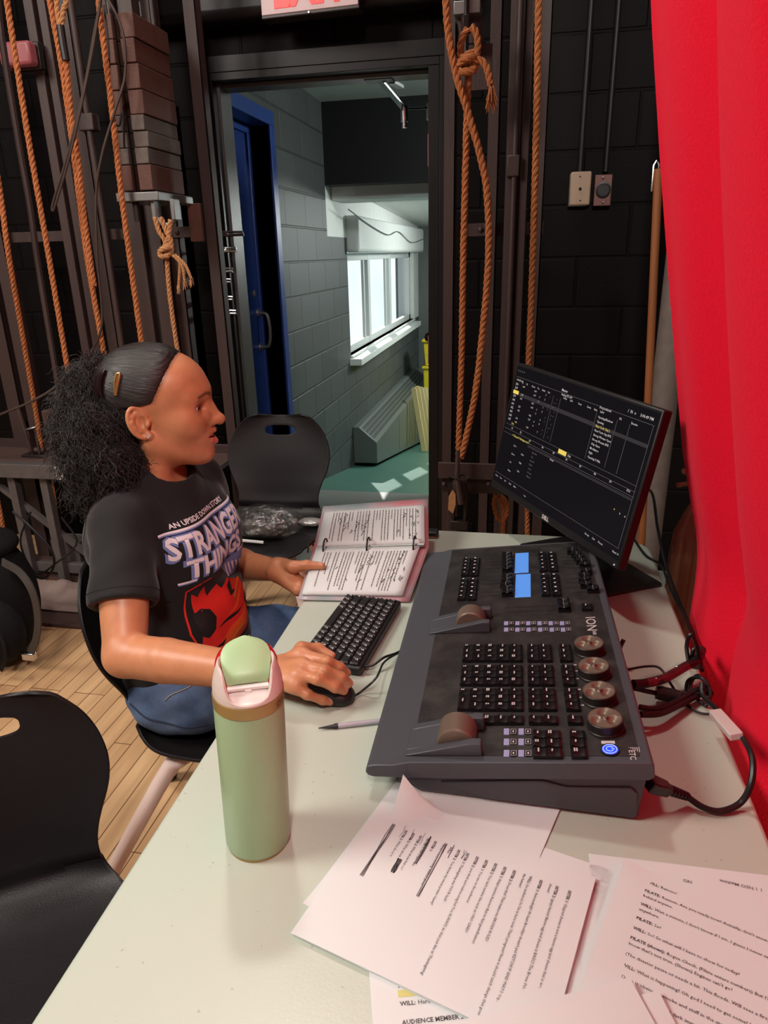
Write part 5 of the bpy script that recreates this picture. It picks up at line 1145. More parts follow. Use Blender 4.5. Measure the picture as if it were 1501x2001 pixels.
lg_ = MB(); mrk = Matrix(((0,1,0,0),(-1,0,0,0),(0,0,1,0),(0,0,0,1)))
u_, v_ = uv(1144, 1206); u2_, v2_ = uv(1147, 1232); text_into(lg_, 'ION', .0235, CM @ T(u_, v_, .0009) @ RZ(-pi/2), width=abs(v2_-v_))
u_, v_ = uv(1158, 1234); text_into(lg_, 'xe', .0125, CM @ T(u_, v_, .0009) @ RZ(-pi/2))
u_, v_ = uv(860+1300/3.49, 1230+838/3.49); text_into(lg_, 'ETC', .0105, CM @ T(u_-.002, v_+.0035, .0009) @ RZ(-pi/2), bold=.0001)
for i in range(6):
    L1 = .016-.0018*i; lg_.add([skew(p) for p in ()], []) if False else None
    a_ = CM @ T(u_+.0045-.0024*i+.006, v_+.009, .0009); lg_.add([(0, 0, 0), (.0009, 0, 0), (.0009, -L1+.006, 0), (0, -L1+.006, 0)], [(0, 3, 2, 1)], a_)
for px_, py_ in ((1124, 1300), (1126, 1312), (1128, 1327), (1132, 1348), (1135, 1364), (1138, 1379)):
    a_ = CM @ T(*uv(px_, py_), .0009); lg_.add([(-.0022, -.0012, 0), (.0022, -.0012, 0), (.0022, .0012, 0), (-.0022, .0012, 0)], [(0, 1, 2, 3)], a_)
u_, v_ = uv(860+1143/3.49, 1230+747/3.49); a_ = CM @ T(u_, v_, .0009); lg_.add([(-.004, -.0003, 0), (.004, -.0003, 0), (.004, .0003, 0), (-.004, .0003, 0)], [(0, 1, 2, 3)], a_).add([(.004, -.0012, 0), (.0055, 0, 0), (.004, .0012, 0)], [(0, 1, 2)], a_)
lg_.build('panel_lettering', 'print_white', lt, smooth=0)
# power plug, lead and the bundle of cables behind the console
plg = thing('power_plug', 'black ribbed power plug in the near rear corner of the console', 'plug', onz(1300, 1560, TZ+.015))
ax0 = CM @ Vector((.366, .022, -.046)); px1 = onz(1345, 1557, TZ+.014); dP = (px1-ax0).normalized(); Lp = (px1-ax0).length
MB(frame(ax0, dP, Vector((0, 0, 1)).cross(dP).normalized(), dP.cross(Vector((0, 0, 1)).cross(dP)).normalized())).prism([(0, -.013), (.012, -.013), (Lp*.5, -.008), (Lp*.5, .008), (.012, .013), (0, .013)], -.008, .008).build('plug_body', 'black_plastic', plg, .002)
rb = MB()
for i in range(6): t = .5+.5*i/6; rb.cyl(ax0+dP*Lp*t, ax0+dP*Lp*(t+.055), .0075-.0003*i, 12)
rb.cyl(ax0+dP*Lp*.5, ax0+dP*Lp, .005, 12); rb.build('strain_relief', 'black_plastic', plg)
def P2(px, py, h): return tuple(onz(px, py, TZ+h))
cable('thick black power lead looping from the plug up along the red curtain', [tuple(ax0+dP*Lp*.96), P2(1375, 1578, .008), P2(1410, 1585, .006), P2(1448, 1568, .012), P2(1468, 1530, .04), P2(1470, 1480, .06), P2(1450, 1440, .055), P2(1437, 1428, .05), P2(1405, 1390, .03), P2(1375, 1360, .02), P2(1372, 1335, .03)], .0042, world=True)
tg = thing('cable_tag', 'white tape tag wrapped round the power lead near the red curtain', 'tag', P2(1420, 1410, .04))
a, b = Vector(P2(1398, 1392, .035)), Vector(P2(1440, 1440, .058)); d = (b-a).normalized(); s = d.cross(Vector((0, -1, .5))).normalized()
mat('tape_white', (.62, .52, .50, 1), .5, var=.08); MB(frame(a, d, s, d.cross(s))).box(0, (b-a).length, -.0095, .0095, -.0055, .0055).build('tape', 'tape_white', tg, .002)
GC = 'black cables behind the console'
sl0 = cable('black cable with a clear sleeve leaving the console back', [P2(1238, 1337, .045), P2(1262, 1335, .04), P2(1300, 1325, .035), P2(1335, 1305, .035), P2(1362, 1290, .03), P2(1372, 1270, .02)], .0075, world=True, group=GC)
MB().tube(smoothpath([P2(1258, 1336, .0405), P2(1282, 1330, .038), P2(1312, 1320, .036), P2(1338, 1303, .035)], 6), .0115, 12, cap=False).build('clear_sleeve', 'clear_plastic', sl0)
cable('thin black cable arching high behind the console', [P2(1228, 1308, .03), P2(1265, 1302, .03), P2(1290, 1306, .03), P2(1310, 1335, .02), P2(1335, 1370, .006), P2(1365, 1392, .006), P2(1395, 1396, .01)], .0022, world=True, group=GC)
fc = cable('black cable with a ribbed ferrite lump behind the console', [P2(1240, 1345, .03), P2(1270, 1352, .022), P2(1300, 1357, .016), P2(1340, 1357, .016), P2(1372, 1355, .016), P2(1385, 1345, .02)], .004, world=True, group=GC)
a, b = Vector(P2(1282, 1353, .019)), Vector(P2(1328, 1362, .016)); d = (b-a).normalized()
fr_ = MB().cyl(a, b, .0105, 16)
for i in range(9): fr_.cyl(a+d*(b-a).length*(.15+.08*i), a+d*(b-a).length*(.19+.08*i), .0117, 16)
fr_.build('ferrite', 'black_plastic', fc)
cable('upper of two thick parallel black cables behind the console', [P2(1250, 1382, .03), P2(1285, 1386, .025), P2(1320, 1372, .02), P2(1355, 1352, .018), P2(1385, 1340, .02)], .0048, world=True, group=GC)
cable('lower of two thick parallel black cables behind the console', [P2(1252, 1396, .028), P2(1290, 1394, .022), P2(1330, 1376, .016), P2(1365, 1358, .012), P2(1392, 1352, .016)], .0052, world=True, group=GC)
cable('short black cable standing up at the console back', [P2(1212, 1266, .03), P2(1216, 1256, .045), P2(1219, 1250, .05)], .004, world=True, group=GC)
cable('black cable looping upright at the table edge by the red curtain', [P2(1345, 1290, .015), P2(1342, 1262, .06), P2(1350, 1240, .085), P2(1362, 1262, .06), P2(1368, 1300, .02), P2(1352, 1300, .012), P2(1356, 1268, .04), P2(1372, 1280, .03)], .0036, world=True, group=GC)
cable('black cable tangled with the others at the curtain, nearest the console', [P2(1340, 1360, .006), P2(1345, 1330, .012), P2(1370, 1325, .03), P2(1388, 1350, .02), P2(1378, 1378, .006), P2(1350, 1345, .008), P2(1362, 1320, .02), P2(1385, 1335, .015)], .003, world=True, group=GC)
# ================================================================ monitor
Rm = Matrix(((.505, .845, .177), (-.863, .502, .065), (-.034, -.185, .982)))
MM = Rm.to_4x4(); MM.translation = Vector((.093, 1.564, 1.001)); mw, mh = .538, .323
mn = thing('computer_monitor', 'black flat monitor tilted on its stand, showing a dark cue list', 'monitor', (.15, 1.58, TZ))
plainmat('screen', (.0022, .0022, .003, 1), .33, emit=0.); MATS['screen'].node_tree.nodes['Principled BSDF'].inputs['Specular IOR Level'].default_value = .22; MATS['screen'].node_tree.nodes['Principled BSDF'].inputs['Emission Color'].default_value = (.0035, .0035, .005, 1); MATS['screen'].node_tree.nodes['Principled BSDF'].inputs['Emission Strength'].default_value = 1
MB(MM).box(-mw/2, mw/2, 0, .022, -mh/2, mh/2).box(-mw*.36, mw*.36, .02, .05, -mh*.35, mh*.35).build('housing', 'black_plastic', mn, .003)
bz_ = .0065
MB(MM).box(-mw/2+bz_, mw/2-bz_, -.0008, .0, -mh/2+.019, mh/2-bz_).build('screen', 'screen', mn, smooth=0)
sc_ = [o for o in mn.children if o.name.startswith('screen')][-1]
plainmat('ui_white', (.55, .55, .57, 1), .5, emit=.36); plainmat('ui_grey', (.16, .16, .18, 1), .5, emit=.10); plainmat('ui_yellow', (.62, .50, .10, 1), .5, emit=.6); plainmat('ui_band', (.02, .02, .024, 1), .5, emit=.6)
SX0, SX1, SZ0, SZ1 = -mw/2+bz_, mw/2-bz_, -mh/2+.019, mh/2-bz_; SW, SH = SX1-SX0, SZ1-SZ0
def SP(a, b, l=.0012): return Vector((SX0+a*SW, -l, SZ1-b*SH))
def srect(mb, a0, b0, a1, b1, l=.0011): mb.add([SP(a0, b1, l), SP(a1, b1, l), SP(a1, b0, l), SP(a0, b0, l)], [(0, 1, 2, 3)])
uw, ug, uy, ub_ = MB(MM), MB(MM), MB(MM), MB(MM)
srect(ub_, .07, .205, .66, .235); srect(ub_, .66, .21, .985, .235)
for b in (.085, .485, .525, .56, .92): srect(ug, .01, b, .99, b+.0022)
for a, b0, b1 in ((.345, .13, .47), (.40, .13, .47), (.66, .13, .47), (.79, .13, .47), (.865, .13, .47), (.985, .085, .92)): srect(ug, a, b0, a+.0016, b1)
for b in (.575, .585): srect(ug, .24, b, .985, b+.002)
def st(mb, a, b, s, t): text_into(mb, t, s, MM @ Matrix.Translation(SP(a, b, .0013)) @ RX(pi/2), res=1, bold=.00004)
uwt, uyt, ugt = MB(), MB(), MB()
st(uwt, .395, .075, .0085, 'Master'); st(uwt, .905, .06, .0085, '3:00:49 PM'); st(uwt, .835, .06, .009, '/  N  o'); st(ugt, .015, .045, .011, 'o o o o'); st(uwt, .02, .115, .006, 'Living Board')
for i, n_ in enumerate('596 597 598 599 600 601 602 603 604 605'.split()):
    b = .155+.033*i
    if i == 2: srect(uy, .012, b-.024, .062, b+.006); continue
    st(uwt, .02, b, .0085, n_)
for i in range(10):
    for a in (.085, .19, .24, .285, .32, .36, .375):
        if (i*7+int(a*100)) % 3: st(ugt if a > .3 else uwt, a, .155+.033*i, .006, '%d' % ((i*13+int(a*90)) % 9) if a > .2 else '%d:%02d' % (i % 3, (i*17) % 60))
for a, t in ((.07, 'Ch'), (.11, 'Up'), (.16, 'Down'), (.21, 'Foc'), (.25, 'Beam'), (.295, 'Cue'), (.42, 'Delay'), (.47, 'Link'), (.53, 'Loop'), (.59, 'Curve'), (.64, 'Rate'), (.68, 'Label'), (.80, 'FX'), (.87, 'Execute')): st(uwt, a, .125, .006, t)
st(uwt, .40, .105, .007, 'Analog FX 200'); st(uwt, .67, .10, .0075, 'Proportional')
for i, t in enumerate(('Opening Blackout', 'Opening', 'New York City 2', 'New York City BYE', 'Strong Woman Open', 'Strong Woman BYE', 'Chip Open', 'Modulance', 'Fight', 'Opening 3 Wife')):
    (st(uyt, .675, .165+.032*i, .0068, t) if i == 2 else st(uwt, .675, .165+.032*i, .0068, t))
srect(uy, .475, .487, .535, .52); st(uwt, .545, .515, .008, '704')
for i, (a, b) in enumerate(((.07, .52), (.15, .55), (.24, .545), (.35, .555), (.44, .565), (.54, .585), (.64, .60), (.74, .615), (.84, .63), (.945, .65))): st(uwt, a, .515 if i < 2 else .545, .007, 'F%d' % (i+1))
st(uyt, .06, .475, .007, 'Live'); st(uyt, .09, .565, .0075, '< Channel 1 Background >')
for i in range(7): st(uwt, .20 if i % 2 else .12, .64+.036*i, .0058, ('Color', 'Gobo', 'Zoom', 'Edge', 'Iris', 'Shut', 'Beam')[i]); st(ugt, .285, .62+.033*i, .006, ('Show file', 'Cue', 'Record', 'Patch', 'Setup', 'Browse', 'Manual')[i])
for i in range(5): st(uwt, .02+.045*i, .955, .0055, ('Home', 'Prev', 'Live', 'Next', 'Blind')[i])
st(uwt, .43, .60, .006, 'Virtual'); st(uwt, .30, .975, .005, 'User'); st(uyt, .905, .71, .009, '*'); st(uwt, .94, .71, .008, 'v'); st(uwt, .97, .71, .008, 'o'); st(uwt, .78, .965, .006, 'Group'); st(uwt, .83, .965, .006, 'Cue'); st(uwt, .87, .965, .006, 'Preset'); st(uwt, .96, .965, .006, 'Next 10')
for m_, nm, mt in ((uw, 'screen_marks', 'ui_white'), (ug, 'grid_lines', 'ui_grey'), (uy, 'yellow_blocks', 'ui_yellow'), (ub_, 'row_band', 'ui_band'), (uwt, 'white_text', 'ui_white'), (uyt, 'yellow_text', 'ui_yellow'), (ugt, 'grey_text', 'ui_grey')):
    if m_.v: m_.build(nm, mt, sc_, smooth=0)
dl = MB(); text_into(dl, 'DELL', .0125, MM @ T(0, -.0006, -mh/2+.005) @ RX(pi/2), 'CENTER', bold=.0006); dl.build('logo_lettering', 'print_white', mn, smooth=0)
MB(MM).cyl((mw/2-.012, -.0015, -mh/2+.008), (mw/2-.012, .001, -mh/2+.008), .0018).build('power_led', 'ui_white', mn)
# stand
ba, bb_, bc = onz(1275, 1136, TZ), onz(1010, 1045, TZ), onz(1165, 1140, TZ)
b1 = [(.287, 1.468), (.012, 1.695), (-.02, 1.655), (.155, 1.442)]
b2 = [Vector((.30, 1.475, 0)), Vector((.0, 1.70, 0)), Vector((-.06, 1.60, 0)), Vector((.175, 1.43, 0))]
by = Rm @ Vector((1, 0, 0)); by.z = 0; by.normalize(); bx2 = Vector((-by.y, by.x, 0)); cen = Vector((.165, 1.585, TZ))
SB = frame(cen, by, bx2, (0, 0, 1))
MB(SB).prism(rounded(-.135, .18, -.10, .075, .006), .0, .007).build('stand_base', 'black_plastic', mn, .002)
MB(SB).box(-.035, .035, .045, .065, .007, .29).build('stand_post', 'black_plastic', mn, .004)
ar = MB(); p0 = MM @ Vector((0, .05, 0)); p1 = SB @ Vector((0, .055, .26)); ar.cyl(p0, p1, .022, 16); ar.build('hinge_arm', 'black_plastic', mn)
q = MM @ Vector((mw*.30, .04, -.08)); 
cable('black cable hanging from the monitor back down past the table edge', [tuple(MM @ Vector((.17, .055, -.03))), P2(1268, 950, .0) if False else tuple(ony(1272, 960, 1.80)), tuple(ony(1285, 1030, 1.72)), tuple(ony(1300, 1100, 1.60)), tuple(ony(1325, 1170, 1.46)), tuple(ony(1345, 1215, 1.36)), tuple(ony(1362, 1262, 1.25)), tuple(ony(1372, 1310, 1.15))], .0035, world=True)
cable('black cable drooping along the table edge behind the monitor', [tuple(onz(1238, 1052, TZ+.004)), tuple(onz(1262, 1085, TZ+.003)), tuple(onz(1292, 1105, TZ+.003)), tuple(onz(1310, 1150, TZ+.003)), tuple(onz(1335, 1200, TZ+.003)), tuple(onz(1358, 1255, TZ+.003))], .0028, world=True)
# ================================================================ red curtain
def velvet():
    m, nt, b = nmat('red_velvet'); N = nt.nodes.new; L = nt.links.new
    tc = N('ShaderNodeTexCoord'); n = N('ShaderNodeTexNoise'); n.inputs['Scale'].default_value = 230; n.inputs['Detail'].default_value = 5; L(tc.outputs['Object'], n.inputs['Vector'])
    mx = N('ShaderNodeMix'); mx.data_type = 'RGBA'; mx.inputs[6].default_value = (.76, .003, .020, 1); mx.inputs[7].default_value = (.96, .009, .045, 1); L(n.outputs['Fac'], mx.inputs[0]); L(mx.outputs[2], b.inputs['Base Color'])
    b.inputs['Roughness'].default_value = .9; b.inputs['Specular IOR Level'].default_value = .15; b.inputs['Sheen Weight'].default_value = .25; b.inputs['Sheen Tint'].default_value = (1, .15, .2, 1)
    bp = N('ShaderNodeBump'); bp.inputs['Strength'].default_value = .35; bp.inputs['Distance'].default_value = .003; L(n.outputs['Fac'], bp.inputs['Height']); L(bp.outputs[0], b.inputs['Normal'])
velvet()
sil = [(1268, -60), (1270, 0), (1290, 330), (1310, 600), (1330, 850), (1345, 1000), (1360, 1150), (1370, 1250)]
E0 = [ony(x, y, 1.40) for x, y in sil]             # leading edge, from top to table height
def edge_x(z):
    zs = [(p.z, p.x) for p in E0]
    for (za, xa), (zb_, xb_) in zip(zs, zs[1:]):
        if zb_ <= z <= za: return lerp(xb_, xa, (z-zb_)/(za-zb_))
    if z > zs[0][0]: return max(.05, zs[0][1]-(z-zs[0][0])*.13)
    return zs[-1][1]
G = []; NS = 240
zl = [3.4-(3.4-.95)*i/24 for i in range(24)]+[.95-(.95-.02)*i/35 for i in range(36)]
def foldshape(t):
    """broad rounded folds with narrow creases between them"""
    f_ = t-math.floor(t); return sin(pi*f_)**.75
for i in range(NS+1):
    s = i/NS; row = []; yb = 1.40-1.85*s
    for z in zl:
        base = edge_x(z); k = max(0, min(1, (1.02-z)/.26)); k = k*k*(3-2*k)
        w_ = min(1, s*16)
        amp = .050-.018*k; ph = (1.40-yb)/.315+.10+.05*sin(z*1.7)
        f_ = amp*(foldshape(ph)-.55)*(-1)+.006*sin(s*44+z*2.3)*(1-k)
        x0_ = base*(1-k)+.368*k+.030*(1-k)
        x = x0_+f_*w_-.028*(1-w_)*(1-k)
        if z < .80: x = max(x, .336+.004*sin(s*50))
        row.append((x, yb+.02*cos(2*pi*ph)*w_, z))
    G.append(row)
# hem turned back at the leading edge
back = [[(x+.018*k, y+.004*sin(k*1.2), z) for (x, y, z) in G[0]] for k in (3.2, 2, 1, .4)]
cu_ = MB().grid([[Vector(p) for p in r] for r in back+G]); o = cu_.build('curtain', 'red_velvet', None, solid=.003, smooth=80)
tag(settle(o, (.35, .6, .02)), 'bright red velvet stage curtain hanging along the right side', 'curtain')
# ================================================================ the seated woman (signed-distance sculpting, meshed by surface nets)
def v3(*a): return np.array(a, float)
class SDF:
    def __init__(s): s.p = []
    def cone(s, a, b, ra, rb, k=.012, op='+'):
        a, b = np.array(a, float), np.array(b, float); c = (a+b)/2; R = np.linalg.norm(b-a)/2+max(ra, rb)
        def f(P):
            ab = b-a; t = np.clip(((P-a)@ab)/(ab@ab), 0, 1); return np.linalg.norm(P-a-t[:, None]*ab, axis=1)-(ra+(rb-ra)*t)
        s.p.append((f, c, R, k, op)); return s
    def ell(s, c, r, k=.012, op='+', M=None):
        c, r = np.array(c, float), np.array(r, float); Mi = None if M is None else np.array(M)
        def f(P):
            q = P-c
            if Mi is not None: q = q@Mi
            k0 = np.linalg.norm(q/r, axis=1); k1 = np.linalg.norm(q/(r*r), axis=1); return k0*(k0-1)/np.maximum(k1, 1e-9)
        s.p.append((f, c, max(r), k, op)); return s
    def fn(s, f, c, R, k, op): s.p.append((f, np.array(c, float), R, k, op)); return s
    def eval(s, P, cen=None, rad=0):
        d = np.full(len(P), .5)
        for f, c, R, k, op in s.p:
            if cen is not None and np.linalg.norm(c-cen) > R+rad+.06: continue
            e = f(P)
            if op == '+': h = np.clip(.5+.5*(d-e)/k, 0, 1); d = d+(e-d)*h-k*h*(1-h)
            elif op == '-': e = -e; h = np.clip(.5-.5*(d-e)/k, 0, 1); d = d+(e-d)*h+k*h*(1-h)
            else: d = np.maximum(d, e)
        return d
class Folded:
    def __init__(s, b, f): s.b = b; s.f = f
    def eval(s, P, cen=None, rad=0): return s.b.eval(P, cen, rad)+s.f(P)
def surface_nets(sdf, lo, hi, h, n=14):
    lo = np.array(lo); dims = np.ceil((np.array(hi)-lo)/(h*n)).astype(int); g = np.arange(n+1)
    loc = np.stack(np.meshgrid(g, g, g, indexing='ij'), -1).reshape(-1, 3); rad = h*n*.87
    N = dims*n+2; keyof = lambda c: (c[:, 0]*N[1]+c[:, 1])*N[2]+c[:, 2]
    ks, vs, qs, fl = [], [], [], []
    cc = np.stack(np.meshgrid(*[np.arange(d) for d in dims], indexing='ij'), -1).reshape(-1, 3)
    cen = lo+(cc+.5)*h*n; dc = np.concatenate([sdf.eval(cen[i:i+4000]) for i in range(0, len(cen), 4000)])
    for b, c in zip(cc[np.abs(dc) < rad+.03], cen[np.abs(dc) < rad+.03]):
        d = sdf.eval(lo+(b*n+loc)*h, c, rad)
        if d.min() > 0 or d.max() < 0: continue
        D = d.reshape(n+1, n+1, n+1); S_ = D < 0
        acc = np.zeros((n, n, n, 3)); cnt = np.zeros((n, n, n))
        for ax in range(3):
            for o1 in (0, 1):
                for o2 in (0, 1):
                    sl0 = [None]*3; oth = [a for a in range(3) if a != ax]
                    sl0[ax] = slice(0, n); sl0[oth[0]] = slice(o1, n+o1); sl0[oth[1]] = slice(o2, n+o2); sl1 = list(sl0); sl1[ax] = slice(1, n+1)
                    A, B = D[tuple(sl0)], D[tuple(sl1)]; m = (A < 0) != (B < 0); t = np.where(m, A/np.where(m, A-B, 1), 0)
                    off = np.zeros(3); off[oth[0]] = o1; off[oth[1]] = o2
                    acc += np.where(m[..., None], off, 0); acc[..., ax] += t; cnt += m
        idx = np.argwhere(cnt > 0)
        if len(idx):
            ks.append(keyof(b*n+idx)); vs.append(lo+(b*n+idx+acc[tuple(idx.T)]/cnt[tuple(idx.T)][:, None])*h)
        for ax in range(3):
            o1, o2 = (ax+1) % 3, (ax+2) % 3
            a = S_[:n, :n, :n]; sl = [slice(0, n)]*3; sl[ax] = slice(1, n+1); m = a != S_[tuple(sl)]
            e = np.argwhere(m)
            if not len(e): continue
            ge = b*n+e; ins = a[tuple(e.T)]; q = []
            for da, db in ((0, 0), (1, 0), (1, 1), (0, 1)):
                t = ge.copy(); t[:, o1] -= da; t[:, o2] -= db; q.append(keyof(t))
            q = np.stack(q, 1); q[~ins] = q[~ins][:, ::-1]; qs.append(q)
    K = np.concatenate(ks); V = np.concatenate(vs); Q = np.concatenate(qs)
    o = np.argsort(K); K = K[o]; V = V[o]; I = np.searchsorted(K, Q); I = np.minimum(I, len(K)-1)
    ok = (K[I] == Q).all(1); return V, I[ok]
def sdfmesh(name, V, F, mats, parent=None, col=None, flip=False):
    me = bpy.data.meshes.new(name); me.vertices.add(len(V)); me.vertices.foreach_set('co', V.ravel().astype(np.float32))
    if flip: F = F[:, ::-1]
    me.loops.add(F.size); me.loops.foreach_set('vertex_index', F.ravel().astype(np.int32)); me.polygons.add(len(F))
    me.polygons.foreach_set('loop_start', np.arange(0, F.size, 4, dtype=np.int32))
    me.update(calc_edges=True); me.validate()
    for m in (mats if isinstance(mats, list) else [mats]): me.materials.append(MATS[m])
    me.shade_smooth()
    if col is not None:
        at = me.attributes.new('tone', 'FLOAT_COLOR', 'POINT'); at.data.foreach_set('color', np.c_[col, np.ones(len(col))].ravel().astype(np.float32))
    o = bpy.data.objects.new(name, me); COL.objects.link(o)
    if parent: o.parent = parent; o.matrix_parent_inverse = wm(parent).inverted()
    return o
def skinmat(name):
    m, nt, b = nmat(name); N = nt.nodes.new; L = nt.links.new
    at = N('ShaderNodeAttribute'); at.attribute_name = 'tone'; tc = N('ShaderNodeTexCoord'); n = N('ShaderNodeTexNoise'); n.inputs['Scale'].default_value = 45; n.inputs['Detail'].default_value = 5; L(tc.outputs['Object'], n.inputs['Vector'])
    mx = N('ShaderNodeMix'); mx.data_type = 'RGBA'; mx.blend_type = 'MULTIPLY'; mx.inputs[0].default_value = .35
    rp = N('ShaderNodeValToRGB'); rp.color_ramp.elements[0].color = (.72, .68, .66, 1); rp.color_ramp.elements[1].color = (1.1, 1.1, 1.1, 1); rp.color_ramp.elements[0].position = .3; rp.color_ramp.elements[1].position = .7
    L(n.outputs['Fac'], rp.inputs[0]); L(at.outputs['Color'], mx.inputs[6]); L(rp.outputs[0], mx.inputs[7]); L(mx.outputs[2], b.inputs['Base Color'])
    b.inputs['Roughness'].default_value = .42; b.inputs['Specular IOR Level'].default_value = .45
    b.inputs['Subsurface Weight'].default_value = .05; b.inputs['Subsurface Radius'].default_value = (1, .35, .2); b.inputs['Subsurface Scale'].default_value = .006
    n2 = N('ShaderNodeTexNoise'); n2.inputs['Scale'].default_value = 420; L(tc.outputs['Object'], n2.inputs['Vector']); bp = N('ShaderNodeBump'); bp.inputs['Strength'].default_value = .08; bp.inputs['Distance'].default_value = .001
    L(n2.outputs['Fac'], bp.inputs['Height']); L(bp.outputs[0], b.inputs['Normal'])
skinmat('skin')
# head frame: u forward (where she looks), w to her right (towards the viewer), z up
HO = np.array([-.757, 1.308, 1.130]); HF = np.array([.9613, .2756, 0]); HR = np.array([.2756, -.9613, 0]); HZ = np.array([0, 0, 1.])
HM = np.stack([HF, HR, HZ], 1)
def H(u, w, v): return HO+HF*u+HR*w+HZ*v
PEL, WAI, CHE, NEK = v3(-.738, 1.305, .55), v3(-.742, 1.305, .68), v3(-.758, 1.305, .86), v3(-.752, 1.305, 1.0)
SHR, SHL = v3(-.752, 1.150, .946), v3(-.735, 1.460, .942)
ELR, WRR = v3(-.690, 1.0, .754), v3(-.398, .955, .772)
ELL, WRL = v3(-.735, 1.53, .70), v3(-.540, 1.405, .748)
body = SDF()
# torso, kept inside the clothes
body.cone(PEL, WAI, .115, .10, .03).cone(WAI, CHE, .10, .11, .03).ell(CHE+v3(0, 0, .02), (.10, .15, .13), .03)
body.cone(CHE+v3(0, -.05, .08), SHR, .050, .043, .03).cone(CHE+v3(0, .05, .08), SHL, .050, .043, .03)
# neck
body.cone(v3(-.762, 1.305, .985), H(-.012, 0, -.055), .052, .050, .02)
body.cone(v3(-.735, 1.27, .985), H(.02, .045, -.06), .022, .018, .03).cone(v3(-.74, 1.36, .99), H(-.0, -.045, -.05), .025, .02, .03)
# arms
body.cone(SHR, SHR+(ELR-SHR)*.5, .045, .0465, .01).cone(SHR+(ELR-SHR)*.5, ELR, .0465, .0385, .006)
body.cone(ELR, ELR+(WRR-ELR)*.30, .0390, .0400, .012).cone(ELR+(WRR-ELR)*.30, ELR+(WRR-ELR)*.7, .0400, .0330, .004).cone(ELR+(WRR-ELR)*.7, WRR, .0330, .0275, .004)
body.cone(SHL, ELL, .045, .038, .02).cone(ELL, ELL+(WRL-ELL)*.35, .038, .0385, .02).cone(ELL+(WRL-ELL)*.35, WRL, .0385, .0255, .02)
# head
h0 = len(body.p)
body.ell(H(.010, 0, .047), (.107, .077, .092), .02, M=HM)
body.ell(H(.058, 0, .060), (.064, .063, .056), .03, M=HM)
body.ell(H(.054, 0, .020), (.070, .060, .086), .03, M=HM)
body.ell(H(.054, 0, -.032), (.066, .060, .070), .03, M=HM)
h1 = len(body.p)
for s in (1, -1):
    body.cone(H(.016, s*.055, -.045), H(.088, s*.020, -.080), .016, .018, .03)
    body.ell(H(.082, s*.040, -.010), (.033, .028, .030), .03, M=HM)
    body.cone(H(.096, s*.044, .0405), H(.1145, s*.012, .046), .0115, .0120, .02)
body.cone(H(.077, 0, -.052), H(.104, 0, -.081), .034, .0205, .03)
body.ell(H(.100, 0, -.042), (.0305, .033, .030), .02, M=HM)
for s in (1, -1): body.ell(H(.1185, s*.0360, .0185), (.0105, .0165, .0120), .012, '-', M=HM)
# nose
body.cone(H(.1155, 0, .038), H(.1180, 0, .025), .0092, .0092, .014).cone(H(.1180, 0, .025), H(.1275, 0, .009), .0092, .0104, .014).cone(H(.1275, 0, .009), H(.1435, 0, -.0125), .0104, .0118, .01)
body.ell(H(.1455, 0, -.0138), (.0113, .0116, .0102), .006, M=HM)
for s in (1, -1):
    body.ell(H(.1320, s*.0132, -.0145), (.0128, .0075, .0092), .006, M=HM); body.ell(H(.1375, s*.0078, -.0250), (.0060, .0036, .0042), .003, '-', M=HM)
    body.ell(H(.0985, s*.0365, -.019), (.0200, .0130, .0215), .007, M=HM)
    body.ell(H(.1195, s*.0215, -.0050), (.010, .008, .008), .012, M=HM)
# mouth, open in a smile: upper lip over the teeth, full lower lip
lipU = [(-.027, .1115, -.0410), (-.014, .1265, -.0372), (-.005, .1318, -.0352), (0, .1315, -.0362), (.005, .1318, -.0352), (.014, .1265, -.0372), (.027, .1115, -.0410)]
lipL = [(-.027, .1110, -.0430), (-.014, .1255, -.0555), (0, .1315, -.0592), (.014, .1255, -.0555), (.027, .1110, -.0430)]
body.ell(H(.121, 0, -.0465), (.022, .0245, .0078), .003, '-', M=HM)
for L_, r0 in ((lipU, .0043), (lipL, .0062)):
    for (w0, u0, z0_), (w1, u1, z1_) in zip(L_, L_[1:]):
        body.cone(H(u0, w0, z0_), H(u1, w1, z1_), r0*(1-.6*(abs(w0)/.027)**2), r0*(1-.6*(abs(w1)/.027)**2), .004)
body.ell(H(.106, 0, -.0835), (.0185, .022, .0170), .012, M=HM)
# eyelids round the eye opening
EYU, EYW, EYV, EYR = .1010, .0362, .0182, .0134
for s in (1, -1):
    e = H(EYU, s*EYW, EYV); body.ell(e, (EYR+.0024,)*3, .007)
    def slit(P, e=e, s=s):
        q = (P-e)@HM; sp = np.linalg.norm(q, axis=1); az = np.arctan2(q[:, 1]*s, q[:, 0]); t = (az-.30)/1.25; el = q[:, 2]/np.maximum(sp, 1e-6)
        w_ = np.clip(1-t*t, 0, 1); o_ = np.maximum(el-(.39*w_-.02), (-.27*w_)-el)*EYR; o_ = np.where((np.abs(t) < 1) & (q[:, 0] > -.004), o_, .01)
        return np.maximum(np.maximum(o_, EYR-.0006-sp), np.maximum(sp-EYR-.0050, -.62-az))
    body.fn(slit, e, .022, .0012, '-')
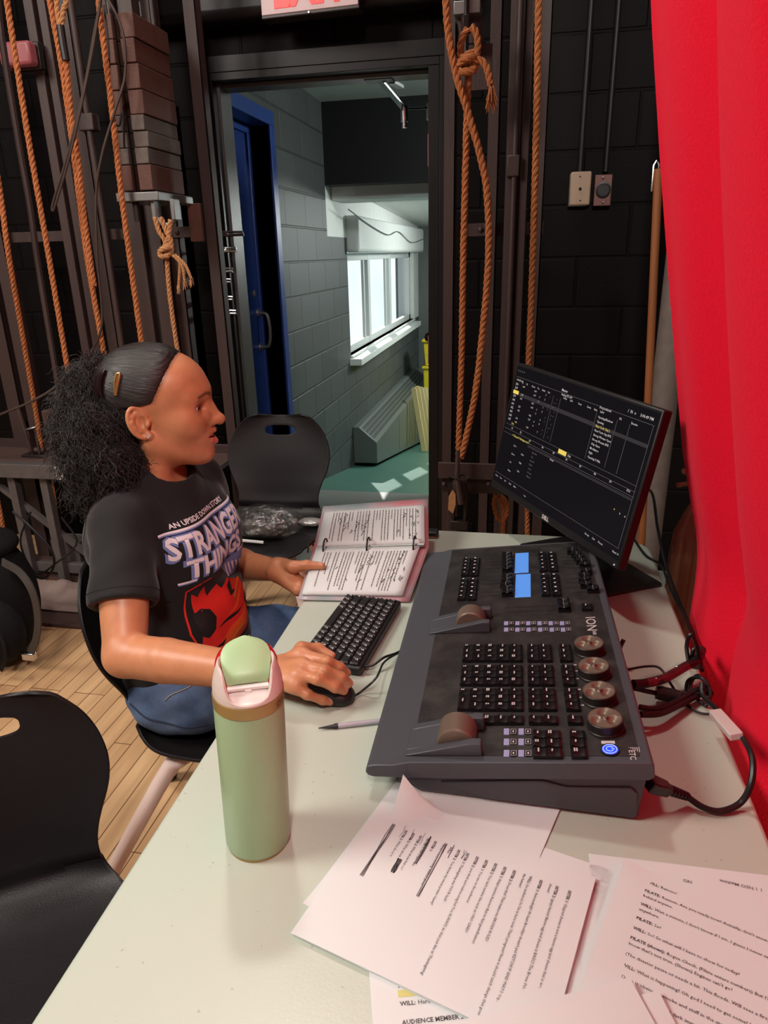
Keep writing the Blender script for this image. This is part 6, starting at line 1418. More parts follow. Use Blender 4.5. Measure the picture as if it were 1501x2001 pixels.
# ears
for s in (1, -1):
    EC = H(.0055, s*.0715, .002)
    def E_(a, r=1.0, dw=0): 
        return EC+HF*(-.004+.0165*r*cos(a)-.006*sin(a)*r)+HZ*(.030*r*sin(a))+HR*s*(.009-.009*cos(a)+dw)
    ring = [E_(radians(a)) for a in range(20, 300, 12)]
    for a, b in zip(ring, ring[1:]): body.cone(a, b, .0040, .0040, .002)
    inner = [E_(radians(a), .60, -.002) for a in range(60, 290, 38)]
    for a, b in zip(inner, inner[1:]): body.cone(a, b, .0032, .0032, .006)
    body.ell(EC+HF*(-.004)+HR*s*.004, (.0175, .006, .026), .006, M=HM)
    body.ell(EC+HF*.004+HR*s*.010+HZ*.001, (.007, .006, .010), .005, '-', M=HM)
    body.ell(EC+HF*.010-HZ*.0275+HR*s*.004, (.0085, .0050, .0085), .007, M=HM)
    body.cone(EC+HF*.013+HR*s*.002, EC+HF*.012-HZ*.006+HR*s*.006, .0045, .004, .005)
# ---- right hand, resting on the mouse
def pz(px, py, z): return np.array(onz(px, py, z))
hand_paint = []
def finger(pts, rad, nail_up, k=.0065):
    for i in range(len(pts)-1): body.cone(pts[i], pts[i+1], rad[i], rad[i+1], k)
    
    d = pts[-1]-pts[-2]; d /= np.linalg.norm(d); nail_up = nail_up-d*(nail_up@d); nail_up /= np.linalg.norm(nail_up); nc = pts[-1]-d*.0015+nail_up*rad[-1]*.97
    hand_paint.append((nc, d, nail_up))
UPN = v3(0, 0, 1)
wr = WRR
mR = [pz(588, 1277, .800), pz(590, 1299, .804), pz(584, 1319, .798), pz(578, 1342, .784)]
pR = [pz(640, 1292, .803), pz(634, 1310, .808), pz(620, 1327, .800), pz(600, 1357, .774)]
dR = [pz(664, 1304, .789), pz(667, 1324, .792), pz(655, 1343, .783), pz(630, 1368, .757)]
tR = [pz(678, 1315, .774), pz(682, 1335, .776), pz(672, 1350, .768), pz(645, 1372, .7475)]
RR = [(.0092, .0088, .0080, .0071), (.0094, .0090, .0082, .0073), (.0091, .0087, .0079, .0070), (.0083, .0077, .0069, .0062)]
for m_, p_, d_, t_, r_ in zip(mR, pR, dR, tR, RR): finger([m_, p_, d_, t_], r_, v3(.25, -.15, .95))
body.ell((mR[1]+mR[2]+1.2*wr)/3.2+v3(.0, 0, -.001), (.040, .031, .0125), .02)
carp = [wr+(mR[i]-wr)*.22+v3(0, (-.016, -.005, .005, .014)[3-i]*-1*0, 0) for i in range(4)]
for m_, c_, r_ in zip(mR, [wr+v3(0, .014, .004), wr+v3(0, .004, .008), wr+v3(0, -.007, .005), wr+v3(0, -.016, 0)], (.0100, .0104, .0100, .0092)): body.cone(c_, m_, .0140, r_, .014)
body.cone(wr+v3(.03, 0, -.005), (mR[1]+mR[2])/2-v3(0, 0, .012), .018, .014, .012)
th = [wr+v3(.018, .016, -.004), pz(590, 1268, .775), pz(622, 1268, .768), pz(648, 1282, .760)]
finger(th, (.0150, .0125, .0100, .0080), v3(0, .5, .85))
# ---- left hand: thumb over the page, four fingers under the binder cover
pn_n = (nearR-nearL).cross(spL-nearL).normalized(); pn_n = np.array(pn_n if pn_n.z > 0 else -pn_n)
def onpage(px, py, h): return np.array(onplane(px, py, Vector(nearL)+Vector(pn_n)*h, Vector(pn_n)))
tip = onpage(629, 1106, .022); tb_ = onpage(600, 1104, .0235); tm_ = onpage(574, 1108, .018)
finger([WRL+v3(.012, .01, .006), tm_, tb_, tip], (.017, .0135, .0105, .0085), pn_n)
kn = [onpage(595, 1113, -.015), onpage(592, 1128, -.018), onpage(588, 1142, -.019), onpage(582, 1154, -.018)]
ed = np.array(nearR-nearL); ed /= np.linalg.norm(ed)
for i, (k_, L_) in enumerate(zip(kn, (.062, .066, .06, .048))):
    r0 = (.0098, .0098, .0092, .0082)[i]; a = k_; b = a+ed*L_*.45-pn_n*.004; c = b+ed*L_*.32+pn_n*.004; e_ = c+ed*L_*.23+pn_n*.005
    finger([a, b, c, e_], (r0, r0*.93, r0*.84, r0*.74), -pn_n)
    body.cone(WRL+v3(.0, -.012+.008*(3-i)*.9, -.002+.004*(3-i)), a, .0155, r0*1.25, .012)
body.cone(WRL+v3(.01, -.01, -.004), (kn[3]+kn[2])/2, .019, .013, .014)
V, F = surface_nets(body, (-1.0, .86, .40), (-.17, 1.66, 1.32), .0019)
# tone painted on the skin: lips, mouth opening, brows, nails, knuckles, baby hair, eye-corner shade
base = np.array([.55, .235, .115]); Ct = np.tile(base, (len(V), 1))
q = (V-HO)@HM; head = (np.abs(q) < .17).all(1) & (V[:, 2] > 1.0)
def blend(w, c): Ct[:] = Ct*(1-w[:, None])+np.array(c)*w[:, None]
def segd(P, pts):
    d = np.full(len(P), 9.)
    for a, b in zip(pts, pts[1:]):
        a, b = np.array(a), np.array(b); ab = b-a; t = np.clip(((P-a)@ab)/(ab@ab), 0, 1); d = np.minimum(d, np.linalg.norm(P-a-t[:, None]*ab, axis=1))
    return d
def hairedge(q):
    w = np.abs(q[:, 1]); v = q[:, 2]
    lim = np.interp(v, [-.15, -.03, .028, .0335, .038, .0675, .095, .119, .128, .2], [-.030, -.022, -.012, .012, .030, .0465, .0610, .0745, .079, .083])
    return q[:, 0]-lim
sm = lambda x, a, b: np.clip((b-x)/(b-a), 0, 1)
lu = segd(q, [(u, w, z) for w, u, z in lipU]); ll = segd(q, [(u, w, z) for w, u, z in lipL])
blend(.8*sm(lu, .0038, .0060)*head, (.42, .125, .085)); blend(sm(ll, .0058, .0078)*head, (.60, .14, .125))
blend((head & (q[:, 0] < .1225) & (q[:, 0] > .09) & (np.abs(q[:, 1]) < .0235) & (np.abs(q[:, 2]+.0465) < .0068)).astype(float), (.06, .012, .011))
for s in (1, -1):
    q2 = q.copy(); q2[:, 0] = 0; q2[:, 1] *= s; wob = 0
    bd_ = segd(q2, [(0, .011, .0418), (0, .028, .0462), (0, .046, .0405)])+wob; blend(.78*sm(bd_, .0012, .0052)*head*(q[:, 0] > .07), (.045, .018, .010))
    r_ = q-np.array([EYU, s*EYW, EYV]); rn = np.linalg.norm(r_, axis=1); az = np.arctan2(r_[:, 1]*s, r_[:, 0]); t_ = (az-.30)/1.25; el = r_[:, 2]/np.maximum(rn, 1e-6); w_ = np.clip(1-t_*t_, 0, 1)
    near = head*(rn < EYR+.0045)*(np.abs(t_) < 1.12)*(r_[:, 0] > -.005)
    blend(.30*sm(rn, .016, .022)*head*(r_[:, 2] > .003), (.24, .085, .038)); blend(.6*sm(rn, .0185, .0215)*head*(az < -.05)*(r_[:, 0] > 0)*(np.abs(r_[:, 2]) < .006), (.20, .085, .045))  # darker upper lid, and brown shade painted into the inner eye corner
    blend(.93*near*sm(np.abs(el-(.39*w_+.03)), .055, .12), (.014, .007, .006))
    blend(.50*near*sm(np.abs(el+(.27*w_+.02)), .04, .10), (.06, .022, .015))
edge = hairedge(q); blend(.85*sm(edge, -.002, .009)*head*(q[:, 2] > .036)*(.75+.25*np.sin(q[:, 1]*1700+q[:, 2]*900)), (.03, .014, .010))
for nc, d_, up_n in hand_paint:
    r = V-nc; along = r@d_; side = np.cross(d_, up_n); side /= np.linalg.norm(side); lat = r@side; up_v = r@up_n
    w = sm((along/.0062)**4+(lat/.0050)**4, .8, 1.2)*(np.abs(up_v) < .0034); blend(.8*w, (.66, .34, .26))
for p_ in pR+dR: blend(.35*sm(np.linalg.norm(V-p_-v3(0, 0, .008), axis=1), .002, .0085), (.20, .062, .030))
wo = thing('person', 'woman with a curly ponytail and black printed T-shirt, seated, one hand on the mouse', 'person', (-.80, 1.305, 0))
bo2 = sdfmesh('body', V, F, 'skin', wo, Ct)
# eyes, teeth, ear studs, necklace
mat('eye_white', (.78, .73, .70, 1), .15, var=.02); plainmat('iris', (.035, .018, .010, 1), .1); mat('teeth', (.72, .68, .62, 1), .25, var=.02); mat('diamond', (.8, .8, .82, 1), .08, metal=.6); mat('necklace_silver', (.7, .6, .5, 1), .3, metal=.9)
gz = (HF*.93+HR*.30-HZ*.08); gz /= np.linalg.norm(gz)
for s in (1, -1):
    e = H(EYU, s*EYW, EYV); X = Vector(gz).to_track_quat('Z', 'Y').to_matrix().to_4x4(); X.translation = Vector(e)
    eo = MB(X).sphere((0, 0, 0), EYR, 28).build('eye', 'eye_white', bo2)
    MB(X).lathe([(.0001, EYR+.0007), (.0034, EYR+.0003), (.0052, EYR-.0007), (.0053, EYR-.002)], 24, cap=False).build('iris', 'iris', eo)
tt = MB()
for i in range(8):
    w_ = (-.0155+.0044*i); u_ = .1262-22*w_*w_*1.05
    m4 = frame(Vector(H(u_, w_, -.0432)), Vector(HF), Vector(HR), Vector(HZ)); tt.prism(rounded(-.003, .002, -.0021, .0021, .0008, 2), -.0045 if 1 < i < 6 else -.0038, .003, m4)
tt.build('teeth', 'teeth', bo2, .0004)
for s in (1, -1):
    EC = H(.0055, s*.0715, .002); b = EC+HF*.010-HZ*.0275+HR*s*.009; st_ = MB()
    for du, dz in ((-.0035, 0), (.0035, .0008), (0, -.002)): st_.sphere(tuple(b+HF*du+HZ*dz), .0030, 8)
    st_.build('ear_stud', 'diamond', wo)
nk = [v3(-.752, 1.305, .998)+v3(.058*cos(a)*1.05, .060*sin(a), -.012*cos(a)-.004) for a in [2*pi*i/40 for i in range(40)]]
MB().tube([tuple(p) for p in nk], .0009, 6, True).build('necklace', 'necklace_silver', wo)
# ---------------------------------------------------------------- T-shirt
def clothmat(name, col, rough=.85, bump=.25, scale=500, var=.12, sheen=.15):
    return mat(name, col, rough, var=var, scale=18, bump=bump, bscale=scale, sheen=sheen, spec=.2)
clothmat('shirt_black', (.0165, .0165, .0175, 1), bump=.12, scale=1400)
sh = SDF()
def fold(P, base_amp=.004):
    x, y, z = P[:, 0], P[:, 1], P[:, 2]
    return .0042*np.sin(34*z+26*y+9*np.sin(7*x+3*y))*np.clip((.90-z)/.15, .15, 1)+.0016*np.sin(61*z-37*y+21*x)
sh.cone(PEL+v3(-.0, 0, .03), WAI, .140, .140, .03).cone(PEL+v3(.0, -.05, .03), WAI+v3(.0, -.045, 0), .125, .118, .03).cone(PEL+v3(.0, .05, .03), WAI+v3(.0, .045, 0), .125, .118, .03)
sh.cone(WAI+v3(0, -.03, 0), CHE+v3(.0, -.05, 0), .122, .118, .04).cone(WAI+v3(0, .03, 0), CHE+v3(0, .05, 0), .122, .118, .04)
sh.ell(CHE+v3(-.015, 0, .03), (.125, .175, .155), .04)
for s in (-1, 1): sh.ell(CHE+v3(.070, s*.068, -.008), (.076, .080, .080), .05)
sh.ell(CHE+v3(.070, 0, -.012), (.064, .10, .075), .05)
sh.cone(CHE+v3(.0, -.04, .095), SHR+v3(-.004, .012, -.004), .068, .056, .04).cone(CHE+v3(.0, .04, .095), SHL+v3(0, -.012, -.004), .068, .056, .04)
sh.cone(v3(-.765, 1.305, .975), v3(-.755, 1.305, 1.022), .10, .070, .03)
slR = SHR+(ELR-SHR)*.62; slL = SHL+(ELL-SHL)*.62
sh.cone(SHR, slR+(slR-SHR)*.1, .0545, .0640, .03).cone(SHL, slL+(slL-SHL)*.1, .0545, .060, .03)
# cut at sleeve hems, waist hem and neck opening; hollow the sleeve mouths
def plane(p, n): n = np.array(n, float)/np.linalg.norm(n); p = np.array(p); return lambda P: (P-p)@n
aR = (ELR-SHR)/np.linalg.norm(ELR-SHR); aL = (ELL-SHL)/np.linalg.norm(ELL-SHL)
def cutsleeve(P):
    d = np.full(len(P), -1.)
    for s0, s1, ax, tx in ((SHR, slR, aR, v3(.10, 0, .0)), (SHL, slL, aL, v3(.1, 0, 0))):
        n_ = ax+tx*0; t = (P-s1)@n_; lat = np.linalg.norm(P-s0-((P-s0)@ax)[:, None]*ax, axis=1); d = np.maximum(d, np.where(lat < .085, t, -1.))
    return d
cores = sh.p[:]
sh.fn(cutsleeve, (-.76, 1.3, .8), 2, .001, 'max')
arms = SDF(); arms.cone(SHR, ELR, .0485, .0485, .01).cone(SHL, ELL, .0465, .0445, .01)
sh.fn(lambda P: np.maximum(arms.eval(P), -((np.minimum((P-slR)@aR+.03, 1) if True else 0)) if False else np.maximum(arms.eval(P), np.minimum(-((P-(slR-aR*.03))@aR)+0*P[:, 0], -((P-(slL-aL*.03))@aL)))), (-.7, 1.3, .85), .6, .004, '-')
sh.fn(plane((-.74, 1.3, .515), (-.25, 0, -1)), (-.8, 1.3, .6), 2, .001, 'max')
neck = SDF(); neck.ell(v3(-.742, 1.305, 1.018), (.075, .068, .040), .01); neck.cone(v3(-.757, 1.305, .99), v3(-.757, 1.305, 1.1), .0615, .072, .01)
sh.fn(lambda P: neck.eval(P), (-.75, 1.305, 1.03), .12, .006, '-')
sh.fn(lambda P: sh0(P), (0, 0, 0), 0, .001, '+') if False else None
def sleeve_fold(P): 
    t = (P-SHR)@aR; return .0014*np.sin(t*70+P[:, 0]*55)*np.clip(t/.1, 0, 1)*(P[:, 1] < 1.2)
shirt = Folded(sh, lambda P: fold(P)+sleeve_fold(P))
Vs, Fs = surface_nets(shirt, (-1.05, .98, .45), (-.50, 1.68, 1.10), .0040)
tsh = sdfmesh('t_shirt', Vs, Fs, 'shirt_black', wo)
# collar rib and hem stitching
def onshirt(P, dirv, n=40, off=.0012):
    """marches from outside along dirv on to the cloth"""
    P = np.array(P, float); dirv = np.array(dirv, float)
    for _ in range(n):
        d = shirt.eval(P); P = P+dirv*np.clip(d-off, -.02, .05)[:, None]*.8
    return P
mat('shirt_seam', (.010, .010, .011, 1), .9)
def ringpts(c, ax, r0, n=40):
    ax = ax/np.linalg.norm(ax); u = np.cross(ax, v3(0, 0, 1)) if abs(ax[2]) < .9 else np.cross(ax, v3(1, 0, 0)); u /= np.linalg.norm(u); w = np.cross(ax, u)
    P = np.array([c+r0*(u*cos(a)+w*sin(a)) for a in [2*pi*i/n for i in range(n)]]); D = c-P; D /= np.linalg.norm(D, axis=1)[:, None]; return P, D
P, D = ringpts(slR-aR*.018, aR, .12); MB().tube([tuple(p) for p in onshirt(P, D, off=.0003)], .0009, 5, True).build('sleeve_stitching', 'shirt_seam', tsh)
P, D = ringpts(SHR+v3(.006, .035, .0)+aR*.0, v3(.10, -.9, .12), .14); sm_ = onshirt(P, D, off=.0002); MB().tube([tuple(p) for p in sm_ if p[2] > .86], .0011, 5).build('shoulder_seam', 'shirt_seam', tsh)
# ---- chest print: lettering and an abstract red and orange picture, all lying on the cloth
def decal(mb_, name, m, off):
    import bmesh
    bm = bmesh.new(); vv = [bm.verts.new(v) for v in mb_.v]
    for f in mb_.f:
        try: bm.faces.new([vv[i] for i in f])
        except Exception: pass
    bmesh.ops.triangulate(bm, faces=bm.faces[:])
    for _ in range(5):
        es = [e for e in bm.edges if e.calc_length() > .007]
        if not es: break
        bmesh.ops.subdivide_edges(bm, edges=es, cuts=1); bmesh.ops.triangulate(bm, faces=bm.faces[:])
    tdir = v3(-.965, .26, 0); P = np.array([(-.76, 1.305, v.co.y) for v in bm.verts])-tdir*.33+np.array([v3(.26, .965, 0)*(v.co.x-1.305) for v in bm.verts]); Q = onshirt(P, np.tile(tdir, (len(P), 1)), 60, off)
    for v, qq in zip(bm.verts, Q): v.co = qq
    me = bpy.data.meshes.new(name); bm.to_mesh(me); bm.free(); me.materials.append(MATS[m]); me.shade_smooth()
    o = bpy.data.objects.new(name, me); COL.objects.link(o); o.parent = tsh; o.matrix_parent_inverse = wm(tsh).inverted(); return o
plainmat('print_pale', (.80, .78, .82, 1), .7); plainmat('print_blue', (.16, .23, .50, 1), .7); plainmat('print_red', (.75, .022, .014, 1), .7); plainmat('print_orange', (.85, .11, .015, 1), .7); plainmat('print_black', (.008, .007, .008, 1), .7); plainmat('print_yellow', (.70, .30, .03, 1), .7)
Y0, Z0 = 1.305, .0
def tx(mb_, s, y, z, size, width, bold, shear=0., rise=0.): text_into(mb_, s, size, Matrix(((1, shear, 0, y), (rise, 1, 0, z), (0, 0, 1, 0), (0, 0, 0, 1))), width=width, bold=bold)
pa_, pb_, pr_, po_, pk_, py_ = MB(), MB(), MB(), MB(), MB(), MB()
tx(pa_, 'AN UPSIDE DOWN STORY', 1.205, .933, .0125, .185, .0003)
tx(pb_, 'STRANGER', 1.178, .872, .064, .252, .0045, .06); tx(pa_, 'STRANGER', 1.181, .875, .060, .246, .0018, .06)
tx(pb_, 'THINGS', 1.205, .826, .056, .200, .0045, .06); tx(pa_, 'THINGS', 1.208, .829, .052, .194, .0018, .06)
for z, y0, y1 in ((.925, 1.176, 1.432), (.820, 1.19, 1.225), (.820, 1.38, 1.42)): pa_.add([(y0, z, 0), (y1, z, 0), (y1, z+.004, 0), (y0, z+.004, 0)], [(0, 1, 2, 3)]); pb_.add([(y0+.002, z-.003, 0), (y1+.002, z-.003, 0), (y1, z, 0), (y0, z, 0)], [(0, 1, 2, 3)])
pb_.add([(1.30, .818, 0), (1.40, .822, 0), (1.415, .79, 0), (1.39, .762, 0), (1.345, .775, 0), (1.32, .80, 0)], [(0, 1, 2, 3, 4, 5)])
for i in range(5): pa_.add([(1.325+.016*i, .812-.004*i, 0), (1.332+.016*i, .812-.004*i, 0), (1.345+.015*i, .775+.002*i, 0), (1.34+.015*i, .775+.002*i, 0)], [(0, 1, 2, 3)])
# picture: flame-like red field with dark hollows and orange folds
pr_.add([(1.225, .668, 0), (1.222, .735, 0), (1.216, .79, 0), (1.235, .775, 0), (1.25, .795, 0), (1.262, .765, 0), (1.285, .785, 0), (1.30, .768, 0), (1.33, .778, 0), (1.36, .76, 0), (1.405, .742, 0), (1.412, .70, 0), (1.41, .655, 0), (1.35, .628, 0), (1.30, .618, 0), (1.25, .61, 0)], [tuple(range(16))])
for a, b in (((1.204, .800), (1.206, .70)), ((1.206, .70), (1.238, .606)), ((1.204, .800), (1.26, .812))):
    d = Vector((b[0]-a[0], b[1]-a[1])); n_ = Vector((-d.y, d.x)).normalized()*.0016; pr_.add([(a[0]-n_.x, a[1]-n_.y, 0), (b[0]-n_.x, b[1]-n_.y, 0), (b[0]+n_.x, b[1]+n_.y, 0), (a[0]+n_.x, a[1]+n_.y, 0)], [(0, 1, 2, 3)])
po_.add([(1.245, .612, 0), (1.30, .622, 0), (1.352, .634, 0), (1.405, .66, 0), (1.40, .70, 0), (1.36, .69, 0), (1.31, .672, 0), (1.262, .655, 0)], [tuple(range(8))]).add([(1.30, .70, 0), (1.36, .715, 0), (1.405, .728, 0), (1.35, .726, 0)], [(0, 1, 2, 3)])
py_.add([(1.33, .735, 0), (1.40, .748, 0), (1.402, .743, 0), (1.335, .729, 0)], [(0, 1, 2, 3)]).add([(1.30, .642, 0), (1.36, .668, 0), (1.362, .662, 0), (1.303, .637, 0)], [(0, 1, 2, 3)])
pk_.add([(1.214, .742, 0), (1.236, .748, 0), (1.258, .738, 0), (1.268, .716, 0), (1.256, .694, 0), (1.236, .682, 0), (1.224, .690, 0), (1.218, .712, 0)], [tuple(range(8))])
pk_.add([(1.32, .765, 0), (1.345, .772, 0), (1.335, .748, 0), (1.355, .74, 0), (1.32, .742, 0)], [(0, 1, 2, 3, 4)]).add([(1.265, .690, 0), (1.32, .700, 0), (1.36, .70, 0), (1.31, .690, 0)], [(0, 1, 2, 3)]).add([(1.245, .652, 0), (1.285, .66, 0), (1.27, .648, 0)], [(0, 1, 2)]).add([(1.385, .70, 0), (1.412, .708, 0), (1.412, .68, 0), (1.395, .672, 0)], [(0, 1, 2, 3)])
for i in range(6): pa_.add([(1.258+.022*i, .592+.002*i, 0), (1.274+.022*i, .593+.002*i, 0), (1.274+.022*i, .600+.002*i, 0), (1.258+.022*i, .599+.002*i, 0)], [(0, 1, 2, 3)])
for mb_, nm, m_, of in ((pr_, 'print_red_field', 'print_red', .0012), (po_, 'print_orange_folds', 'print_orange', .0016), (py_, 'print_yellow_lines', 'print_yellow', .0019), (pk_, 'print_dark_hollows', 'print_black', .0020), (pb_, 'lettering_shadow', 'print_blue', .0013), (pa_, 'lettering', 'print_pale', .0018)): decal(mb_, nm, m_, of)
# ---------------------------------------------------------------- jeans and shoes
def denim():
    m, nt, b = nmat('denim'); N = nt.nodes.new; L = nt.links.new
    tc = N('ShaderNodeTexCoord'); n = N('ShaderNodeTexNoise'); n.inputs['Scale'].default_value = 9; n.inputs['Detail'].default_value = 4; L(tc.outputs['Object'], n.inputs['Vector'])
    n2 = N('ShaderNodeTexNoise'); n2.inputs['Scale'].default_value = 500; n2.inputs['Detail'].default_value = 3; L(tc.outputs['Object'], n2.inputs['Vector'])
    rp = N('ShaderNodeValToRGB'); rp.color_ramp.elements[0].position = .35; rp.color_ramp.elements[0].color = (.045, .088, .19, 1); rp.color_ramp.elements[1].position = .68; rp.color_ramp.elements[1].color = (.15, .235, .40, 1)
    L(n.outputs['Fac'], rp.inputs[0]); mx = N('ShaderNodeMix'); mx.data_type = 'RGBA'; mx.blend_type = 'OVERLAY'; mx.inputs[0].default_value = .45; L(rp.outputs[0], mx.inputs[6]); L(n2.outputs['Fac'], mx.inputs[7]); L(mx.outputs[2], b.inputs['Base Color'])
    b.inputs['Roughness'].default_value = .85; b.inputs['Specular IOR Level'].default_value = .2; bp = N('ShaderNodeBump'); bp.inputs['Strength'].default_value = .3; bp.inputs['Distance'].default_value = .002; L(n2.outputs['Fac'], bp.inputs['Height']); L(bp.outputs[0], b.inputs['Normal'])
denim()
je = SDF(); HR_, HL_ = v3(-.725, 1.215, .545), v3(-.725, 1.40, .545); KR, KL = v3(-.40, 1.185, .565), v3(-.41, 1.455, .562); AR_, AL_ = v3(-.43, 1.17, .10), v3(-.44, 1.48, .10)
je.ell(v3(-.742, 1.305, .560), (.122, .172, .113), .03).cone(HR_, KR, .095, .067, .03).cone(HL_, KL, .092, .067, .03).cone(KR, AR_, .064, .048, .02).cone(KL, AL_, .064, .048, .02)
je.ell(v3(-.715, 1.20, .515), (.11, .075, .07), .03)
jf = Folded(je, lambda P: .0022*np.sin(55*P[:, 0]+30*P[:, 2]+8*np.sin(12*P[:, 1]))*np.clip((P[:, 0]+.9)/.2, .2, 1)+.0012*np.sin(90*P[:, 2]-60*P[:, 0]+40*P[:, 1]))
Vj, Fj = surface_nets(jf, (-1.02, 1.05, .02), (-.28, 1.60, .72), .0055)
jn = sdfmesh('jeans', Vj, Fj, 'denim', wo)
clothmat('denim_dark', (.022, .035, .07, 1)); mat('stitch_pale', (.42, .36, .30, 1), .8)
def onjeans(P, D, off=.001):
    P = np.array(P, float)
    for _ in range(40): P = P+np.array(D)*np.clip(jf.eval(P)-off, -.02, .05)[:, None]*.8
    return P
ps = np.array([(-.79+.38*t, 1.0, .545-.030*sin(pi*min(1, t*1.6))-.015*t) for t in [i/40 for i in range(41)]]); sea = onjeans(ps, np.tile(v3(0, 1, 0), (41, 1)), .0006)
MB().tube([tuple(p) for p in sea], .0022, 6).build('side_seam', 'denim_dark', jn)
ps = np.array([(-.70+.12*t, 1.06, .80) for t in [i/12 for i in range(13)]]); pk2 = onjeans(ps+np.array([[0, .06+.04*i/12, 0] for i in range(13)]), np.tile(v3(0, 0, -1), (13, 1)), .0006)
MB().tube([tuple(p) for p in pk2], .0012, 5).build('pocket_stitching', 'stitch_pale', jn)
mat('shoe_black', (.02, .02, .022, 1), .5); mat('sole_white', (.6, .58, .55, 1), .6)
for (ax_, ay_), nm in (((-.43, 1.17), 'right'), ((-.44, 1.48), 'left')):
    shs = SDF(); shs.cone((ax_-.03, ay_, .055), (ax_+.13, ay_, .042), .045, .036, .03).cone((ax_, ay_, .08), (ax_, ay_, .12), .045, .045, .03)
    shs.fn(plane((0, 0, .018), (0, 0, -1)), (ax_, ay_, 0), 1, .001, 'max'); Vq, Fq = surface_nets(shs, (ax_-.12, ay_-.08, 0), (ax_+.2, ay_+.08, .2), .006); so_ = sdfmesh('shoe', Vq, Fq, 'shoe_black', wo)
    MB().prism([(ax_-.075+.125*(1-cos(a))*1.0 if False else ax_+.05+.125*cos(a), ay_+.044*sin(a)) for a in [2*pi*i/28 for i in range(28)]], .0, .02).build('sole', 'sole_white', so_, .004)
# ---------------------------------------------------------------- hair: sleek cap drawn back, tie, clip and a frizzy ponytail
def hairmat(name, c1, c2, streak=True):
    m, nt, b = nmat(name); N = nt.nodes.new; L = nt.links.new
    at = N('ShaderNodeAttribute'); at.attribute_name = 'tone'; n = N('ShaderNodeTexNoise'); n.inputs['Scale'].default_value = 1; n.inputs['Detail'].default_value = 5
    mp = N('ShaderNodeMapping'); mp.inputs['Scale'].default_value = (560, 560, 9) if streak else (60, 60, 60); L(at.outputs['Vector'], mp.inputs[0]) if streak else None
    if not streak: tc = N('ShaderNodeTexCoord'); L(tc.outputs['Object'], mp.inputs[0])
    L(mp.outputs[0], n.inputs['Vector']); rp = N('ShaderNodeValToRGB'); rp.color_ramp.elements[0].position = .38; rp.color_ramp.elements[0].color = c1; rp.color_ramp.elements[1].position = .68; rp.color_ramp.elements[1].color = c2
    L(n.outputs['Fac'], rp.inputs[0]); L(rp.outputs[0], b.inputs['Base Color']); b.inputs['Roughness'].default_value = .36 if streak else .5
    bp = N('ShaderNodeBump'); bp.inputs['Strength'].default_value = .55; bp.inputs['Distance'].default_value = .002; L(n.outputs['Fac'], bp.inputs['Height']); L(bp.outputs[0], b.inputs['Normal'])
hairmat('hair_sleek', (.004, .003, .003, 1), (.030, .024, .022, 1)); hairmat('hair_frizz', (.008, .006, .006, 1), (.022, .017, .016, 1), False)
hs = SDF(); hs.p = body.p[h0:h1]; hs.cone(H(-.012, 0, -.02), H(-.022, 0, .03), .062, .06, .02)
def hairlim(q): return hairedge(q)+.0010*np.sin(900*q[:, 2]+460*q[:, 1])+.0008*np.sin(1500*q[:, 1])
class Hair:
    p = []
    def eval(s, P, cen=None, rad=0):
        q = (P-HO)@HM; b = -hairlim(q); t = np.clip(b/.04, 0, 1); st = 0*t
        return np.maximum(hs.eval(P)-(.0012+.0075*t*(2-t))-st, -b*.7)
hc = Hair()
Vh, Fh = surface_nets(hc, HO-.2, HO+.2, .0024)
TIE = H(-.082, .0, .092); qv = (Vh-HO)@HM; c0 = (TIE-HO)@HM; rel = qv-c0; ax = np.array([.85, 0, -.2]); ax /= np.linalg.norm(ax)
al = rel@ax; perp = rel-al[:, None]*ax; ang = np.arctan2(perp[:, 2], perp[:, 1]); tone = np.c_[.12*np.cos(ang), .12*np.sin(ang), np.linalg.norm(rel, axis=1)]
sdfmesh('hair', Vh, Fh, 'hair_sleek', wo, tone)
mat('hair_tie', (.05, .008, .012, 1), .4); mat('tortoise', (.012, .003, .004, 1), .15, coat=.4); mat('gold_clip', (.42, .27, .10, 1), .25, metal=.8)
TX = frame(Vector(TIE), Vector(HF*.9-HZ*.4).normalized().cross(Vector(HR)).normalized(), Vector(HR), Vector(HF*.9-HZ*.4).normalized())
MB(TX).tube([(.026*cos(a), .026*sin(a), .004) for a in [2*pi*i/24 for i in range(24)]], .0085, 10, True).build('hair_tie', 'hair_tie', wo)
cp = [H(-.030, .079, .108), H(-.027, .0812, .103), H(-.031, .0845, .085), H(-.036, .0845, .066), H(-.0375, .0835, .060), H(-.0395, .0835, .064), H(-.0405, .0845, .085), H(-.0365, .0815, .104)]
def oncap(p, off):
    p = np.array(p)+HR*.012
    P = np.array([p]); g_ = Folded(hs, lambda X: -.0088)
    for _ in range(20):
        d = g_.eval(P); e = 1e-4; gr = np.array([(g_.eval(P+np.eye(3)[i]*e)-d)[0]/e for i in range(3)]); P = P-gr*(d[0]-off)
    return P[0]
for k_ in range(2):
    pts = [oncap(H(-.060-.012*k_-.008*sin(pi*t), .055, .112-.060*t), .0035) for t in [i/8 for i in range(9)]]
    MB().tube([tuple(p) for p in pts], [.003, .005, .006, .0065, .0065, .006, .005, .004, .003], 8).build('claw_clip', 'tortoise', wo)
MB().tube([tuple(oncap(p, .0022)) for p in [np.array(x) for x in smoothpath([Vector(p) for p in cp], 5, True)]], .0024, 8, True).tube([tuple(oncap(p, .0022)) for p in (H(-.031, .08, .104), H(-.0355, .084, .085), H(-.0385, .084, .064))], .0013, 6).build('gold_hair_clip', 'gold_clip', wo)
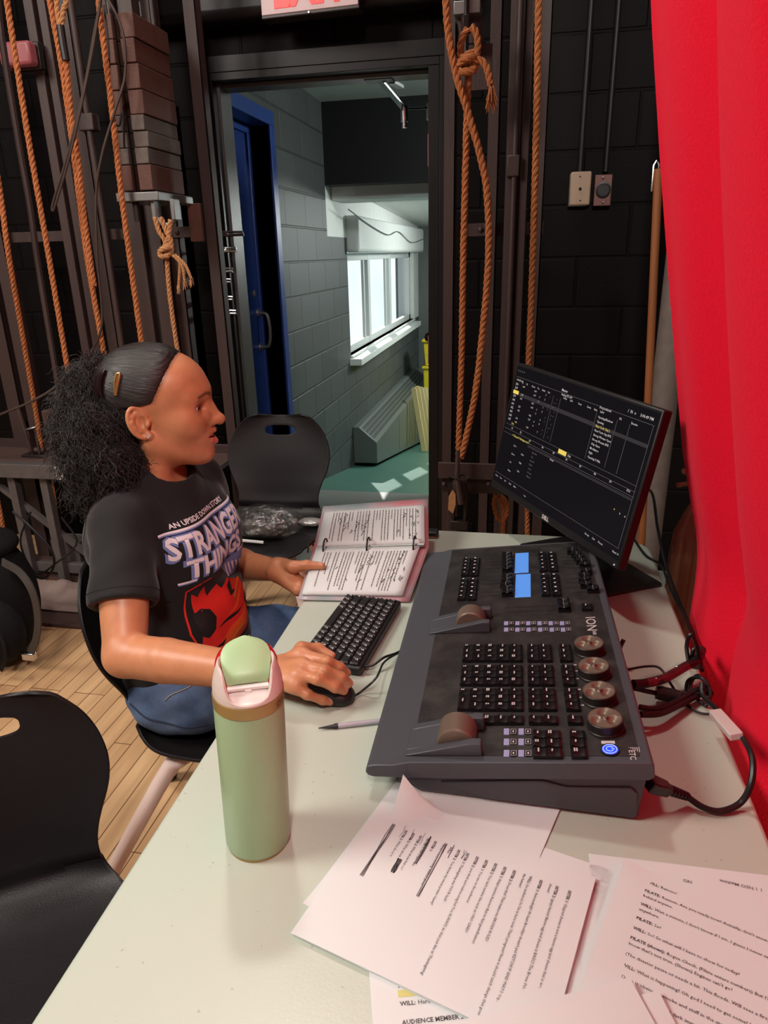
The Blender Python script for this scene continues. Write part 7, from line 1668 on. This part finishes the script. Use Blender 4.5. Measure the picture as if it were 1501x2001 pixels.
# ponytail volume
pt = SDF(); D_ = lambda px, py, zc: np.array(CAM+ray(px, py)*zc)
A_ = [TIE-HF*.012, D_(180, 762, 1.43), D_(190, 838, 1.42), D_(203, 900, 1.41), D_(178, 948, 1.42)]
pt.cone(A_[0], A_[1], .020, .044, .03).cone(A_[1], A_[2], .040, .064, .03).cone(A_[2], A_[3], .064, .063, .03).cone(A_[3], A_[4], .060, .030, .03)
ptf = Folded(pt, lambda P: .010*np.sin(70*P[:, 0]+40*P[:, 2])*np.sin(60*P[:, 1]+50*P[:, 2]+1)+.005*np.sin(150*P[:, 2]+90*P[:, 0]))
Vp, Fp = surface_nets(ptf, HO-.36, HO+.2, .006)
rs = np.random.RandomState(3); sel = rs.choice(len(Vp), 5200, replace=len(Vp) < 5200)
pony = sdfmesh('ponytail', Vp, Fp, 'hair_frizz', wo)
e = 1e-3; G0 = ptf.eval(Vp[sel]); gr = np.stack([(ptf.eval(Vp[sel]+np.eye(3)[i]*e)-G0)/e for i in range(3)], 1); gr /= np.maximum(1e-6, np.linalg.norm(gr, axis=1))[:, None]
cm = MB()
for p, g_ in zip(Vp[sel], gr):
    flow = (p-TIE)*1.0; flow /= np.linalg.norm(flow)+1e-6; t = flow*.55+v3(-.10, 0, -.75)+rs.normal(size=3)*.33; t -= g_*(t@g_)*.85; t /= np.linalg.norm(t)+1e-9; b = np.cross(g_, t)
    L_ = rs.uniform(.04, .10); R0 = rs.uniform(.0022, .0058); ph = rs.uniform(0, 6.3); tw = L_/rs.uniform(.016, .034); out = rs.uniform(-.003, .010); n_ = 15
    pts = [tuple(p+t*L_*(i/(n_-1)-.35)+g_*(out*sin(pi*i/(n_-1))-.004*(i/(n_-1)-.35)**2+.0015+R0*.7*cos(ph+tw*6.28*i/(n_-1)))+b*R0*sin(ph+tw*6.28*i/(n_-1))) for i in range(n_)]
    cm.tube(pts, [.0003]+[.00056]*(n_-2)+[.00025], 3, cap=False)
cm.build('curls', 'hair_frizz', pony, smooth=180)
